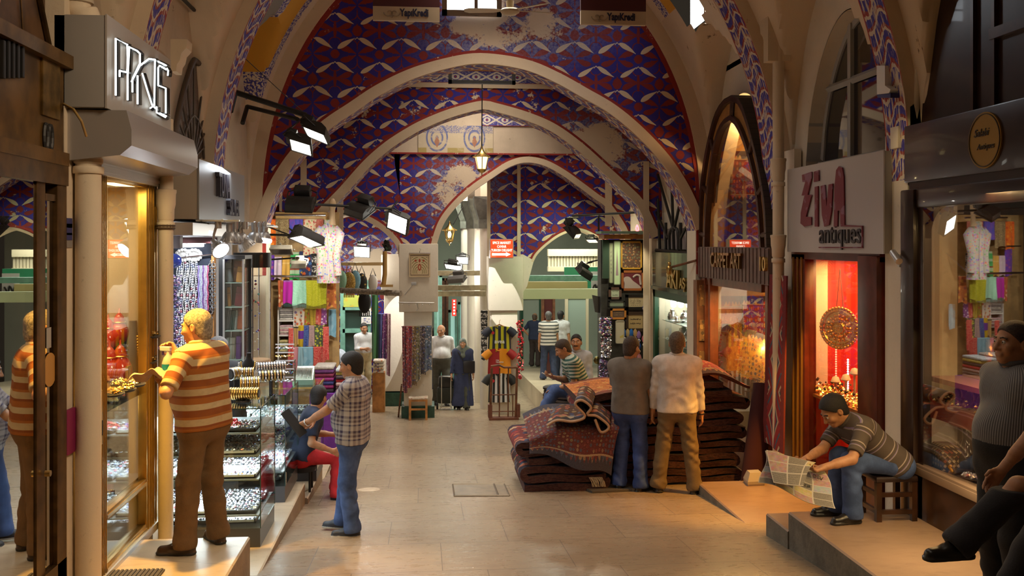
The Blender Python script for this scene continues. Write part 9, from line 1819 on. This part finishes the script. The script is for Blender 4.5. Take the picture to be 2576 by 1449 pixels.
c=Vector(r['WR'][0])+Vector(r['F']*.10);t=thing('wallet','open black wallet held by the man in the plaid shirt','wallet',c);fx,lx=Vector(r['F']),Vector(r['L']);m=MB();M=frame(c+Vector((0,0,.02)),-fx*.62+Vector((0,0,-.75)),fx*.5+lx*.5);m.box((-.13,-.01,-.005),(.15,.085,.012),bev=.004,M=M);m.build('wallet_cover',mat('wallet_black',(.006,.006,.008),.5),t)
q=Vector((-1.23,10.68,-.87));r=person('boy in navy T-shirt and red trousers sitting beside the second glass counter',q,.12,1.66,pelvis=(.0,-.12,.52),lean=.28,skin='b',hair=BLKH,hairlen=.006,shirt=cm('navy_tee',(.02,.028,.06)),sleeve=.75,pants=cm('red_trousers',(.50,.015,.018)),shoes=mat('shoe_red_navy',(.02,.015,.03),.5),sh_mat2=mat('sole_red',(.45,.02,.03),.6),hand_l=(.20,.26,.70),hand_r=(-.24,.22,.60),foot_l=(.20,.28,0),foot_r=(-.16,.28,0),head=(1.1,-.3),vox=.012,curl=(.5,.5))
t=thing('stool','low black stool under the boy in red trousers','stool',(-1.4,10.2,-.6));m=MB();p=Vector(r['P']);m.lathe([(.15,p.z-.17),(.16,p.z-.15),(.16,p.z-.12),(.12,p.z-.115),(0,p.z-.115)],(p.x,p.y,0),16);m.build('seat',BLACKV,t,40)
for a,b in((-.1,-.1),(.1,-.1),(-.1,.1),(.1,.1)):m=MB();m.cyl((p.x+a,p.y+b,-.765),(p.x+a,p.y+b,p.z-.16),.014,n=8);m.build('leg',BLACKM,t)
q=onD(552,1255,9.06);q.z=-.6;person('grey haired seller in a dark jacket behind the silver counter',q,pi*.62,1.66,skin='b',hair=SPH,hairlen=.004,shirt=cm('black_jacket',(.015,.016,.02)),sleeve=1.9,pants=cm('black_trousers',(.012,.012,.014)),head=(.5,-.1),vox=.014)
q=onF(1585,1233);person('man in grey T-shirt and blue jeans with his back turned at the rug pile',q,pi*.33,1.75,skin='b',hair=BRNH,hairlen=.002,shirt=cm('grey_tee',(.17,.145,.125)),sleeve=.8,pants=mat('denim_bright',fn=f_denim((.02,.045,.17))),shoes=mat('shoe_black',(.015,.012,.01),.3),foot_l=(.13,.0,0),foot_r=(-.13,-.02,0),toe_l=.2,toe_r=-.4,head=(-.25,-.30),hand_r=(-.22,.16,.78),hand_l=(.2,.2,.85),wide=1.02,belly=.02,lean=-.03,vox=.010)
q=onF(1703,1240);person('man in white long sleeved shirt and khaki trousers facing the rug pile',q,pi*.42,1.80,skin='b',hair=CROP,shirt=cm('white_shirt',(.60,.55,.53)),collar=cm('white_shirt',(.60,.55,.53)),sleeve=1.85,pants=cm('khaki',(.17,.115,.055)),foot_l=(.20,.03,0),foot_r=(-.19,-.02,0),toe_l=.25,toe_r=-.35,head=(-.15,.05),hand_l=(.27,.10,.80),hand_r=(-.27,.06,.80),wide=1.06,vox=.010,watch=1,fold=.009)
TEALS=mat('wear_teal_stripes',fn=f_stripe([(0,(.42,.45,.38)),(.5,(.03,.10,.085))],.045));q=onD(1470,1052,12.7);q.z=onD(1470,1000,12.7).z-.50;r=person('seated man in teal striped T-shirt looking at his phone on the rug pile',q,pi*1.02,1.66,pelvis=(0,0,.60),lean=.42,skin='b',hair=BRNH,shirt=TEALS,sleeve=.75,pants=mat('denim_blue',fn=f_denim((.035,.065,.17))),hand_l=(.10,.42,.68),hand_r=(-.06,.45,.82),foot_l=(.16,.66,.22),foot_r=(-.10,.62,.15),head=(0,-.55),vox=.012,curl=(.4,.8),pal=((0,0,-1),(0,.3,1)))
c=Vector(r['WR'][1])+Vector(r['F']*.09)+Vector((0,0,.03));t=thing('phone','pale mobile phone in the hand of the man in teal stripes','phone',c);m=MB();m.box((-.03,-.055,-.005),(.03,.055,.005),bev=.003,M=Matrix.Translation(c)@Matrix.Rotation(1.4,4,'Z')@Matrix.Rotation(.5,4,'X'));m.build('phone_body',GREYPL,t)
q=onD(1450,990,14.6);q.z=fz(q.y)+.02;person('man with a moustache in a pale blue shirt beside the picture stall',q,-pi*.55,1.70,skin='b',hair=BLKH,mous=True,shirt=cm('pale_blue',(.42,.46,.55)),collar=cm('pale_blue',(.42,.46,.55)),sleeve=1.55,untuck=False,pants=cm('black_trousers',(.012,.012,.014)),head=(-.1,.05),hand_r=(-.2,.22,.85),hand_l=(.22,.15,.80),vox=.013)
STR2=mat('wear_bw_stripes',fn=f_stripe([(0,(.60,.56,.5)),(.62,(.05,.06,.06))],.085))
def at(px,py,d):q=onD(px,py,d);return q
person('bald man in a dark shirt with hands on hips farthest down the side street',at(1345,922,30),pi*.35,1.68,skin='b',bald=True,shirt=cm('navy_tee',(.02,.028,.06)),sleeve=.8,pants=cm('dark_brown',(.04,.025,.02)),hand_l=(.2,.05,.98),hand_r=(-.2,.05,.98),elb=((1,-.3,0),(-1,-.3,0)),vox=.02,hair=CROP)
person('man in black and white striped T-shirt and jeans in the side street',at(1380,957,24),pi*.5,1.74,skin='b',hair=SPH,shirt=STR2,sleeve=.7,pants=mat('denim_dark',fn=f_denim((.02,.03,.07))),vox=.018,foot_l=(.14,0,0),foot_r=(-.14,0,0))
person('man in a plain white polo shirt beside the striped T-shirt man in the side street',at(1410,952,24.8),pi*.33,1.76,skin='b',hair=BLKH,shirt=cm('white_polo',(.55,.56,.55)),collar=cm('white_polo',(.55,.56,.55)),sleeve=.8,pants=cm('navy_trousers',(.02,.025,.05)),vox=.018)
RDS=mat('wear_reader_stripes',fn=f_stripe([(0,(.085,.065,.055)),(.55,(.36,.30,.27)),(.62,(.085,.065,.055)),(.80,(.20,.15,.30)),(.84,(.30,.26,.25)),(.88,(.085,.065,.055))],.135));q=Vector((3.86,7.58,-.316));r=person('boy in a dark striped polo shirt reading a newspaper on the low stool',q,pi*1.03,1.72,pelvis=(0,.0,.47),lean=.86,skin='b',hair=BLKH,hairlen=.008,shirt=RDS,collar=cm('dark_collar',(.07,.06,.055)),sleeve=.8,pants=mat('denim_blue',fn=f_denim((.035,.065,.17))),hand_l=onD(2072,1176,7.45),hand_r=onD(2028,1154,7.75),foot_l=(.10,.42,0),foot_r=(-.14,.45,0),head=(0,-.65),vox=.010,curl=(.9,.9),elb=((.5,-.4,-.8),(-.5,-.4,-.8)),pal=((0,.2,1),(0,.2,1)))
def f_news(g):
 x,y,_=g.xyz(g.coord('UV'));cx=(x*4.0).floor();cy=(y*6.0).floor();r_,a,b=g.xyz(g.white(g.vec(cx,cy,3)));pic=r_.gt(.36);tx_=((y*70.0).frac().gt(.45))*(g.noise(g.vec(x*60,y*70,0),3,2).gt(.45));ph=g.noise(g.coord('UV'),20,4,col=True)
 col=g.mix(tx_,(.31,.28,.24),(.05,.045,.04));col=g.mix(pic,col,g.mix(.6,ph,g.ramp(a,[(0,(.12,.11,.1)),(.3,(.35,.10,.06)),(.55,(.25,.3,.33)),(.8,(.5,.36,.04))],True)));gut=((x*4.0).frac()-.5).abs().gt(.46).mx(((y*6.0).frac()-.5).abs().gt(.46));return{'col':g.mix(gut,col,(.52,.48,.42)),'rough':.8}
NEWS=mat('newsprint',fn=f_news);n0=[onD(*p)for p in((1938,1135,8.15),(2045,1165,8.45),(1922,1222,7.95),(2005,1255,8.2))];n1=[onD(*p)for p in((2000,1150,8.5),(2085,1160,8.75),(2020,1262,8.15),(2108,1262,8.6))]
t=thing('newspaper','open newspaper with headlines and coloured pictures held low by the seated boy','newspaper',n0[0]);m=MB()
A=[onD(*p)for p in((1925,1134,7.5),(2070,1184,7.5),(1914,1214,7.25),(2108,1284,7.12))]
bil=lambda Q,u,v:(Q[0]*(1-u)+Q[1]*u)*(1-v)+(Q[2]*(1-u)+Q[3]*u)*v
m.sheet(lambda u,v:bil(A,u,v)+Vector((.02*math.sin(v*5),.05*math.sin(u*PI),.02*math.sin(u*7))),20,14,.004,uvs=(1,1));m.build('back_sheet',NEWS,t,60);m=MB();B_=[onD(*p)for p in((1928,1132,7.46),(2052,1164,7.5),(1940,1210,7.2),(2014,1218,7.2))]
m.sheet(lambda u,v:bil(B_,u,v)+Vector((0,-.03*math.sin(u*PI)-.05*v*v,.03*math.sin(v*PI)*u)),16,12,.004,uvs=(.6,.5));m.build('turned_sheet',NEWS,t,60)
A2=[A[0],A[1],A[2],A[3]];nx=nrm(np.array(A[1]-A[0]));ny=nrm(np.array(A[0]-A[2]));nz=np.cross(nx,ny);fl=1 if nz[1]<0 else-1
for k,(tx_,u,v,w_,c)in enumerate((('MILLIYET',.42,.62,.15,(.5,.03,.02)),('MUHTIRA',.62,.60,.17,(.03,.03,.03)),('DEVRI',.86,.30,.12,(.03,.03,.03)))):
 o=bil(A,u,v)+Vector((.02*math.sin(v*5),.05*math.sin(u*PI),.02*math.sin(u*7)))+Vector(nz*fl*.012);letters('headline',tx_,o,nx,ny,w_,None,mat('ink_%d'%k,c,.7),t,.001,.01)
PIN=mat('wear_pinstripe',fn=f_stripe([(0,(.09,.09,.10)),(.5,(.28,.28,.29))],.011,0));q=onD(2545,1580,5.75);q.z=-.316
person('man in a pinstriped grey shirt leaning by the dark show window, looking across',q,pi*1.02,1.80,belly=.025,wide=1.05,skin='b',hair=BRNH,shirt=PIN,collar=PIN,sleeve=1.6,untuck=False,pants=cm('black_trousers',(.012,.012,.014)),belt=mat('belt_black',(.01,.01,.01),.3),head=(.05,.0),hand_l=(.28,-.15,.95),hand_r=(-.25,-.1,.9),lean=-.10,pelvis=(0,.03,.93),vox=.011)
q=onD(2618,1500,5.05);q.z=-.316;CHK=mat('wear_check',fn=f_plaid);person('seated man with crossed legs in charcoal trousers at the near end of the window sill',q+Vector((.10,0,0)),pi*1.0,1.76,pelvis=(0,-.15,.95),lean=-.05,skin='b',hair=BLKH,shirt=CHK,sleeve=.85,pants=cm('charcoal',(.022,.021,.026)),foot_l=onD(2415,1405,4.93),foot_r=(-.10,.34,.10),knee=((0,1,1.2),(0,1,.4)),hand_l=(.26,.22,.98),hand_r=(-.2,.2,1.0),head=(0,0),vox=.012)
WST=mat('wear_white_stripe',fn=f_stripe([(0,(.66,.66,.66)),(.7,(.48,.50,.56))],.03,0))
person('man in a white striped shirt and cream trousers in the side arch',at(915,992,22.6),-pi*.35,1.70,skin='b',hair=BLKH,shirt=WST,collar=WST,sleeve=1.5,untuck=False,pants=cm('cream_trousers',(.52,.42,.25)),belt=mat('belt_brown',(.06,.03,.02),.4),hand_l=(.14,.34,1.10),hand_r=(-.10,.30,1.14),head=(-.2,-.2),belly=.02,vox=.016)
person('man bending down in a pale blue shirt at the teal cabinet',at(880,1010,23.6),pi*.9,1.62,lean=.75,skin='b',hair=BLKH,shirt=cm('pale_blue',(.42,.46,.55)),sleeve=.8,pants=cm('navy_trousers',(.02,.025,.05)),hand_l=(.2,.5,.8),hand_r=(-.2,.5,.8),head=(0,-.6),vox=.018)
r=person('stout bald old man in a white shirt and grey trousers walking between the piers',at(1110,1018,21.9),-pi*.48,1.84,belly=.05,wide=1.10,skin='a',bald=True,hair=WHTH,shirt=cm('white_shirt2',(.75,.75,.76)),collar=cm('white_shirt2',(.75,.75,.76)),sleeve=.85,untuck=False,pants=cm('grey_trousers',(.10,.10,.085)),belt=mat('belt_black',(.01,.01,.01),.3),foot_l=(.10,.18,0),foot_r=(-.10,-.12,0),hand_l=(.30,.0,.85),hand_r=(-.30,.1,.85),head=(-.3,-.05),vox=.014)
NV=cm('navy_coat',(.045,.06,.14));r=person('woman in a long navy coat and grey green headscarf pulling a trolley bag',onF(1164,1030),-pi*.5,1.56,skin='c',shirt=NV,sleeve=1.9,coat=NV,pants=cm('patterned_skirt',(.09,.10,.08)),scarf=mat('headscarf_print',fn=c_flor((.17,.21,.18),[(.28,.32,.28),(.10,.13,.11),(.22,.26,.24)],14)),hand_r=(-.28,.10,.86),hand_l=(.27,.10,.74),foot_l=(.09,.10,0),foot_r=(-.09,-.06,0),vox=.012)
c=Vector(r['P'])+Vector(r['F']*.17)+Vector(r['L']*.13)+Vector((0,0,.14));t=thing('shoulder_bag','black shoulder bag hanging in front of the woman in the navy coat','bag',c);m=MB();m.box((c.x-.13,c.y-.06,c.z-.15),(c.x+.13,c.y+.04,c.z+.12),bev=.04);m.build('bag_body',mat('bag_black',(.015,.015,.016),.35),t,50);m=MB();m.tube([c+Vector((-.12,0,.1)),Vector(r['N'])+Vector((-.10,-.12,-.05)),Vector(r['N'])+Vector((-.14,0,.03))],.012,6);m.build('strap',BLACK,t)
q=onF(1122,1030);t=thing('trolley_bag','dark wheeled shopping trolley bag with a wire base beside the woman','bag',q);m=MB();zz=q.z;m.box((q.x-.20,q.y-.12,zz+.14),(q.x+.18,q.y+.12,zz+.50),bev=.06);m.build('lower_bag',mat('bag_green_black',(.02,.024,.018),.5,noise=.3),t,50);m=MB();m.box((q.x-.17,q.y-.11,zz+.48),(q.x+.16,q.y+.11,zz+.74),bev=.07);m.build('upper_bag',mat('bag_black',(.015,.015,.016),.35),t,50)
for a in(-.19,.19):m=MB();m.lathe([(.012,-.02),(.075,-.02),(.075,.02),(.012,.02)],(q.x+a-.0,q.y+.05,zz+.075),14,M=Matrix.Rotation(PI/2,3,'Y'));m.build('wheel',BLACK,t,40)
m=MB()
for a in(-.10,.10):m.tube([(q.x+a,q.y-.14,zz+.05),(q.x+a,q.y-.13,zz+.75),Vector(r['WR'][1])+Vector((a*.3,-.03,-.05))],.010,6)
m.tube([(q.x-.12,q.y-.16,zz+.04),(q.x+.12,q.y-.16,zz+.04),(q.x+.12,q.y+.05,zz+.06),(q.x-.12,q.y+.05,zz+.06)],.008,5,closed=True);m.build('wire_frame',CHROME,t)
r=person('person in a mid blue shirt walking away behind the first pier',at(1092,985,27),pi*.5,1.8,skin='b',hair=BLKH,shirt=cm('mid_blue',(.16,.24,.40)),sleeve=.8,pants=cm('navy_trousers',(.02,.025,.05)),vox=.022)
cam=bpy.data.cameras.new('camera');co=bpy.data.objects.new('camera',cam);C.objects.link(co)
co.location=(0,0,EYE);co.rotation_euler=(PI/2,0,-TH);cam.sensor_width=36;cam.lens=FOC/FW*36;cam.shift_y=(HORY-FH/2)/FW;cam.clip_end=200
bpy.context.scene.camera=co
sc=bpy.context.scene
sc.view_settings.view_transform='Standard';sc.view_settings.look='None';sc.view_settings.gamma=1.0;sc.view_settings.exposure=0.0;sc.view_settings.use_curve_mapping=False
w=bpy.data.worlds.new('world');sc.world=w;w.use_nodes=True;bg=w.node_tree.nodes['Background'];bg.inputs[0].default_value=(1,.80,.58,1);bg.inputs[1].default_value=.025
cy=sc.cycles;cy.max_bounces=7;cy.diffuse_bounces=4;cy.glossy_bounces=3;cy.transmission_bounces=4;cy.transparent_max_bounces=12;cy.use_denoising=True;cy.sample_clamp_indirect=4.0;cy.caustics_reflective=False;cy.caustics_refractive=False
def area(name,loc,target,size,e,col=(1,.9,.75),sy=None,spread=180):
 l=bpy.data.lights.new(name,'AREA');l.energy=e;l.color=col;l.size=size;l.spread=math.radians(spread)
 if sy:l.shape='RECTANGLE';l.size_y=sy
 o=bpy.data.objects.new(name,l);C.objects.link(o);o.location=loc
 d=Vector(target)-Vector(loc);o.rotation_euler=d.to_track_quat('-Z','Y').to_euler();return o
def spot(name,loc,target,e,ang=60,col=(1,.9,.75),blend=.5,r=.03):
 l=bpy.data.lights.new(name,'SPOT');l.energy=e;l.color=col;l.spot_size=math.radians(ang);l.spot_blend=blend;l.shadow_soft_size=r
 o=bpy.data.objects.new(name,l);C.objects.link(o);o.location=loc
 d=Vector(target)-Vector(loc);o.rotation_euler=d.to_track_quat('-Z','Y').to_euler();return o
def point(name,loc,e,col=(1,.8,.55),r=.05):
 l=bpy.data.lights.new(name,'POINT');l.energy=e;l.color=col;l.shadow_soft_size=r
 o=bpy.data.objects.new(name,l);C.objects.link(o);o.location=loc;return o
DAYC=(1.0,.88,.72);WARM=(1.0,.72,.40);COOL=(.88,.94,1.0);AMB=(1.0,.50,.16)
for y,e in((3.5,9),(6.5,10),(9.4,22),(12.2,40),(15.2,44),(18.0,75)):area('roof_daylight',(.9,y,5.6),(.9,y,0),1.4,e,DAYC,1.4,115)
area('near_left_fill',(1.6,3.2,4.6),(-2.2,6.3,1.2),1.2,55,(1,.76,.5),1.2,110)  # added fill light that brightens the near left shopfronts, stands for no opening
area('window_lamps',(-2.68,7.2,2.36),(-2.6,7.2,0),.5,26,(1,.74,.34),1.3);point('window_lamps_low',(-2.6,7.3,.62),7,(1,.85,.6));spot('hood_lamp',(-2.0,6.95,2.36),(-1.55,6.9,-.3),400,75,(1,.52,.07),.6)
area('stall_lamps',(-2.6,9.6,2.6),(-2.3,9.4,0),1.2,70,COOL,1.6);area('stall_front_lamps',(-1.9,9.3,2.05),(-2.1,9.2,.3),.2,45,COOL,1.8,140);spot('stall_spot',(-1.78,8.62,1.93),(-1.7,8.2,.5),45,60,COOL)
for y,z,e in((8.5,.53,16),(10.0,.42,12),(11.2,.27,8)):area('counter_lamp',(-1.95,y,z),(-1.9,y,-1),1.0,e,COOL,.5)
for y,z in((8.5,-.36),(8.5,-.06),(8.5,.14),(10,-.1)):area('shelf_lamp',(-1.9,y,z+.0),(-1.9,y,-1),.9,19,COOL,.5)
spot('necklace_lamp',(-2.2,10.3,2.0),(-2.4,10.75,1.0),40,110,COOL)
spot('flood_beam',onD(785,352,11.75),(-.6,11.6,-1),150,95,(1,.95,.85));spot('flood_beam',onD(755,380,11.5),(-1.4,11.0,-1),120,95,(1,.95,.85))
spot('flood_beam',onD(772,620,12.25)+Vector((0,.1,-.05)),(-1.7,15,.9),100,95,(1,.93,.80));spot('flood_beam',onD(757,545,13.1),(-2.1,15,1.2),45,90,(1,.9,.7));spot('flood_beam',onD(905,560,13.5),(-1.5,15.5,0),50,100,(1,.93,.8));spot('flood_beam',onD(996,575,13.5),(-.6,11,-1),120,110,(1,.97,.88))
point('side_arch_flood',onD(905,655,21.6),110,(1,.95,.85),.15);area('side_street_lamp',(-2.4,22.8,2.2),(-2.2,23,-2),1.5,120,(1,.95,.85))
point('far_flood',onD(1158,672,22.0),110,(1,.97,.88),.15);area('far_street_lamp',(1.2,26,3.6),(1.2,26,-2),2,200,(.95,1,.88));area('right_street_lamp',(3.6,23.2,2.4),(3.4,23,-2),1.6,170,(.95,1,.82));point('stall_roof_lamp',onD(1490,622,19.2),22,(1,.85,.55));spot('green_lamp',(2.9,18.3,2.0),(2.6,20.4,1.2),40,120,(.7,1,.6))
area('roof_far',(1.2,20.5,4.3),(1.2,20.5,-2),1.5,150,DAYC)
for c,e in point_l:point('lantern_light',(c[0],c[1],c[2]-.02),e,(1,.72,.34),.03)
area('carpet_lamps',(4.5,12.4,1.3),(4.6,12.4,-1),.5,85,(1,.62,.22),2.0);point('arch_lamps',(4.5,12.9,3.6),45,(1,.62,.25));point('carpet_low',(4.35,12.0,.6),14,(1,.6,.2))
area('red_window_lamps',(4.6,9.2,1.76),(4.6,9.2,-1),.5,75,(1,.52,.16),1.6);spot('door_lamp',(3.95,9.5,1.8),(3.35,9.75,-.71),360,62,(1,.47,.06),.6)
area('dark_shop_lamps',(4.5,6.4,2.3),(4.45,6.4,0),.3,30,(1,.62,.25),2.0);point('sill_lamp',(4.3,7.0,.55),2.5,(1,.8,.5))
area('silver_window_lamps',(4.4,15.5,1.3),(4.4,15.5,-1),.4,60,(1,.97,.85),2.2);spot('picture_lamp',(3.4,16.2,2.2),(3.6,17.2,.9),50,80,(1,.9,.6));spot('tag_light',(3.2,17.6,2.05),(2.6,19,.2),20,100,(.8,1,.6))
spot('fascia_light',(3.4,7.2,2.9),(4.1,7.6,2.7),8,50,(1,.75,.35))
area('velvet_fill',(4.3,6.5,1.25),(4.35,6.5,0),.15,34,(1,.66,.28),2.2);area('under_shelf_fill',(4.3,6.5,.56),(4.35,6.5,0),.15,20,(1,.75,.4),2.0)  # added fills without fittings, brighten the velvet shelf and the goods below
spot('sun_shaft',(-.4,17.2,4.6),onY(1252,735,YP-.1),1800,8.5,(1,.97,.9),.05,.0);spot('sun_shaft',(.6,20.3,4.6),onY(985,830,21.85),2500,8,(1,.97,.9),.05,.0);spot('sun_shaft',(-.4,12.4,5.8),onF(928,1231),2200,2.2,(1,.97,.9),.05,.0)
